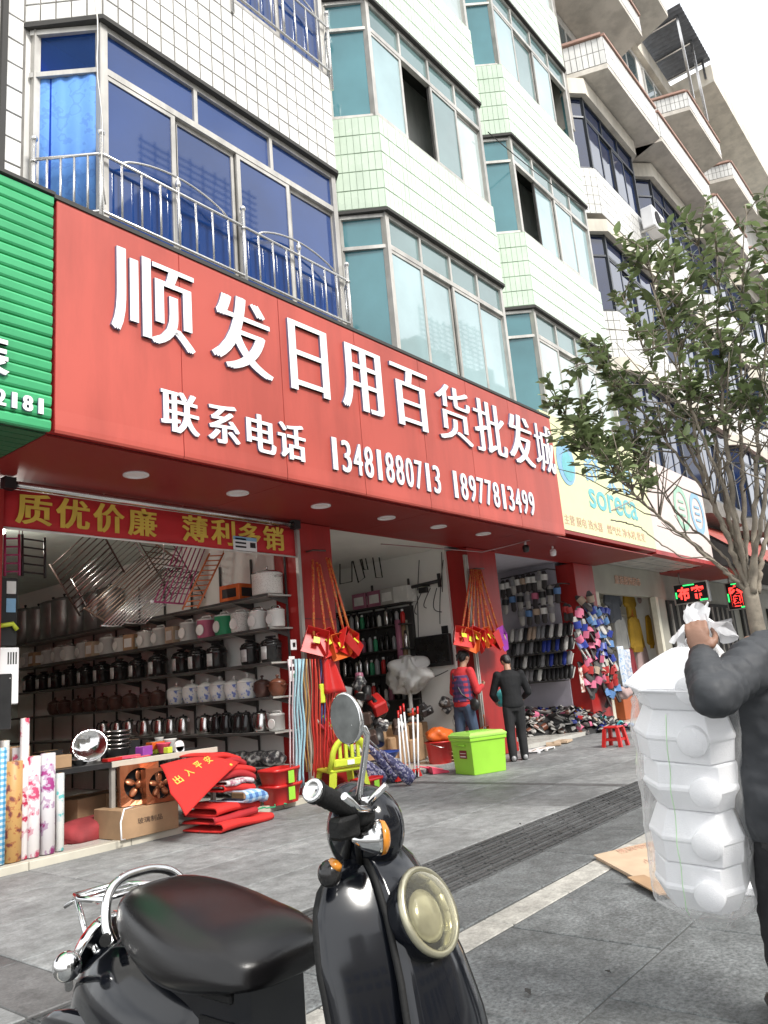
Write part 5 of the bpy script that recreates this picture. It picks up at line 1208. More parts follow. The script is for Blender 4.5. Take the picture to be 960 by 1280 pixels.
# jumble on the floor of the hardware shop
jm = [(455, 870, .13, m_black, 'black'), (470, 880, .15, m_redplastic, 'red'), (440, 905, .14, m_greybits, 'grey mottled'), (462, 900, .12, m_black, 'small black'), (478, 905, .1, m_enamel, 'white'), (500, 905, .12, m_brown, 'brown'), (560, 880, .12, m_greybits, 'grey'), (533, 890, .11, m_black, 'dark'), (450, 850, .1, m_pinkb, 'pink'), (575, 900, .13, m_brown, 'dark brown'), (430, 870, .12, m_greybits, 'mottled'), (445, 930, .13, m_redplastic, 'crumpled red'), (465, 925, .12, m_black, 'shiny black'), (420, 905, .14, m_dkgloss, 'glossy black')]
for k, (px, py, r, m, lab) in enumerate(jm):
    c = atY(px, py, 7.3-.04*k); rd = random.Random(k+3); t = thing('goods_bundle', f'{lab} wrapped bundle of wares {ORD[k]} in the jumble inside the hardware shop', 'bundle', c, 'wares heaped inside the hardware shop')
    for i_ in range(3):
        M_ = Matrix.Translation(c+V(rd.uniform(-.06, .06), rd.uniform(-.05, .05), rd.uniform(-.05, .05))) @ Euler((rd.uniform(-.6, .6), rd.uniform(-.6, .6), rd.uniform(0, 3))).to_matrix().to_4x4()
        q = MB(); a_, b_, c_ = r*rd.uniform(.5, 1.0), r*rd.uniform(.3, .8), r*rd.uniform(.25, .8)
        if rd.random() < .55: q.box(-a_, a_, -b_, b_, -c_, c_, bev=r*.15)
        else: q.lathe([(c_*.8, -a_), (c_, -a_*.9), (c_*.95, a_*.8), (c_*.6, a_)], 12)
        q.v = [M_ @ v for v in q.v]; q.build('packed_item', m if i_ == 0 else rd.choice([m, m_greybits, m_black, m_enamel, m_brown]), t)
jb = MB()
for k in range(16): x = 7.5+k*.17; z = .35+.25*abs(sin(k*1.7)); jb.box(x-.11, x+.11, 7.35+.1*sin(k), 7.8, .056, z, bev=.02)
tag(jb.build('carton_row', m_card), 'row of low brown cartons behind the brooms in the hardware shop', 'boxes', kind='stuff')
# yellow green child chair seen from behind
ch = thing('child_chair', 'yellow green plastic child chair with slotted back in front of the first pillar', 'chair', (6.72, 6.2, 0))
bx, by = 6.72, 6.2
def backp(a, z): return V(bx+.17*sin(a)*1.0, by-.02-.05*z/.5, z)
q = MB()
arch = [V(bx-.17, by+.02, .23)]+[V(bx-.165*cos(pi*i/12), by-.04-.03*sin(pi*i/12), .35+.17*sin(pi*i/12)) for i in range(13)]+[V(bx+.17, by+.02, .23)]
q.tube(arch, .03, 8, flat=.7); q.build('back_frame', m_yellowlime, ch)
for k in range(4): q = MB(); x = bx-.09+k*.06; q.box(x-.014, x+.014, by-.055, by-.035, .34, .35+.15*sqrt(max(0.01, 1-((x-bx)/.165)**2))); q.build('back_slat', m_yellowlime, ch)
q = MB(); q.box(bx-.155, bx+.155, by-.06, by-.032, .27, .34, bev=.012); q.build('lower_back_panel', m_yellowlime, ch)
q = MB(); q.box(bx-.18, bx+.18, by-.03, by+.29, .225, .255, bev=.012); q.build('seat', m_yellowlime, ch)
for sx in (-1, 1):
    for dy in (0, .27): q = MB(); q.obox(V(bx+sx*.15, by-.01+dy, .226), V(bx+sx*.19, by-.04+dy*1.25, 0), .055, .035); q.build('leg', m_yellowlime, ch)
q = MB(); q.box(bx-.03, bx+.04, by-.063, by-.0605, .285, .325); q.build('sticker', m_white, ch); ch.scale = (1.28,)*3; ch.rotation_euler = (0, 0, -.35)
tub('red plastic tub with a lime card on the ground right of the yellow green chair', (7.12, 6.28, 0), .42, .3, .16, .1)
q = MB(); q.box(6.42, 6.62, 6.42, 6.58, 0, .13, bev=.01); tag(q.build('red_block', m_redplastic), 'small red plastic block on the ground at the foot of the first pillar', 'block')
# floral wrapped mops leaning on the pillar
m_floral = pattern_mat('navy_white_floral', 'blotch', [(.05, .05, .12), (.10, .10, .22), (.50, .49, .52), (.12, .10, .3)], 30, .7)
m_floral2 = pattern_mat('pink_white_floral', 'blotch', [(.5, .2, .28), (.42, .06, .14), (.60, .55, .56), (.4, .12, .2)], 28, .7)
for k, (x0, y0, x1, y1, mh, mf, lab) in enumerate(((412, 872, 494, 972, m_redplastic, m_floral, 'navy floral covered mop with a red handle leaning on the first pillar'), (418, 885, 515, 975, m_steel, m_floral, 'navy floral covered mop with a steel handle, rightmost in the bundle'), (404, 895, 470, 978, m_limeplastic, m_floral, 'navy floral covered mop with a green handle in the bundle'), (400, 905, 452, 965, m_pinkplastic, m_floral2, 'pink floral covered mop leaning in the bundle'), (396, 900, 440, 960, m_enamel, m_floral2, 'pink floral mop with a white handle, leftmost in the bundle'), (409, 905, 478, 975, m_enamel, m_floral, 'navy floral covered mop with a white handle in the bundle'))):
    t_ = atY(x0, y0, 6.5); b_ = atZ(x1, y1, .06); 
    t = thing('mop', lab, 'mop', b_, 'mops leaning on the first pillar')
    d = (t_-b_); q = MB(); q.tube([b_+d*.35, t_], .012, 7); q.build('handle', mh, t)
    q = MB(); q.tube([b_+d*f for f in (0, .06, .2, .34, .42)], [.075, .09, .07, .04, .015], 12); q.build('floral_cover', mf, t)
# broom sticks with red caps in a red bucket, dustpans, basins
bu = thing('plastic_bucket', 'red plastic bucket with brown goods on it behind the white broom sticks', 'bucket', atZ(548, 955, .0))
c = atY(549, 935, 6.75); q = MB(); q.lathe([(.14, 0), (.15, .01), (.19, .34), (.205, .34), (.205, .36), (.18, .36), (.135, .02), (.0001, .02)], 20, (c.x, 6.75, .0)); q.build('body', m_redplastic, bu)
q = MB(); q.tube([V(c.x-.2, 6.75, .34), V(c.x-.15, 6.6, .28), V(c.x+.15, 6.6, .28), V(c.x+.2, 6.75, .34)], .006, 6); q.build('handle', m_steel, bu)
blob('orange_bag', 'orange plastic bag heaped on the red bucket', 'bag', (c.x, 6.75, .44), (.19, .17, .11), m_orange, 3)
for k, (x0, y0, x1, y1) in enumerate(((507, 955, 501, 893), (512, 955, 505, 890), (517, 952, 516, 895), (521, 950, 522, 893), (500, 950, 498, 898))):
    b_, t_ = atY(x0, y0, 6.35), atY(x1, y1, 6.45); b_.z = .02; t = thing('broom', f'red capped white broom stick, {ORD[k]} of five by the red bucket', 'broom', b_, 'brooms by the red bucket')
    q = MB(); q.tube([b_, t_], .013, 7); q.build('stick', m_white, t); q = MB(); q.tube([t_, t_+(t_-b_)*.13], .015, 7); q.build('cap', m_redplastic, t)
    q = MB(); q.prism([b_+V(-.09, 0, 0), b_+V(.09, 0, 0), b_+V(.04, 0, .1), b_+V(-.04, 0, .1)], (0, .04, 0)); q.build('head', m_redplastic, t)
def flat_dustpan(label, c, rz, m, s=1, tilt=0, name='dustpan'):
    t = thing(name, label, 'dustpan'); q = MB()
    q.add([V(-.13, -.16, .004), V(.13, -.16, .004), V(.15, .08, .004), V(-.15, .08, .004), V(-.14, -.14, .03), V(.14, -.14, .03), V(.155, .09, .09), V(-.155, .09, .09)], [(0, 1, 2, 3), (0, 3, 7, 4), (1, 5, 6, 2), (3, 2, 6, 7)]); q.build('pan', m, t, solid=.006)
    q = MB(); q.tube([V(0, .08, .07), V(0, .2, .1), V(0, .3, .115)], [.022, .016, .02], 8, flat=.6); q.build('handle', m, t)
    t.location = c; t.rotation_euler = (tilt, 0, rz); t.scale = (s,)*3; return t
flat_dustpan('bright pink dustpan lying flat on the pavement', atZ(545, 966, .005), .9, m_pinkplastic, .95)
flat_dustpan('purple dustpan lying behind the bright pink one', atZ(521, 958, .01)+V(.12, .2, 0), .7, m_purple)
flat_dustpan('red dustpan lying left of the purple one', atZ(505, 962, .01)+V(0, .1, 0), .4, m_redplastic, 1.15)
flat_dustpan('orange shovel standing up beside the green box', atY(604, 915, 6.6), .2, m_orange, .8, 1.35)
flat_dustpan('purple pink shovel standing up beside the orange one', atY(588, 915, 6.65), 0, m_pinkb, .85, 1.35)
flat_dustpan('dark blue shovel standing up behind the shovels', atY(592, 898, 6.8), -.4, m_blueplastic, 1.1, 1.2)
flat_dustpan('turquoise small scoop behind the purple shovel', atY(590, 903, 6.75), .3, m_teal, .6, 1.3)
bowl('washing_basin', 'wide blue washing basin stacked above a white one by the mops', atY(482, 958, 6.65)+V(0, 0, .08), .2, .1, m_blueplastic, (0, 0, 0), 'basin'); bowl('washing_basin', 'white washing basin under the blue one by the mops', atY(482, 962, 6.65)+V(0, 0, -.0), .2, .11, m_enamel, (0, 0, 0), 'basin')
bs = thing('woven_basket', 'brown woven basket of wares left of the green box', 'basket', atY(566, 955, 6.7)); c = bs.location; bs.location.z = .0
q = MB(); q.lathe([(.13, .0), (.16, .28), (.17, .28), (.17, .3), (.15, .3), (.12, .02), (.0001, .02)], 16, (c.x, c.y, 0)); q.build('body', m_clay, bs)
for k in range(5): q = MB(); q.tube([V(c.x+(.137+.006*k)*cos(a), c.y+(.137+.006*k)*sin(a), .03+k*.055) for a in [2*pi*i/16 for i in range(17)]], .009, 5); q.build('weave_ring', m_card, bs)
# lime green storage box with a lid
C0, CL, CR = atZ(593.5, 969.6), atZ(564, 968.5), atZ(633, 963)
gx = (CR-C0); gl = (CL-C0); 
ax = gx.normalized(); ay = V(-ax.y, ax.x, 0); LX = gx.length; LY = max(.3, min(.64, gl.length)); 
gb = thing('storage_box', 'large lime green storage box with a clip lid standing on the pavement', 'box', C0)
def gp_(u, v, z, k=1.0):
    c = C0+ax*LX/2+ay*LY/2; return c+ax*(u-.5)*LX*k+ay*(v-.5)*LY*k+V(0, 0, z)
H_ = .47
q = MB()
rg = lambda k, z: [gp_(0, 0, z, k), gp_(1, 0, z, k), gp_(1, 1, z, k), gp_(0, 1, z, k)]
layers = [rg(1.0, .0), rg(1.0+.1*(H_-.06)/H_, H_-.06), rg(1.16, H_-.06), rg(1.16, H_-.02)]
for a, b in zip(layers, layers[1:]): q.add(a+b, [(i, (i+1) % 4, 4+(i+1) % 4, 4+i) for i in range(4)])
q.add(layers[0], [(3, 2, 1, 0)]); q.add(layers[-1], [(0, 1, 2, 3)]); q.build('body', m_limeplastic, gb, bevel=.01)
q = MB(); l1 = [rg(1.18, H_-.018), rg(1.19, H_+.012), rg(1.13, H_+.018), rg(1.02, H_+.045)]
for a, b in zip(l1, l1[1:]): q.add(a+b, [(i, (i+1) % 4, 4+(i+1) % 4, 4+i) for i in range(4)])
q.add(l1[0], [(3, 2, 1, 0)]); q.add(l1[-1], [(0, 1, 2, 3)]); q.build('lid', mat('pale_lime_lid', (.36, .66, .12), .35, var=.03), gb, bevel=.006)
e0, e1 = gp_(.36, 0, H_-.12, 1.12), gp_(.64, 0, H_-.12, 1.12); 
for face in (0, 1):
    if face == 0: a_, b_, n_ = gp_(0, .3, H_-.11, 1.09), gp_(0, .7, H_-.11, 1.09), -ax
    else: a_, b_, n_ = gp_(.35, 0, H_-.11, 1.09), gp_(.65, 0, H_-.11, 1.09), -ay
    q = MB(); q.tube([a_, a_+n_*.025, b_+n_*.025, b_], .012, 6)
    if face == 0: q.build('handle', m_limeplastic, gb)
q = MB(); a_, b_ = gp_(0, .62, .2, 1.055)-ax*.004, gp_(0, .26, .2, 1.055)-ax*.004
q.prism([a_+V(0, 0, .0), b_, b_+V(0, 0, .1), a_+V(0, 0, .1)], -ax*.002); q.build('label', mat('maroon_label', (.20, .02, .02), .5), gb)
q = MB(); a2 = a_.lerp(b_, .12)-ax*.003; b2_ = a_.lerp(b_, .88)-ax*.003; q.prism([a2+V(0, 0, .018), b2_+V(0, 0, .018), b2_+V(0, 0, .03), a2+V(0, 0, .03)], -ax*.001); q.prism([a2+V(0, 0, .06), b2_+V(0, 0, .06), b2_+V(0, 0, .066), a2+V(0, 0, .066)], -ax*.001); q.build('label_print', m_paperwhite, gb)
q = MB(); q.obox(gp_(.2, .5, H_+.05, 1), gp_(.8, .5, H_+.05, 1), .06, .012); q.build('lid_handle', mat('dark_lime_handle', (.18, .42, .05), .4), gb)
# bundle of sticks and a turquoise bag beside the man in black
for k in range(8):
    b_ = atY(600+k*5, 905, 6.7); b_.z = .06; t_ = b_+V(random.uniform(-.12, .12), -.05, random.uniform(.5, .8)); q = MB(); q.tube([b_, t_], .01, 6); tag(q.build('stick', [m_concrete, m_teal, m_redplastic, m_post][k % 4]), f'thin stick {ORD[k]} from the left standing between the woman and the man', 'stick', 'sticks by the second pillar')
for k in range(2):
    q = MB(); a = atY(580+k*7, 735, 6.58); q.box(10.22-.05*k, 10.25-.05*k, 6.56, 6.598, .06, 3.1); tag(q.build('shutter_rail', m_alu), ['steel shutter rail on the left of the second pillar', 'inner steel shutter rail next to the second pillar'][k], 'rail')
# ================================================================ SHOE SHOP (between second and third pillar)
def shoe_proto(name, label, m, sole, kind):
    q = MB()
    def ring(y, w, z0, z1, n=8): return [V(w*cos(a), y, (z0+z1)/2+(z1-z0)/2*sin(a)) for a in [2*pi*i/n for i in range(n)]]
    if kind == 'shoe': rs = [ring(-.125, .025, .02, .07), ring(-.11, .038, .012, .085), ring(-.04, .04, .012, .075), ring(.04, .045, .012, .06), ring(.10, .04, .012, .045), ring(.13, .012, .015, .03)]
    else: rs = [ring(-.125, .02, .0, .022), ring(-.1, .04, .0, .025), ring(0, .038, .0, .022), ring(.08, .048, .0, .02), ring(.125, .02, 0, .016)]
    for a, b in zip(rs, rs[1:]): q.add(a+b, [(i, (i+1) % 8, 8+(i+1) % 8, 8+i) for i in range(8)], 0 if kind == 'shoe' else 1, True)
    if kind == 'shoe': q.box(-.042, .042, -.12, .11, 0, .014, 1, bev=.006)
    else: q.grid(lambda u, v: V(-.05*cos(pi*u), -.005+.08*v, .012+.05*sin(pi*u)), 6, 2, 0)
    o = q.build(name, [m, sole], None, solid=0); tag(o, label, 'shoe'); return o
m_sole = mat('pale_sole', (.42, .41, .39), .6); m_dksole = mat('dark_sole', (.05, .045, .045), .6)
m_navy = mat('navy_rubber', (.02, .04, .27), .45); m_shoeblue = mat('blue_rubber', (.10, .22, .45), .45); m_shoepink = mat('pink_rubber', (.58, .14, .24), .5); m_shoered = mat('red_rubber', (.42, .03, .03), .45); m_beige = mat('beige_felt', (.42, .32, .24), .8); m_grey = mat('grey_felt', (.22, .22, .23), .8)
SH = {}
def shoe(col, kind):
    k = (col, kind)
    if k not in SH:
        cm = dict(black=m_black, white=m_enamel, grey=m_grey, navy=m_navy, blue=m_shoeblue, pink=m_shoepink, red=m_shoered, beige=m_beige, orange=m_orange, brown=m_clay, turquoise=m_teal)[col]
        SH[k] = Proto(shoe_proto('shoe' if kind == 'shoe' else 'slipper', 'shoe', cm, m_sole if col in ('black', 'navy', 'grey', 'brown') else m_dksole, kind))
    return SH[k]
rk = thing('shoe_rack', 'black wire shoe racks on the lilac wall of the shoe shop', 'rack', (14, 7.6, 0))
rows = [atX(667, y, 13.85).z for y in (801, 818, 836, 853)]
for z in rows:
    q = MB(); q.box(13.82, 14.08, 6.95, 9.2, z-.012, z-.002); q.box(13.8, 13.819, 6.95, 9.2, z-.02, z+.004); q.build('shelf', m_shelfedge, rk)
hooks = [((626, 724), (684, 711)), ((628, 744), (702, 729)), ((648, 759), (695, 752))]
for a, b in hooks:
    A_, B_ = atX(*a, 13.75), atX(*b, 13.75); q = MB(); q.tube([A_, B_], .016, 6); q.tube([B_, B_+V(.34, 0, 0)], .012, 5); q.build('rod', m_shelfedge, rk)
rowname = ['top', 'second', 'third', 'bottom']
for ri, z in enumerate(rows):
    for k in range(14):
        px = 641+k*5.5 + (2 if ri % 2 else 0)
        if px > 716: continue
        y = yline(px, 13.85, z); col = random.choice(['white', 'grey', 'black', 'black', 'black', 'grey', 'beige' if ri == 0 else 'navy', 'black'])
        shoe(col, 'shoe').put((13.91, y, z+.115), pi/2+random.uniform(-.1, .1), f'{col} shoe on {rowname[ri]} shoe rack shelf, {ORD[k]} from the man', 'shoes on the shoe rack', (1.3, 1.1, 1.4), rot=(-.95, 0, pi/2+random.uniform(-.1, .1)))
def hang(px, py, X, col, label, grp, face='x', sc=1.15, Y=None):
    p = atX(px, py, X) if Y is None else atY(px, py, Y)
    rot = (pi/2+random.uniform(-.08, .08), random.uniform(-.12, .12), -pi/2) if face == 'x' else (pi/2+random.uniform(-.5, .3), random.uniform(-.6, .6), random.uniform(-.6, .6))
    shoe(col, 'slipper').put(p, 0, label, grp, sc, rot=rot)
for ri, (a, b) in enumerate(hooks):
    n = (9, 8, 5)[ri]
    for k in range(n):
        t = (k+.5)/n; px, py = a[0]+(b[0]-a[0])*t, a[1]+(b[1]-a[1])*t+13+random.uniform(-1, 1)
        col = [('white', 'white', 'grey', 'white', 'beige'), ('black', 'blue', 'black', 'grey', 'pink', 'black'), ('grey', 'blue', 'beige', 'white')][ri][k % (5, 6, 4)[ri]]
        hang(px, py, 13.74, col, f'{col} slipper hanging {ORD[k]} from left on the {["upper", "middle", "lower"][ri]} rod', 'slippers on the rods', sc=1.5)
# columns of slippers on the third pillar and the wall edge beside it
colx = [(722, ['pink', 'navy', 'pink', 'navy', 'pink', 'red', 'pink'], 770), (733, ['beige', 'navy', 'blue', 'pink', 'pink', 'pink', 'beige', 'pink'], 752), (743, ['blue', 'navy', 'blue', 'navy', 'navy', 'red', 'red', 'blue'], 768), (752, ['navy', 'blue', 'navy', 'blue', 'navy', 'red', 'red', 'blue'], 766)]
for ci, (px, cs_, y0) in enumerate(colx):
    for k, col in enumerate(cs_):
        for h in (0, 1):
            hang(px+k*2.3-3+5.5*h+random.uniform(-2.2, 2.2), y0+k*14.5+random.uniform(-4, 4), 0, col, f'{"left" if h == 0 else "right"} {col} slipper, {ORD[k]} pair from top, column {["at the wall edge", "left on the pillar", "middle on the pillar", "right on the pillar"][ci]}', 'slippers hung on the third pillar', 'y', 1.7, Y=6.5-.02*h-(.12 if ci == 0 else 0))
hang(708, 765, 13.8, 'red', 'single red slipper hung high on the lilac wall, left one', 'red slippers high on the wall', sc=1.4); hang(713, 766, 13.8, 'red', 'single red slipper hung high on the lilac wall, right one', 'red slippers high on the wall', sc=1.4)
c = atY(727, 850, 6.35); q = MB(); q.box(c.x-.06, c.x+.07, 6.34, 6.36, c.z-.22, c.z+.22, bev=.008); tag(q.build('price_board', pattern_mat('card_print', 'blotch', [(.66, .62, .56), (.66, .62, .56), (.45, .2, .15), (.2, .1, .08)], 14, .6)), 'white card with print hanging below the wall edge slippers', 'card')
c = atY(740, 752, 6.55); q = MB(); q.box(c.x-.12, c.x+.02, 6.55, 6.58, c.z-.1, c.z+.1); tag(q.build('meter_box', m_shoeblue), 'small blue grey box on the third pillar beside the clothes shop post', 'box')
# heap of slippers on the ground in front
base = MB()
cA, cB = atZ(662, 925), atZ(792, 912)
def heap_h(u, v): return .52*max(0, (1-(2*u-1)**4))*sin(pi*min(1, v*.5+.5))*(1-.35*u)*max(0, 1-(1-v)**3*0)
def heap_p(u, v):
    p = cA.lerp(cB, u); d = V(.25, 1, 0).normalized()
    h = (.48-.16*u)*min(1, v*1.6)*(1-abs(2*u-1)**5)
    return V(p.x, p.y, 0)+d*v*.75+V(0, 0, max(.0, h))
base.grid(heap_p, 20, 8); tag(base.build('slipper_heap', m_black), 'dark base of the heap of slippers on the ground in front of the shoe shop', 'heap', kind='stuff')
hc = ['black', 'black', 'black', 'brown', 'navy', 'black', 'grey', 'pink', 'black', 'brown', 'black']
for k in range(190):
    u, v = random.random(), random.random()**.7
    p = heap_p(u, v)+V(0, 0, random.uniform(.0, .05))
    col = random.choice(hc)
    if u < .22 and v > .55: col = random.choice(['pink', 'red', 'pink', 'black'])
    if u > .6: col = random.choice(['black', 'pink', 'beige', 'red', 'orange', 'grey', 'black', 'navy'])
    if u > .88: col = random.choice(['turquoise', 'pink', 'blue', 'turquoise'])
    if .3 < u < .42 and v > .4 and random.random() < .4: col = 'navy'
    shoe(col, 'slipper').put(p, 0, f'{col} slipper lying in the mixed heap in front of the shoe shop', f'{col} slippers in the heap', random.uniform(1.05, 1.3), rot=(random.uniform(-.7, .7), random.uniform(-.7, .7), random.uniform(0, 6.3)))
for p_ in SH.values(): p_.done()
for k, (px, py, rz, m) in enumerate(((668, 941, .3, m_white), (680, 938, .1, m_paperwhite), (692, 932, .5, m_card2), (704, 929, .2, m_card2))):
    c = atZ(px, py); carton('shoe_box_lid', ['white printed card sheet at the left front of the slipper heap', 'white printed sheet beside the leftmost card', 'pale cardboard lid under the front of the slipper heap', 'pale cardboard strip right of the other lid under the heap'][k], c.x, c.y, .002+.004*k, .34, .24, .035, m, m_black if k < 2 else None, rz, 'card')
# red stool
c = atZ(770, 933); st = thing('plastic_stool', 'small red plastic stool in front of the slipper heap', 'stool', c)
s = .3; H2 = .30
q = MB(); q.box(c.x-.12, c.x+.12, c.y-.12, c.y+.12, H2-.03, H2, bev=.012); q.build('seat', m_redplastic, st)
for sx in (-1, 1):
    for sy in (-1, 1): q = MB(); q.obox(V(c.x+sx*.10, c.y+sy*.10, H2-.031), V(c.x+sx*.135, c.y+sy*.135, 0), .05, .05); q.build('leg', m_redplastic, st)
for sy in (-1, 1): q = MB(); q.box(c.x-.1, c.x+.1, c.y+sy*.118-.01, c.y+sy*.118+.01, .09, .125); q.build('crossbar', m_redplastic, st)
for sx in (-1, 1): q = MB(); q.box(c.x+sx*.118-.01, c.x+sx*.118+.01, c.y-.1, c.y+.1, .09, .125); q.build('crossbar', m_redplastic, st)
# ================================================================ CLOTHES SHOP STOCK
def shirt(label, px, py, Y, m, w=.42, h=.55, long=False):
    c = atY(px, py, Y); t = thing('hanging_shirt', label, 'shirt', c, 'shirts hung in the clothes shop'); q = MB()
    out = [(-.5, -.5), (.5, -.5), (.46, .2), (.62, -.05 if not long else -.4), (.8, .05 if not long else -.34), (.56, .42), (.18, .5), (.0, .44), (-.18, .5), (-.56, .42), (-.8, .05 if not long else -.34), (-.62, -.05 if not long else -.4), (-.46, .2)]
    pts = [V(c.x+x*w, Y, c.z+z*h) for x, z in out]
    n = len(pts); top = [p+V(0, -.05, 0) for p in pts]
    cen = [V(c.x+x*w*.7, Y-.10, c.z+z*h*.7) for x, z in out]
    q.add(pts+top+cen, [(i, (i+1) % n, n+(i+1) % n, n+i) for i in range(n)]+[(n+i, n+(i+1) % n, 2*n+(i+1) % n, 2*n+i) for i in range(n)]+[list(range(2*n, 3*n))], 0); q.build('cloth', m, t)
    q = MB(); q.tube([V(c.x-.2*w*2, Y-.03, c.z+h*.43), V(c.x, Y-.03, c.z+h*.56), V(c.x+.2*w*2, Y-.03, c.z+h*.43)], .008, 5); q.tube([V(c.x, Y-.03, c.z+h*.56), V(c.x, Y-.03, c.z+h*.66), V(c.x+.04, Y-.03, c.z+h*.7)], .006, 5); q.build('hanger', m_redplastic, t)
m_mustard = mat('mustard_cloth', (.42, .25, .025), .85, bump=.2); m_char = mat('charcoal_cloth', (.10, .11, .13), .85, bump=.2); m_pinkcl = mat('dusty_pink_cloth', (.40, .29, .28), .85, bump=.2); m_greycl = mat('pale_grey_cloth', (.44, .44, .42), .85, bump=.2); m_wine = mat('wine_cloth', (.24, .03, .04), .85, bump=.2)
shirt('charcoal shirt in the upper row of the clothes shop', 765, 756, 7.3, m_char, .62, .85); shirt('mustard T shirt with red hem in the upper row', 786, 757, 7.35, m_mustard, .45, .85); shirt('dusty pink T shirt in the upper row', 804, 753, 7.35, m_pinkcl, .48, .75)
shirt('pale grey shirt in the lower row', 775, 794, 7.3, m_greycl, .5, .9, True); shirt('mustard yellow jumper left of the other one in the lower row', 793, 793, 7.25, m_mustard, .55, .85, True); shirt('bright mustard jumper at the right of the lower row', 815, 789, 7.2, mat('bright_mustard_cloth', (.54, .30, .02), .85, bump=.2), .58, .85, True)
shirt('wine red jacket low in the clothes shop, left one', 785, 830, 7.3, m_wine, .5, .8, True); shirt('wine red jacket low in the clothes shop, right one', 802, 826, 7.3, m_pinkcl, .5, .8, True)
for k, (px, y0, lab, cs_) in enumerate(((774, 808, 'blue and white printed cloth strip hanging at the clothes shop post', [(.55, .60, .66), (.52, .58, .66), (.20, .36, .60), (.65, .65, .66)]), (782, 812, 'pale blue printed cloth strip right of the other one', [(.58, .58, .6), (.40, .45, .55), (.25, .35, .5), (.6, .58, .58)]))):
    a, b = atY(px, y0, 6.45), atY(px+2, y0+52, 6.45); q = MB(); q.grid(lambda u, v: V(a.x-.13+.26*u+.02*sin(v*9+k), 6.45-.05*sin(pi*u)+.012*sin(u*20), a.z+(b.z-a.z)*v), 12, 10); tag(q.build('printed_cloth', pattern_mat(f'cloth_strip_{k}', 'blotch', cs_, 12, .8), solid=.015), lab, 'cloth')
c = atY(783, 865, 6.45); blob('pale_bag', 'pale dusty pink bag hanging below the printed cloth', 'bag', (c.x, 6.5, c.z), (.22, .12, .14), m_pinkcl, 8)
a, b = atY(776, 872, 6.9), atY(795, 905, 6.9); q = MB(); q.box(a.x, b.x+.2, 6.85, 7.2, .05, a.z, bev=.01); tag(q.build('orange_cabinet', mat('dull_orange_board', (.40, .10, .03), .5)), 'low dull orange cabinet inside the clothes shop door', 'cabinet')
sr = thing('clothes_rail', 'white shelf rail across the clothes shop between the two shirt rows', 'rail', (17, 7.5, 2))
for z in (2.62, atY(785, 770, 7.5).z, atY(790, 812, 7.5).z): q = MB(); q.box(15.3, 18.4, 7.4, 7.75, z-.015, z+.015); q.build('shelf', m_post, sr)
# ================================================================ PEOPLE
m_skin = mat('skin', (.36, .20, .13), .5, var=.06, scale=12); m_skindk = mat('tanned_skin', (.22, .115, .075), .5, var=.1, scale=14, bump=.1, bscale=120)
m_hair = mat('black_hair', (.012, .010, .010), .45, var=.3, scale=40, bump=.4, bscale=160)
def cloud_tex(name, size):
    t = bpy.data.textures.new(name, 'CLOUDS'); t.noise_scale = size; t.noise_depth = 3; return t
TX1 = cloud_tex('cloth_folds', .09); TX2 = cloud_tex('wide_folds', .2)
def weld(o, vox, smooth=4, fold=0, tex=None):
    md = o.modifiers.new('weld', 'REMESH'); md.mode = 'VOXEL'; md.voxel_size = vox; md.use_smooth_shade = True
    md = o.modifiers.new('relax', 'SMOOTH'); md.iterations = smooth; md.factor = .5
    if fold: md = o.modifiers.new('folds', 'DISPLACE'); md.texture = tex or TX1; md.strength = fold; md.mid_level = .5; md.texture_coords = 'LOCAL'
    return o
def loft(mb, rings, n=16):
    """rings: (centre, half-width vector, half-depth vector)"""
    R = [[Vector(c)+Vector(a)*cos(2*pi*i/n)+Vector(b)*sin(2*pi*i/n) for i in range(n)] for c, a, b in rings]
    for p, q in zip(R, R[1:]): mb.add(p+q, [(i, (i+1) % n, n+(i+1) % n, n+i) for i in range(n)], 0, True)
    mb.add(R[0], [list(reversed(range(n)))]); mb.add(R[-1], [list(range(n))])
def limb(mb, pts, rs, n=10, per=5, ripple=0):
    """rounded limb along the joints, with round joints"""
    P, Rr = [], []
    for (a, b), (ra, rb) in zip(zip(pts, pts[1:]), zip(rs, rs[1:])):
        for k in range(per): P.append(Vector(a).lerp(Vector(b), k/per)); Rr.append((ra+(rb-ra)*k/per)*(1+ripple*(sin(k*1.9+ra*90)+.6*sin(k*3.1))))
    P.append(Vector(pts[-1])); Rr.append(rs[-1]); mb.tube(P, Rr, n)
    for p, r in zip(pts, rs): mb.ell(p, (r, r, r), 10, 8)
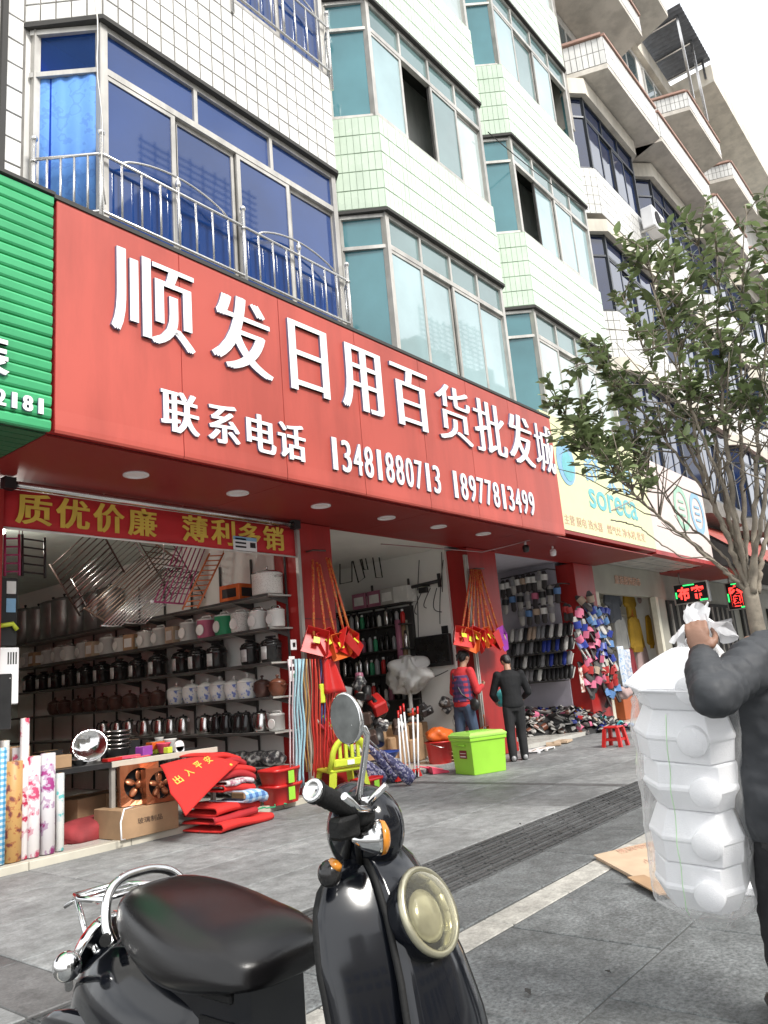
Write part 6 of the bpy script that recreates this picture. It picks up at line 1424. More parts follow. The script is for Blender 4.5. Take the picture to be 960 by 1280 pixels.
def hand(mb, wrist, d, palm_n, size=.17, curl=1.0, side=1):
    """palm, four unequal bent fingers and a thumb from the side; d points to the knuckles, palm_n out of the palm"""
    d = Vector(d).normalized(); n = Vector(palm_n); n = (n-d*n.dot(d)).normalized(); x = d.cross(n)*side; s = size
    w_ = Vector(wrist); M3 = Matrix((x, d, n)).transposed()
    mb.ell(w_+d*s*.26, (s*.23, s*.30, s*.10), 12, 8, mat=M3)
    for k, (off, ln) in enumerate(((-.17, .40), (-.055, .46), (.06, .43), (.165, .33))):
        b = w_+d*s*.47+x*off*s; L = ln*s; pts = [b-d*s*.1, b]; a = .35*curl; p = b
        for seg in (.45, .32, .27): p = p+(d*cos(a)+n*sin(a))*L*seg; pts.append(p); a += .75*curl
        mb.tube(pts, [s*.062, s*.058, s*.052, s*.047, s*.04], 8); mb.ell(pts[-1], (s*.042,)*3, 8, 6)
    b = w_+d*s*.12-x*s*.18; pts = [b, b+(-x*.6+d*.6+n*.3)*s*.17, b+(-x*.55+d*1.15+n*.75*curl)*s*.22, b+(-x*.3+d*1.6+n*1.1*curl)*s*.24]
    mb.tube(pts, [s*.08, s*.068, s*.06, s*.045], 8); mb.ell(pts[-1], (s*.047,)*3, 8, 6)
def head(mb, c, fwd, h, up=V(0, 0, 1)):
    f = Vector(fwd).normalized(); u = (Vector(up)-f*f.dot(Vector(up))).normalized(); r = f.cross(u); M3 = Matrix((r, f, u)).transposed(); c = Vector(c)
    mb.ell(c+u*h*.1, (h*.34, h*.42, h*.40), 16, 12, mat=M3); mb.ell(c-u*h*.22+f*h*.06, (h*.27, h*.31, h*.28), 14, 10, mat=M3)
    mb.ell(c-u*h*.04+f*h*.42, (h*.055, h*.09, h*.12), 8, 6, mat=M3)                     # nose
    mb.ell(c-u*h*.25+f*h*.34, (h*.13, h*.05, h*.04), 8, 6, mat=M3)                      # lips
    mb.ell(c-u*h*.42+f*h*.25, (h*.11, h*.09, h*.07), 8, 6, mat=M3)                      # chin
    for s in (-1, 1): mb.ell(c+r*s*h*.345-u*h*.02-f*h*.03, (h*.04, h*.075, h*.12), 8, 6, mat=M3)
    return r, f, u, M3
def face_parts(root, c, fr, h):
    r, f, u, M3 = fr; c = Vector(c)
    for s in (-1, 1):
        q = MB(); q.ell(c+r*s*h*.15+u*h*.06+f*h*.38, (h*.05, h*.03, h*.022), 8, 6, mat=M3); q.build('eye', m_dkgloss, root)
        q = MB(); q.ell(c+r*s*h*.15+u*h*.15+f*h*.385, (h*.085, h*.025, h*.016), 8, 6, mat=M3); q.build('eyebrow', m_hair, root)
def person(label, loc, head_az, H, top_m, leg_m, shoe_m, skin, arms, lean=.0, head_tilt=.0, head_turn=0, stride=.0, shoulder=.115, hips=.098, hair='short', bag=False):
    """upright figure; arms = [(elbow, wrist, palm normal)] for left and right in units of the height, x right, y ahead"""
    root = thing('person', label, 'person', loc); B = V(*loc); ca, sa = sin(head_az), cos(head_az)
    fw = V(ca, sa, 0); rt = V(sa, -ca, 0)
    def W(x, y, z): return B+(rt*x+fw*(y+lean*max(0, z-.5)**1.3)+V(0, 0, z))*H
    hc = W(0, .035, .925)
    hf = (fw*cos(head_turn)+rt*sin(head_turn)); hf = hf*cos(head_tilt)-V(0, 0, 1)*sin(head_tilt)
    body = MB(); fr = head(body, hc, hf, .128*H)
    limb(body, [W(0, .0, .80), W(0, .02, .875)], [.036*H, .033*H])
    loft(body, [(W(0, 0, z), rt*w_*H, fw*d_*H) for z, w_, d_ in ((.47, .07, .05), (.52, hips-.012, .062), (.60, .072, .05), (.70, .088, .058), (.79, shoulder-.02, .052), (.825, .06, .04))])
    for s, (el, wr, pn) in zip((-1, 1), arms):
        e, w_ = W(*el), W(*wr); limb(body, [W(s*shoulder, 0, .80), e, w_], [.030*H, .024*H, .017*H])
        d = (w_-e).normalized(); hand(body, w_, d, rt*pn[0]+fw*pn[1]+V(0, 0, pn[2]), .105*H, .7, -s)
    for s in (-1, 1):
        ft = s*stride
        limb(body, [W(s*.055, 0, .50), W(s*.06, ft*.6+.01, .275), W(s*.06, ft, .05)], [.048*H, .034*H, .022*H])
    o = body.build('body', skin, root); weld(o, .0085, 3)
    top = MB()
    loft(top, [(W(0, 0, z), rt*w_*H, fw*d_*H) for z, w_, d_ in ((.485, hips+.006, .075), (.52, hips+.008, .078), (.60, .093, .07), (.70, .103, .075), (.78, shoulder+.0, .068), (.82, shoulder-.035, .055), (.845, .045, .045))], 18)
    for s, (el, wr, pn) in zip((-1, 1), arms):
        e, w_ = W(*el), W(*wr); limb(top, [W(s*(shoulder-.008), 0, .797), e, e.lerp(w_, .93)], [.042*H, .036*H, .028*H])
    weld(top.build('jacket', top_m, root), .011, 6, .016, TX2)
    leg = MB()
    loft(leg, [(W(0, 0, z), rt*w_*H, fw*d_*H) for z, w_, d_ in ((.45, .085, .062), (.50, hips, .07), (.56, .092, .066))], 16)
    for s in (-1, 1):
        ft = s*stride; limb(leg, [W(s*.05, 0, .49), W(s*.058, ft*.6+.012, .275), W(s*.06, ft-.005, .035)], [.060*H, .047*H, .040*H])
    weld(leg.build('trousers', leg_m, root), .011, 5, .012, TX2)
    for s in (-1, 1):
        q = MB(); ft = s*stride; c = W(s*.062, ft+.035, .019); M3 = Matrix((rt, fw, V(0, 0, 1))).transposed()
        q.ell(c, (.03*H, .085*H, .021*H), 12, 8, mat=M3); q.ell(W(s*.062, ft-.02, .03), (.026*H, .035*H, .03*H), 10, 8, mat=M3); q.build('shoe', shoe_m, root)
    r, f, u, M3 = fr; h = .128*H; hm = MB()
    rr_ = random.Random(3)
    hm.ell(hc+u*h*.17-f*h*.06, (h*.385, h*.44, h*.39), 18, 12, mat=M3); hm.ell(hc-f*h*.2-u*h*.05, (h*.33, h*.27, h*.36), 14, 10, mat=M3)
    if hair == 'bun': hm.ell(hc-f*h*.5+u*h*.2, (h*.2, h*.2, h*.2), 12, 8, mat=M3); hm.tube([hc-f*h*.5+u*h*.15, hc-f*h*.68-u*h*.1, hc-f*h*.6-u*h*.5], [h*.13, h*.14, h*.05], 8)
    if hair == 'long': hm.ell(hc-f*h*.25-u*h*.35, (h*.36, h*.22, h*.4), 12, 10, mat=M3)
    weld(hm.build('hair', m_hair, root), .012, 2, .012)
    face_parts(root, hc, fr, h)
    return root, W, rt, fw
m_redknit = mat('red_knit', (.50, .03, .035), .85, var=.15, scale=10); m_jeans = mat('dark_jeans', (.045, .07, .12), .8, var=.25, scale=6)
m_plaid = pattern_mat('navy_red_check', 'check', [(.42, .03, .05), (.10, .04, .12), (.04, .035, .10)], 26, .85)
m_blackcloth = mat('black_jacket_cloth', (.014, .0145, .016), .75, var=.25, scale=6, bump=.15, bscale=60, spec=.2); m_blacktrouser = mat('black_trousers', (.014, .014, .016), .75, var=.2)
rw, W, rt, fw = person('woman in red jumper, checked waistcoat and jeans behind the green box', (9.62, 6.5, .03), radians(98), 1.58, m_redknit, m_jeans, m_black, m_skin,
    [((-.15, .03, .62), (-.09, .17, .655), (.7, .2, .7)), ((.15, .03, .62), (.09, .17, .655), (-.7, .2, .7))], .12, .45, .1, .05, .105, .098, 'bun')
q = MB(); loft(q, [(W(0, 0, z), rt*w_*1.58, fw*d_*1.58) for z, w_, d_ in ((.53, .108, .086), (.60, .104, .082), (.70, .112, .086), (.77, .105, .078))], 18); weld(q.build('waistcoat', m_plaid, rw), .012, 3, .015)
q = MB(); q.tube([W(-.10, .02, .81), W(-.02, .09, .70), W(.10, .06, .57), W(.12, 0, .52), W(.06, -.085, .60), W(-.06, -.07, .76), W(-.10, .0, .82)], .012, 6); q.ell(W(.13, .0, .5), (.04, .09, .09), 10, 8); q.build('shoulder_bag', m_black, rw)
rm_, W, rt, fw = person('man in black jacket and trousers seen from behind beside the green box', (9.93, 5.86, .0), radians(48), 1.50, m_blackcloth, m_blacktrouser, m_greyb, m_skin,
    [((-.17, .06, .62), (-.12, .21, .56), (.4, .2, -.8)), ((.17, .02, .62), (.15, .17, .57), (-.4, .2, -.8))], .22, .75, -.35, .03, .122, .1, 'short')
c = atY(621, 873, 6.3); blob('turquoise_bag', 'turquoise plastic bag held in front of the man in black', 'bag', (c.x, 6.2, c.z), (.13, .1, .13), m_teal, 12)
# ---- the man with the bag of foam boxes, cropped by the right edge
KM = 3.02
m_slate = mat('dark_slate_jacket', (.044, .047, .052), .6, var=.15, scale=4, bump=.10, bscale=50, spec=.3)
big = thing('person', 'man in dark grey jacket at the right edge gripping the bag of foam boxes', 'person', (atD(1004, 1000, KM).x, atD(1004, 1000, KM).y, 0))
bc = Vector(big.location); fh = V(bc.x, bc.y, 0).normalized(); rh = V(fh.y, -fh.x, 0)
fw = (fh*.86-rh*.5).normalized(); rt = V(fw.y, -fw.x, 0)
def PT(px, py, k): return atD(px, py, k)
hc = V(bc.x, bc.y, 1.43)+fw*.05+rh*.13
body = MB(); fr = head(body, hc, (fw-V(0, 0, .15)).normalized(), .205)
zc = lambda z, w_, d_, off=0: (V(bc.x, bc.y, z)+fw*off, rt*w_, fw*d_)
limb(body, [V(bc.x, bc.y, 1.22)+rh*.08, V(bc.x, bc.y, 1.34)+fw*.03+rh*.11], [.058, .052])
loft(body, [zc(.68, .13, .1), zc(.80, .15, .11), zc(.95, .14, .105), zc(1.10, .16, .11), zc(1.2, .15, .095), zc(1.26, .09, .06)])
ls, le, lw = PT(950, 818, 2.88), PT(890, 871, 2.52), PT(877, 818, 2.66)
limb(body, [ls, le, lw], [.05, .042, .031])
gr = PT(875, 786, 2.76)                                         # the gathered neck of the bag
hand(body, lw, V(0, 0, 1)+fh*.12-rh*.05, fh, .165, 1.55, 1)
rs_ = V(bc.x, bc.y, 1.215)+rt*.19; re = rs_+rt*.06-V(0, 0, .28)-fw*.03; rw_ = re+fw*.12-V(0, 0, .22)
limb(body, [rs_, re, rw_], [.05, .042, .03]); hand(body, rw_, V(0, 0, -1)+fw*.3, -rt, .165, .6, -1)
for s, st in ((-1, .10), (1, -.12)):
    limb(body, [V(bc.x, bc.y, .74)+rt*s*.085, V(bc.x, bc.y, .42)+rt*s*.09+fw*(st*.6+.03), V(bc.x, bc.y, .09)+rt*s*.09+fw*st], [.08, .055, .038])
weld(body.build('body', m_skindk, big), .0055, 2)
jk = MB()
loft(jk, [zc(.60, .195, .15), zc(.63, .205, .16), zc(.72, .225, .17), zc(.90, .235, .175), zc(1.06, .235, .175), (zc(1.17, 0, 0)[0]+rh*.03, rt*.225, fw*.15), (zc(1.225, 0, 0)[0]+rh*.06, rt*.165, fw*.115), (zc(1.275, 0, 0, .02)[0]+rh*.09, rt*.085, fw*.075), (zc(1.30, 0, 0, .02)[0]+rh*.10, rt*.075, fw*.07)], 24)
limb(jk, [ls+rt*.03, le, le.lerp(lw, .74)], [.082, .058, .047], 18, 22, .06)
limb(jk, [rs_-rt*.02, re, rw_], [.09, .075, .055], 14, 8)
jo = weld(jk.build('jacket', m_slate, big), .0065, 3, .040, cloud_tex('jacket_folds', .24))
md = jo.modifiers.new('creases', 'DISPLACE'); md.texture = cloud_tex('jacket_creases', .06); md.strength = .009; md.mid_level = .5
q = MB(); q.tube([le.lerp(lw, .72), le.lerp(lw, 1.04)], [.048, .040], 14); weld(q.build('cuff', m_black, big), .006, 2)
q = MB(); loft(q, [zc(.575, .172, .132), zc(.585, .18, .14), zc(.63, .186, .146), zc(.64, .18, .14)], 24); q.build('waistband', m_black, big)
q = MB(); loft(q, [(c_+rh*.10, a_, b_) for c_, a_, b_ in (zc(1.26, .078, .074, .02), zc(1.33, .070, .068, .03), zc(1.335, .06, .058, .03))], 18); q.build('collar', m_slate, big)
p0 = V(bc.x, bc.y, .86)-rt*.19-fw*.05; q = MB(); q.tube([p0+V(0, 0, .05)+fw*.05, p0], .006, 6); q.build('pocket_zip', m_black, big)
lg_ = MB(); loft(lg_, [zc(.55, .14, .115), zc(.66, .165, .13), zc(.74, .155, .12)], 18)
for s, st in ((-1, .10), (1, -.12)):
    limb(lg_, [V(bc.x, bc.y, .68)+rt*s*.085, V(bc.x, bc.y, .42)+rt*s*.09+fw*(st*.6+.03), V(bc.x, bc.y, .06)+rt*s*.09+fw*st], [.105, .08, .07], 14)
weld(lg_.build('trousers', m_blacktrouser, big), .01, 4, .03)
for s, st in ((-1, .10), (1, -.12)):
    q = MB(); M3 = Matrix((rt, fw, V(0, 0, 1))).transposed(); q.ell(V(bc.x, bc.y, .035)+rt*s*.09+fw*(st+.06), (.048, .14, .036), 14, 8, mat=M3); q.ell(V(bc.x, bc.y, .05)+rt*s*.09+fw*(st-.02), (.042, .06, .05), 12, 8, mat=M3); q.build('shoe', m_black, big)
r, f, u, M3 = fr; h = .205
hm = MB(); hm.ell(hc+u*h*.17-f*h*.06, (h*.385, h*.44, h*.39), 18, 12, mat=M3); hm.ell(hc-f*h*.2-u*h*.02, (h*.34, h*.27, h*.33), 14, 10, mat=M3); weld(hm.build('hair', m_hair, big), .008, 2, .012); face_parts(big, hc, fr, h)
# ---- clear bag of stacked foam boxes
m_foam = mat('white_foam', (.84, .84, .86), .75, var=.02, scale=8, bump=.25, bscale=240)
m_film = film_mat('clear_film', (1, 1, 1), clear=.87, rough=.10, ior=1.22)
ax_top, ax_bot = PT(854, 806, 2.95), PT(886, 1118, 3.13)
up = (ax_top-ax_bot); UL = up.length; up.normalize()
ea = (rh*.92-fh*.38); ea = (ea-up*ea.dot(up)).normalized(); eb = up.cross(ea)
tilt = Matrix.Rotation(radians(9), 3, (ea+eb).normalized())
nT = 5; th = UL*.97/nT
def octa(c, w_, d_, ch, a, b): return [c+a*x*w_+b*y*d_ for x, y in ((-1, -1+ch), (-1+ch, -1), (1-ch, -1), (1, -1+ch), (1, 1-ch), (1-ch, 1), (-1+ch, 1), (-1, 1-ch))]
fb = []
for k in range(nT):
    c0 = ax_bot+up*(k*th+.01); ro = Matrix.Rotation(radians(16+(k % 3-1)*3), 3, up); a, b = ro @ ea, ro @ eb
    t = thing('foam_box', f'white foam clamshell box in the clear bag, {["lowest", "second from below", "middle", "second from top", "topmost"][k]} of the stack', 'box', c0, 'foam boxes in the clear bag')
    w_, d_ = .145+.006*k, .185+.005*k
    lo_, hi_ = ((.80, .97) if k % 2 == 0 else (.95, .82)); prof = [(.0, lo_-.03), (.02, lo_), (.42, .985), (.47, 1.012), (.50, 1.014), (.53, 1.012), (.58, .985), (.965, hi_), (.985, hi_-.03)]
    if k == nT-1: prof = [(.0, .8), (.03, .85), (.36, .98), (.42, 1.08), (.47, 1.08), (.52, 1.0), (.82, .55), (.98, .28)]
    for name, pf in (('tray', [p for p in prof if p[0] <= .501]), ('lid', [p for p in prof if p[0] >= .45])):
        q = MB(); R_s = [octa(c0+up*(z+(.004 if name == 'lid' else 0))*th, w_*s_, d_*s_, .38, a, b) for z, s_ in pf]
        for p, r_2 in zip(R_s, R_s[1:]): q.add(p+r_2, [(i, (i+1) % 8, 8+(i+1) % 8, 8+i) for i in range(8)])
        q.add(R_s[0], [list(reversed(range(8)))]); q.add(R_s[-1], [list(range(8))]); q.build(name, m_foam, t, bevel=.006)
    cc = c0+up*th*.5+(a*.6-b*1).normalized()*(w_*1.02); dn = (-fh+rh*.22).normalized()
    dn = b if b.dot(fh) < 0 else -b; sd = a if a.dot(rh) > 0 else -a; cc = c0+up*th*.47+dn*(d_*1.0)+sd*.05
    q = MB(); q.lathe([(.049, -.06), (.049, .012), (.046, .015), (0, .015)], 26, cc, dn); q.build('latch_disc', m_foam, t)
    fb.append(t)
bg = thing('plastic_bag', 'clear plastic bag of white foam boxes gripped by its gathered neck', 'bag', ax_bot)
rdm = random.Random(11); ph = [rdm.uniform(0, 6.3) for _ in range(12)]
bro = Matrix.Rotation(radians(16), 3, up); ba, bb_ = bro @ ea, bro @ eb
def bagp(u, v):
    a = 2*pi*u; s = v*UL*1.10-UL*.075
    c = ax_bot+up*s
    if v < .10: k = (v/.10)**.5
    elif v > .80: k = max(.10, 1-((v-.80)/.20)**1.15*.93)
    else: k = 1
    k = max(k, .06)*(.90+.10*min(1, v/.35))
    tier = 1+.018*cos(2*pi*(s-.5*th)/th) if .1 < v < .8 else 1
    wr = 1+.010*sin(3*a+ph[0]+9*v)+.010*sin(7*a+ph[1]-14*v)+.010*sin(13*a+ph[2]+22*v)+.012*sin(40*v+ph[3]+2*a)+.008*sin(31*a+60*v)
    r4 = (abs(cos(a))**3.2+abs(sin(a))**3.2)**(-1/3.2)
    p = c+(ba*cos(a)*.180+bb_*sin(a)*.224)*r4*k*tier*wr
    if v > .80: t = (v-.80)/.20; p = p+(gr-(ax_bot+up*UL*1.025))*t
    return p
q = MB(); q.grid(bagp, 96, 70); q.build('film', m_film, bg)
# frill above the fist
m_frill = film_mat('gathered_film', (.95, .95, .96), clear=.35, rough=.25)
def frill(u, v):
    a = 2*pi*u; r = .020+.052*v**1.1*(1+.45*sin(3*a+ph[4])+.3*sin(7*a+ph[5]+3*v)+.2*sin(13*a))
    return gr+V(0, 0, .0+.045*v-.05*v*v*(1+.8*sin(2*a+ph[6]))+.012*sin(9*a+8*v))+rh*(r*cos(a)*1.15+.012*v)+fh*r*sin(a)
q = MB(); q.grid(frill, 72, 10)
def tuft(u, v):
    a = 2*pi*u; r = (.02+.016*v)*(1+.3*sin(4*a+5*v)+.2*sin(9*a)); return gr+V(0, 0, -.03+.105*v+.012*sin(3*a)*v)+rh*(r*cos(a)+.006*sin(7*v))+fh*r*sin(a)
q.grid(tuft, 36, 10); q.build('gathered_neck', m_frill, bg)
q = MB(); q.grid(lambda u, v: ax_bot+up*(-.01-.085*v)+ba*(.11*cos(2*pi*u)*(1-.45*v)*(1+.15*sin(10*pi*u)))+bb_*(.12*sin(2*pi*u)*(1-.45*v)*(1+.1*sin(14*pi*u))), 48, 6); q.build('loose_bottom', m_film, bg)
uc = min((i/60 for i in range(60)), key=lambda t: abs(proj(bagp(t, .4))[0]-846)+(0 if (bagp(t, .4)-ax_bot).dot(fh) < .05 else 500))
q = MB(); q.tube([bagp(uc, v)-fh*.003 for v in [.08+.70*i/24 for i in range(25)]], .0016, 5); q.build('green_seam', mat('pale_green_film_edge', (.50, .74, .46), .4), bg)
# ---- cardboard on the ground
cd = thing('flattened_carton', 'flattened cardboard carton with red print lying on the pavement under the bag', 'cardboard', atZ(790, 1090))
A_, B_, C_, D_ = atZ(742, 1068, .03), atZ(836, 1121, .02), atZ(905, 1100, .02), atZ(835, 1046, .03)
def sheet(z, s=1, o=0): 
    cen = (A_+B_+C_+D_)/4; return [V(*(cen+(p-cen)*s).xy, z+o*i) for i, p in enumerate((A_, B_, C_, D_))]
for k, (z, s) in enumerate(((.004, .97), (.018, 1.0))):
    q = MB(); q.prism(sheet(z, s), (0, 0, .009)); q.build('sheet', m_card2, cd)
q = MB(); e0, e1 = A_.lerp(B_, .62), B_; q.obox(V(e0.x, e0.y, .034), V(e1.x, e1.y, .036), .1, .008); q.build('flap', m_card, cd)
dx = (D_-A_).normalized(); dy = (B_-A_).normalized()
for k, (body_, u, v, s_) in enumerate((('易碎物品', .12, .25, .42), ('NO.', .3, .55, .16), ('小心轻放', .45, .3, .36))):
    p = A_+(D_-A_)*v+(B_-A_)*u; p.z = .0285; lettering('print', body_, p, dx*s_*.8, -dy*.11, V(0, 0, .0012), m_redprint, cd)
fs_ = thing('foam_sheet', 'white foam sheet lying on the pavement behind the man at the right edge', 'foam sheet', atZ(948, 1112)); c = fs_.location
q = MB(); q.box(c.x-.15, c.x+.35, c.y-.35, c.y+.1, .002, .05, bev=.008); q.build('sheet', m_foam, fs_)
# ================================================================ BLACK SCOOTER
XS = 1.22
m_paint = mat('black_scooter_paint', (.006, .007, .010), .12, var=.4, scale=2, coat=.3, spec=.4)
m_leather = mat('black_vinyl_seat', (.007, .0065, .007), .24, var=.4, scale=3, spec=.42, bump=.05, bscale=260)
m_rubber = mat('black_rubber', (.011, .011, .011), .65, var=.2, spec=.25, bump=.2, bscale=150)
m_lens = mat('cream_lens', (.44, .43, .31), .10, var=.35, scale=14, coat=.8)
m_amber = mat('amber_lens', (.60, .22, .02), .15, coat=.5); m_redlens = mat('red_lens', (.35, .01, .01), .15, coat=.5)
m_mirror = mat('grey_mirror', (.13, .135, .13), .12, 1, var=.5, scale=16)
sc = thing('scooter', 'black retro electric scooter with chrome rack and round cream headlight parked in the foreground', 'scooter', (XS, 1.45, 0))
def ringY(y, hw, z0, z1, n=24, e=2.6, x=XS):
    out = []
    for i in range(n):
        a = 2*pi*i/n; c_, s_ = cos(a), sin(a)
        out.append(V(x+hw*math.copysign(abs(c_)**(2/e), c_), y, (z0+z1)/2+(z1-z0)/2*math.copysign(abs(s_)**(2/e), s_)))
    return out
def skin_rings(mb, R, mi=0, cap=True):
    n = len(R[0])
    for a, b in zip(R, R[1:]): mb.add(a+b, [(i, (i+1) % n, n+(i+1) % n, n+i) for i in range(n)], mi, True)
    if cap: mb.add(R[0], [list(reversed(range(n)))], mi, True); mb.add(R[-1], [list(range(n))], mi, True)
# seat: broad at the back, dished, with a rolled front
q = MB(); rings = []
ST = ((1.845, .05, .715, .745), (1.832, .092, .70, .763), (1.79, .12, .68, .778), (1.72, .142, .642, .779), (1.64, .158, .612, .770), (1.57, .166, .602, .757), (1.50, .166, .604, .738), (1.43, .157, .615, .720), (1.375, .143, .628, .698), (1.335, .118, .635, .674), (1.318, .06, .638, .655))
for y, hw, z0, z1 in ST:
    R1 = ringY(y, hw, z0-.018*(y < 1.8), z1+(.010 if y < 1.45 else 0), 32, 2.55); zm = (z0+z1)/2
    rings.append([V(XS+(p.x-XS)*(1+.13*max(0, (zm-p.z)/(zm-z0))), p.y, p.z) for p in R1])
skin_rings(q, rings); seat = q.build('seat', m_leather, sc, subsurf=1)
q = MB(); q.ell((XS-.02, 1.46, .7255), (.010, .004, .002), 8, 5, mat=Matrix.Rotation(.3, 3, 'X')); q.build('paint_chip', m_white, seat)
# seat base and battery box under the nose
q = MB(); q.box(XS-.105, XS+.105, 1.37, 1.72, .36, .64, bev=.03); b = q.build('seat_base', m_paint, sc)
for z in (.605, .55): q = MB(); q.box(XS-.112, XS-.1, 1.39, 1.50, z-.012, z+.008, bev=.004); q.build('latch', m_rubber, b)
q = MB(); q.lathe([(.014, 0), (.014, .012), (.006, .014)], 12, (XS-.106, 1.42, .50), (-1, 0, 0)); q.build('lock', m_chrome, b)
# rear body
q = MB(); RB = []
for y, hw, z0, z1 in ((1.46, .11, .34, .59), (1.54, .15, .28, .605), (1.66, .175, .26, .625), (1.78, .18, .26, .675), (1.88, .17, .27, .665), (1.98, .14, .30, .62), (2.05, .09, .34, .55), (2.075, .03, .39, .48)): RB.append(ringY(y, hw, z0, z1, 28, 2.4))
skin_rings(q, RB); rb = q.build('rear_body', m_paint, sc, subsurf=1)
q = MB(); R_2 = []
for y, hw in ((1.5, .02), (1.62, .05), (1.85, .055), (2.02, .045), (2.1, .012)): R_2.append([V(XS-.155-hw*.5*cos(2*pi*i/16), y, .42+hw*1.9*sin(2*pi*i/16)) for i in range(16)])
skin_rings(q, R_2); q.build('side_bulge', m_paint, rb, subsurf=1)
q = MB(); q.lathe([(.07, 0), (.066, .02), (.03, .035), (0, .038)], 18, (XS-.05, 1.985, .62), (-.35, 1, .6)); q.build('tail_light', m_redlens, sc)
q = MB(); q.lathe([(.078, -.01), (.078, .012), (.068, .014)], 18, (XS-.05, 1.982, .62), (-.35, 1, .6)); q.build('tail_light_rim', m_chrome, sc)
for s in (-1, 1):
    bp = V(XS+s*.10, 2.13, .52) if s > 0 else atX(84, 1208, XS-.20)
    q = MB(); q.ell(bp, (.033, .033, .033), 18, 12); t_ = q.build('turn_signal', m_chrome, sc)
    q = MB(); q.tube([bp, V(XS+s*.08, 2.08, .51)], .011, 8); q.build('stalk', m_chrome, t_)
    q = MB(); q.lathe([(.027, .018), (.02, .03), (0, .034)], 14, bp, (0, 1, 0)); q.build('lens', m_amber, t_)
# chrome grab rail and luggage rack
m_rail2 = m_chrome
q = MB(); half = [(.124, 1.80, .66), (.126, 1.815, .68), (.123, 1.83, .70), (.11, 1.85, .74), (.085, 1.865, .768), (.045, 1.875, .782)]
pts = [V(XS-a, b, c) for a, b, c in half]+[V(XS, 1.877, .785)]+[V(XS+a, b, c) for a, b, c in reversed(half)]
def smooth_line(P, n=6):
    Q = [P[0]*2-P[1]]+P+[P[-1]*2-P[-2]]; o2 = []
    for i in range(1, len(Q)-2):
        for k in range(n):
            t = k/n; a, b, c, d = Q[i-1], Q[i], Q[i+1], Q[i+2]; o2.append(.5*((2*b)+(c-a)*t+(2*a-5*b+4*c-d)*t*t+(3*b-a-3*c+d)*t**3))
    return o2+[P[-1]]
q.tube(smooth_line(pts), .012, 10); q.build('grab_rail', m_rail2, sc)
rkk = MB(); z = .725
o_ = [V(XS-.08, 1.89, z+.01), V(XS-.08, 2.03, z), V(XS-.065, 2.08, z), V(XS+.065, 2.08, z), V(XS+.08, 2.03, z), V(XS+.08, 1.89, z+.01)]
rkk.tube(o_, .008, 8); rk_ = rkk.build('luggage_rack', m_rail2, sc)
for y in (1.95, 2.0, 2.045): q = MB(); q.tube([V(XS-.08, y, z), V(XS+.08, y, z)], .006, 6); q.build('bar', m_rail2, rk_)
for s in (-1, 1):
    q = MB(); q.tube([V(XS+s*.065, 2.07, z), V(XS+s*.08, 2.0, .65), V(XS+s*.08, 1.92, .59)], .008, 8); q.build('strut', m_rail2, rk_)
    q = MB(); q.tube([V(XS+s*.05, 2.06, z), V(XS+s*.07, 2.12, z-.03)], .006, 6); q.build('prong', m_rail2, rk_)
q = MB(); q.tube([V(XS-.145, 1.80, .672), V(XS-.10, 1.84, .674)], .014, 8); q.build('rail_mount', m_rubber, sc)
# front leg shield with raised nose
def prof_y(z):
    T = [(.15, .93), (.3, .915), (.45, .915), (.6, .93), (.7, .955), (.79, .99), (.86, 1.03), (.90, 1.07)]
    for (a, ya), (b_, yb) in zip(T, T[1:]):
        if z <= b_: return ya+(yb-ya)*max(0, (z-a)/(b_-a))
    return T[-1][1]
def halfw(z):
    T = [(.15, .11), (.3, .165), (.45, .18), (.6, .183), (.72, .178), (.80, .160), (.845, .13), (.872, .09), (.885, .05)]
    for (a, ya), (b_, yb) in zip(T, T[1:]):
        if z <= b_: return ya+(yb-ya)*max(0, (z-a)/(b_-a))
    return T[-1][1]
def shieldp(u, v):
    z = .16+.725*v; s = 2*u-1; hw = halfw(z)
    return V(XS+hw*s, prof_y(z)+.105*abs(s)**1.7*(hw/.2), z)
q = MB(); q.grid(shieldp, 28, 36); lsd = q.build('leg_shield', m_paint, sc, solid=.022)
q = MB(); edge = [shieldp(0, v/30) for v in range(31)]+[shieldp(u/10, 1) for u in range(11)]+[shieldp(1, 1-v/30) for v in range(31)]; q.tube(edge, .010, 8); q.build('edge_trim', m_rubber, lsd)
def nosep(u, v):
    z = .16+.73*v; s = 2*u-1; wn = (.052+.055*(1-v)**.8+.03*sin(pi*min(1, v*1.05)))
    y = prof_y(z)-.012-.035*cos(s*pi/2)*sin(pi*min(1, .15+v*.85))**.6
    if abs(s) > .97: y = prof_y(z)+.004
    return V(XS+wn*s, y, z)
q = MB(); q.grid(nosep, 18, 34); ns_ = q.build('nose_panel', m_paint, sc)
for s in (0, 1): q = MB(); q.tube([nosep(s, v/30)+V(0, -.006, 0) for v in range(31)], .007, 6); q.build('seam_trim', m_rubber, ns_)
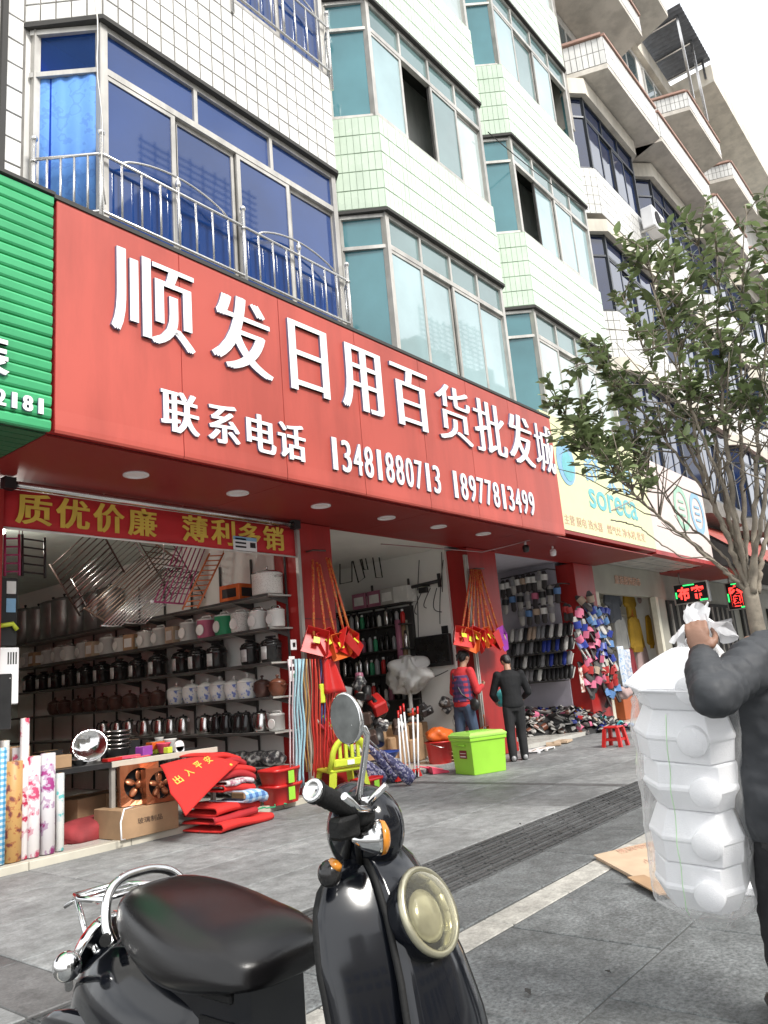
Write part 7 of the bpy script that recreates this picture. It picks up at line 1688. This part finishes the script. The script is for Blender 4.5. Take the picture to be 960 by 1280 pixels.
# headlight
hl = V(XS-.012, .945, .79); hn = V(.05, -1, .42).normalized()
HK = .77
def hlp(P): return [(r*HK, z*HK) for r, z in P]
q = MB(); q.lathe(hlp([(.07, -.09), (.094, -.02), (.099, .0), (.097, .012), (.086, .014)]), 32, hl, hn, cap=False); hb = q.build('headlight', m_paint, sc)
q = MB(); q.lathe(hlp([(.099, .001), (.102, .008), (.098, .018), (.088, .017), (.088, .0)]), 32, hl, hn, cap=False); q.build('rim', mat('worn_brass_rim', (.40, .38, .28), .3, .7, var=.2), hb)
q = MB(); q.lathe(hlp([(.089, .002), (.078, -.03), (.055, -.055), (.02, -.066), (.0001, -.066)]), 13, hl, hn, smooth=False, cap=False); q.build('reflector_bowl', mat('pale_reflector', (.90, .88, .72), .12, .9, var=.2), hb)
q = MB(); q.lathe(hlp([(.0885, .013), (.080, .026), (.06, .038), (.03, .046), (.0001, .048)]), 32, hl, hn, cap=False); q.build('lens', film_mat('yellowed_lens', (.95, .93, .80), clear=.95, rough=.03, ior=1.35), hb)
q = MB(); q.lathe([(.044, -.012), (.046, -.006), (.03, .004), (.0001, .008)], 24, hl-V(0, 0, .006)+V(.007, 0, 0), hn); q.build('crescent_disc', mat('dull_crescent_disc', (.30, .29, .23), .22, .3, var=.3, scale=20), hb)  # added dull disc; the bright crescent left round it imitates a lens reflection
# steering column, nacelle, handlebar
q = MB(); q.tube([V(XS, 1.10, .62), V(XS, 1.10, .80), V(XS, 1.09, .92)], [.05, .055, .05], 16); q.build('steering_column', m_paint, sc)
nc = V(XS-.005, 1.085, .925); Mn = Matrix.Rotation(.35, 3, 'X')
q = MB(); q.ell(nc, (.072, .082, .085), 24, 16, mat=Mn); na = q.build('handlebar_cover', m_paint, sc)
q = MB(); q.ell(nc+V(0, .03, .055), (.055, .04, .035), 16, 10, mat=Mn); q.build('dial_pod', m_paint, na)
g0, g1, g2 = V(XS-.04, 1.05, .965), atX(440, 1013, 1.10), atX(393, 989, .985)
q = MB(); q.tube([V(XS+.10, 1.14, .952), V(XS, 1.075, .955), g0, g1], .014, 10); q.build('handlebar', m_chrome, sc)
def grip(a, b):
    d = (b-a); q = MB(); n = 14; pts = [a+d*(i/n) for i in range(n+1)]; q.tube(pts, [.0175+.0014*(i % 2) for i in range(n+1)], 14); o = q.build('grip', m_rubber, sc)
    q = MB(); q.tube([b-d*.04, b+d*.02], .0215, 16); q.build('flange', m_rubber, o)
    q = MB(); dn = d.normalized(); q.lathe([(.0205, 0), (.0205, .005), (.015, .007), (.013, .003), (.0001, .003)], 18, b+d*.021, dn); q.build('end_cap', m_chrome, o)
grip(g1, g2); grip(V(XS+.10, 1.14, .952), V(XS+.20, 1.225, .945))
q = MB(); q.tube([g1+(g1-g2)*.35, g1-(g1-g2)*.05], .024, 14); q.build('throttle_housing', m_rubber, sc)
q = MB(); c = g1.lerp(g2, .25)-V(0, 0, .035); q.box(c.x-.03, c.x+.025, c.y-.02, c.y+.015, c.z-.02, c.z+.018, bev=.006); q.build('switch_block', m_rubber, sc)
q = MB(); q.tube([g0+V(-.02, -.03, .0), g0+V(-.055, -.06, .015), g1.lerp(g2, .5)+V(0, -.055, -.01), g2+V(.02, -.05, -.01)], [.008, .007, .006, .007], 8); q.build('brake_lever', m_chrome, sc)
q = MB(); q.tube([atX(453, 1013, 1.16), atX(468, 996, 1.17), atX(483, 981, 1.18)], [.009, .007, .0065], 8); q.build('mirror_stub', m_chrome, sc)
# front turn signals
bp = atX(474, 1047, 1.135); bn_ = V(.80, -.60, -.05).normalized()
q = MB(); q.lathe([(.004, -.05), (.018, -.035), (.029, -.008), (.031, .0)], 18, bp, bn_); ts = q.build('turn_signal', m_chrome, sc)
q = MB(); q.lathe([(.0305, .001), (.029, .010), (.018, .017), (0, .019)], 18, bp, bn_); q.build('lens', m_amber, ts)
bp = atX(412, 1092, 1.07); q = MB(); q.ell(bp, (.022, .022, .024), 14, 10); ts = q.build('turn_signal', m_dkgloss, sc); q = MB(); q.lathe([(.016, .015), (.012, .024), (0, .027)], 12, bp, (.3, -.5, .8)); q.build('lens', m_amber, ts); q = MB(); q.tube([bp, V(XS-.08, 1.12, .84)], .008, 6); q.build('stalk', m_rubber, ts)
for k, (a, b) in enumerate((((440, 1020), (432, 1085)), ((446, 1025), (450, 1080)))):
    p0, p1 = atX(*a, 1.15), atX(*b, 1.16); q = MB(); q.tube([p0, (p0+p1)/2+V(-.02, -.015, 0), p1], .006, 6); q.build('cable', m_rubber, sc)
q = MB(); q.tube([g0+V(-.01, 0, .012), g0+V(-.01, 0, .03)], .02, 12); q.build('clamp', m_chrome, sc)
# mirror
mb_, mc = atX(446, 1008, 1.10), atX(433, 898, 1.06)
st_ = atX(459, 918, 1.085); br = atX(448, 908, 1.07)
q = MB(); q.tube([mb_, atX(450, 985, 1.10), atX(456, 945, 1.092), st_, atX(455, 910, 1.08), br], .006, 8); ms = q.build('mirror_stem', m_chrome, sc)
mn = ((EYE-mc).normalized()-V(.62, -.78, 0)*.75).normalized()
xx, yy, _ = basis(mn); upv = (V(0, 0, 1)-mn*mn.z).normalized(); sd_ = upv.cross(mn)
upv2 = (upv*cos(-.22)+sd_*sin(-.22)); sd2 = upv2.cross(mn); M3 = Matrix((sd2, upv2, mn)).transposed()
def disc(r0, r1, z0, z1, n=30): 
    return [mc+M3 @ V(r0*.034*cos(2*pi*i/n), r0*.046*sin(2*pi*i/n), z0) for i in range(n)]
q = MB(); n = 30; R3 = [disc(.6, 0, -.016, 0), disc(.95, 0, -.009, 0), disc(1.0, 0, -.001, 0), disc(1.0, 0, .003, 0), disc(.95, 0, .004, 0)]; skin_rings(q, R3); mo = q.build('mirror', m_chrome, sc)
q = MB(); q.add(disc(.95, 0, .0045, 0), [list(range(n))]); q.build('mirror_glass', m_mirror, mo)
q = MB(); q.ell(mc.lerp(br, .8), (.012, .010, .012), 10, 8); q.build('mirror_joint', m_chrome, ms)
# wheels, floor, fender, stand (below the frame of the photograph)
def wheel(c, r, w_):
    q = MB(); q.lathe([(r-.07, -w_*.4), (r-.03, -w_/2), (r-.008, -w_*.42), (r, -w_*.15), (r, w_*.15), (r-.008, w_*.42), (r-.03, w_/2), (r-.07, w_*.4)], 32, c, (1, 0, 0)); wo = q.build('wheel', m_rubber, sc)
    q = MB(); q.lathe([(r-.071, -w_*.35), (r-.08, -w_*.1), (.05, -.03), (.05, .03), (r-.08, w_*.1), (r-.071, w_*.35)], 24, c, (1, 0, 0)); q.build('rim', m_steel, wo)
wheel((XS, .80, .205), .205, .085); wheel((XS, 1.86, .205), .205, .095)
q = MB(); q.grid(lambda u, v: V(XS+.065*sin((u-.5)*2.2), .80+.235*cos(.35+2.3*v)*-1*-1, .205+.235*sin(.35+2.3*v)) , 8, 14); q.build('front_fender', m_paint, sc, solid=.006)
q = MB(); q.tube([V(XS-.06, .80, .205), V(XS-.06, .98, .45), V(XS, 1.08, .6)], .02, 8); q.tube([V(XS+.06, .80, .205), V(XS+.06, .98, .45), V(XS, 1.08, .6)], .02, 8); q.build('fork', m_steel, sc)
q = MB(); q.box(XS-.15, XS+.15, 1.0, 1.52, .20, .26, bev=.02); q.build('floorboard', m_rubber, sc)
q = MB(); q.tube([V(XS-.1, 1.5, .22), V(XS-.17, 1.47, .01)], .012, 8); q.tube([V(XS+.1, 1.5, .22), V(XS+.17, 1.47, .01)], .012, 8); q.build('stand', m_steel, sc)
# ================================================================ STREET TREE
m_bark = mat('grey_brown_bark', (.22, .19, .15), .9, var=.35, scale=9, bump=.5, bscale=40)
def leaf_mat(name, col, var):
    m = mat(name, col, .30, var=var, scale=2.5, rnd=.18, spec=.55); b = m.node_tree.nodes['Principled BSDF']; t = m.node_tree
    geo = t.nodes.new('ShaderNodeNewGeometry'); src = b.inputs['Base Color'].links[0].from_socket
    hs = t.nodes.new('ShaderNodeHueSaturation'); mr = t.nodes.new('ShaderNodeMapRange'); mr.inputs['To Min'].default_value = .55; mr.inputs['To Max'].default_value = 2.3
    t.links.new(geo.outputs['Random Per Island'], mr.inputs['Value']); t.links.new(mr.outputs[0], hs.inputs['Value']); t.links.new(src, hs.inputs['Color']); t.links.new(hs.outputs[0], b.inputs['Base Color'])
    tl = t.nodes.new('ShaderNodeBsdfTranslucent'); t.links.new(hs.outputs[0], tl.inputs['Color']); mx_ = t.nodes.new('ShaderNodeMixShader'); mx_.inputs[0].default_value = .25
    t.links.new(b.outputs[0], mx_.inputs[1]); t.links.new(tl.outputs[0], mx_.inputs[2]); t.links.new(mx_.outputs[0], t.nodes['Material Output'].inputs['Surface']); return m
m_leaf = leaf_mat('glossy_leaf', (.12, .155, .07), .3)
TB = atD(943, 760, 7.2); tree = thing('street_tree', 'multi stemmed broadleaf street tree with glossy dark leaves growing at the right', 'tree', (TB.x, TB.y, 0))
def curve(pts, n=12):
    P = [pts[0]*2-pts[1]]+pts+[pts[-1]*2-pts[-2]]; out = []
    for i in range(1, len(P)-2):
        for k in range(n):
            t = k/n; a, b, c, d = P[i-1], P[i], P[i+1], P[i+2]
            out.append(.5*((2*b)+(c-a)*t+(2*a-5*b+4*c-d)*t*t+(3*b-a-3*c+d)*t**3))
    out.append(pts[-1]); return out
fork = atD(938, 742, 7.2)
q = MB(); q.tube(curve([V(TB.x, TB.y, 0), V(TB.x+.02, TB.y, .5), V(TB.x-.01, TB.y, 1.1), fork+V(0, 0, .05)], 6), [.075-.0008*i for i in range(19)], 14); tr_ = q.build('trunk', m_bark, tree)
rt_ = random.Random(5)
stems = [([(905, 660), (872, 560), (852, 430), (838, 320)], [7.1, 6.9, 6.8, 6.7], .055), ([(912, 650), (893, 540), (882, 420), (872, 285)], [7.25, 7.4, 7.5, 7.6], .06), ([(918, 640), (906, 540), (899, 420), (895, 270)], [7.1, 7.0, 6.95, 6.9], .07),
         ([(930, 640), (926, 540), (926, 420), (932, 255)], [7.2, 7.3, 7.3, 7.4], .06), ([(943, 650), (948, 540), (958, 420), (968, 270)], [7.1, 7.0, 7.0, 6.9], .06), ([(905, 660), (862, 560), (812, 450), (775, 365)], [7.2, 7.3, 7.45, 7.6], .05),
         ([(895, 705), (830, 650), (775, 600), (716, 545)], [7.0, 6.8, 6.6, 6.5], .042), ([(880, 690), (800, 625), (752, 560), (690, 505)], [7.2, 7.0, 6.9, 6.8], .032), ([(895, 640), (840, 560), (790, 500), (732, 440)], [7.1, 7.1, 7.0, 7.0], .04),
         ([(955, 680), (985, 580), (1010, 450), (1020, 300)], [7.3, 7.4, 7.5, 7.6], .055), ([(950, 660), (970, 540), (995, 430), (985, 300)], [7.0, 6.8, 6.7, 6.7], .05), ([(915, 640), (868, 520), (828, 400), (808, 310)], [7.0, 6.8, 6.6, 6.5], .045),
         ([(900, 690), (845, 640), (800, 565), (770, 480)], [7.3, 7.5, 7.6, 7.7], .03), ([(890, 700), (850, 695), (800, 660), (765, 650)], [6.95, 6.8, 6.7, 6.6], .014)]
leaves = []; twigs = MB()
def leaf(p, d, up_, L): leaves.append((p, d, up_, L))
for si, (pix, ks, r) in enumerate(stems):
    pts = [fork+V(rt_.uniform(-.05, .05), rt_.uniform(-.05, .05), 0)]+[atD(*p, k) for p, k in zip(pix, ks)]
    cv = curve(pts, 12); n = len(cv)
    cv = [p+V(rt_.uniform(-.012, .012), rt_.uniform(-.012, .012), 0)*(i > 2) for i, p in enumerate(cv)]
    q = MB(); q.tube(cv, [max(.006,   .52*r*(1-.9*(i/(n-1))**.8)) for i in range(n)], 9); q.build('limb', m_bark, tree)
    bare = si == 13
    low = si in (6, 7, 12)
    tot = 0 if bare else (34 if low else 29)
    for k in range(tot):
        t = (rt_.uniform(.62, 1.0) if low else rt_.uniform(.42, 1.0)**.85); i = min(n-2, int(t*(n-1))); p = cv[i]; d0 = (cv[i+1]-cv[i]).normalized()
        out_ = V(rt_.gauss(0, 1), rt_.gauss(0, 1), rt_.gauss(.2, .6)).normalized()
        d = (d0*.7+out_*.9+V(0, 0, .25)).normalized(); L = rt_.uniform(.22, .55)*(1.15-.4*t)
        tp = [p, p+d*L*.5+V(0, 0, .02), p+d*L+V(0, 0, -.02)]; twigs.tube(tp, [.008, .006, .003], 4)
        m_ = rt_.randint(7, 11)
        for j in range(m_):
            f = .25+.75*(j+.5)/m_; pp = tp[0].lerp(tp[2], f); a = rt_.uniform(0, 6.3)
            ld = (d*.7+V(cos(a), sin(a), rt_.uniform(-.7, .25))*.9).normalized(); leaf(pp, ld, V(rt_.gauss(0, .5), rt_.gauss(0, .5), 1), rt_.uniform(.075, .14))
    if not bare:
        for k in range(10): t = rt_.uniform(.3, .8); i = int(t*(n-1)); p = cv[i]; d = V(rt_.gauss(0, 1), rt_.gauss(0, 1), rt_.uniform(.2, 1.2)).normalized(); L = rt_.uniform(.3, .7); twigs.tube([p, p+d*L*.5, p+d*L+V(0, 0, .06)], [.009, .006, .003], 4)
twigs.build('twigs', m_bark, tree)['kind'] = 'stuff'
def leaf_mesh(mb, p, d, up_, L):
    s = d.cross(up_).normalized(); n_ = s.cross(d); w_ = L*.23
    c1, c2 = p+d*L*.35, p+d*L*.7-n_*L*.04
    tip = p+d*L-n_*L*.12
    mb.add([p, c1+s*w_+n_*w_*.35, c2+s*w_*.8+n_*w_*.2, tip, c2-s*w_*.8+n_*w_*.2, c1-s*w_+n_*w_*.35, c1, c2], [(0, 1, 6), (0, 6, 5), (1, 2, 7, 6), (6, 7, 4, 5), (2, 3, 7), (7, 3, 4)], 0, True)
leaves.sort(key=lambda l: (l[0]-EYE).length)
inview = [l for l in leaves if 0 < proj(l[0])[0] < 960]
single = set(id(l) for l in inview[:290])
crown = MB()
lm = MB(); leaf_mesh(lm, V(0, 0, 0), V(0, 1, 0), V(0, 0, 1), .12); lo = lm.build('leaf', m_leaf, None, fix=False); lme = lo.data; bpy.data.objects.remove(lo)
base_l = wloc(tree)
for l in leaves:
    if id(l) in single:
        p, d, up_, L = l; s = d.cross(up_).normalized(); n_ = s.cross(d)
        o = link('leaf', lme, tree); m3 = Matrix((s, d, n_)).transposed(); o.location = p-base_l; o.rotation_euler = m3.to_euler(); o.scale = (L/.12,)*3
    else: leaf_mesh(crown, *l)
crown.build('crown', m_leaf, tree, kind='stuff', fix=False)
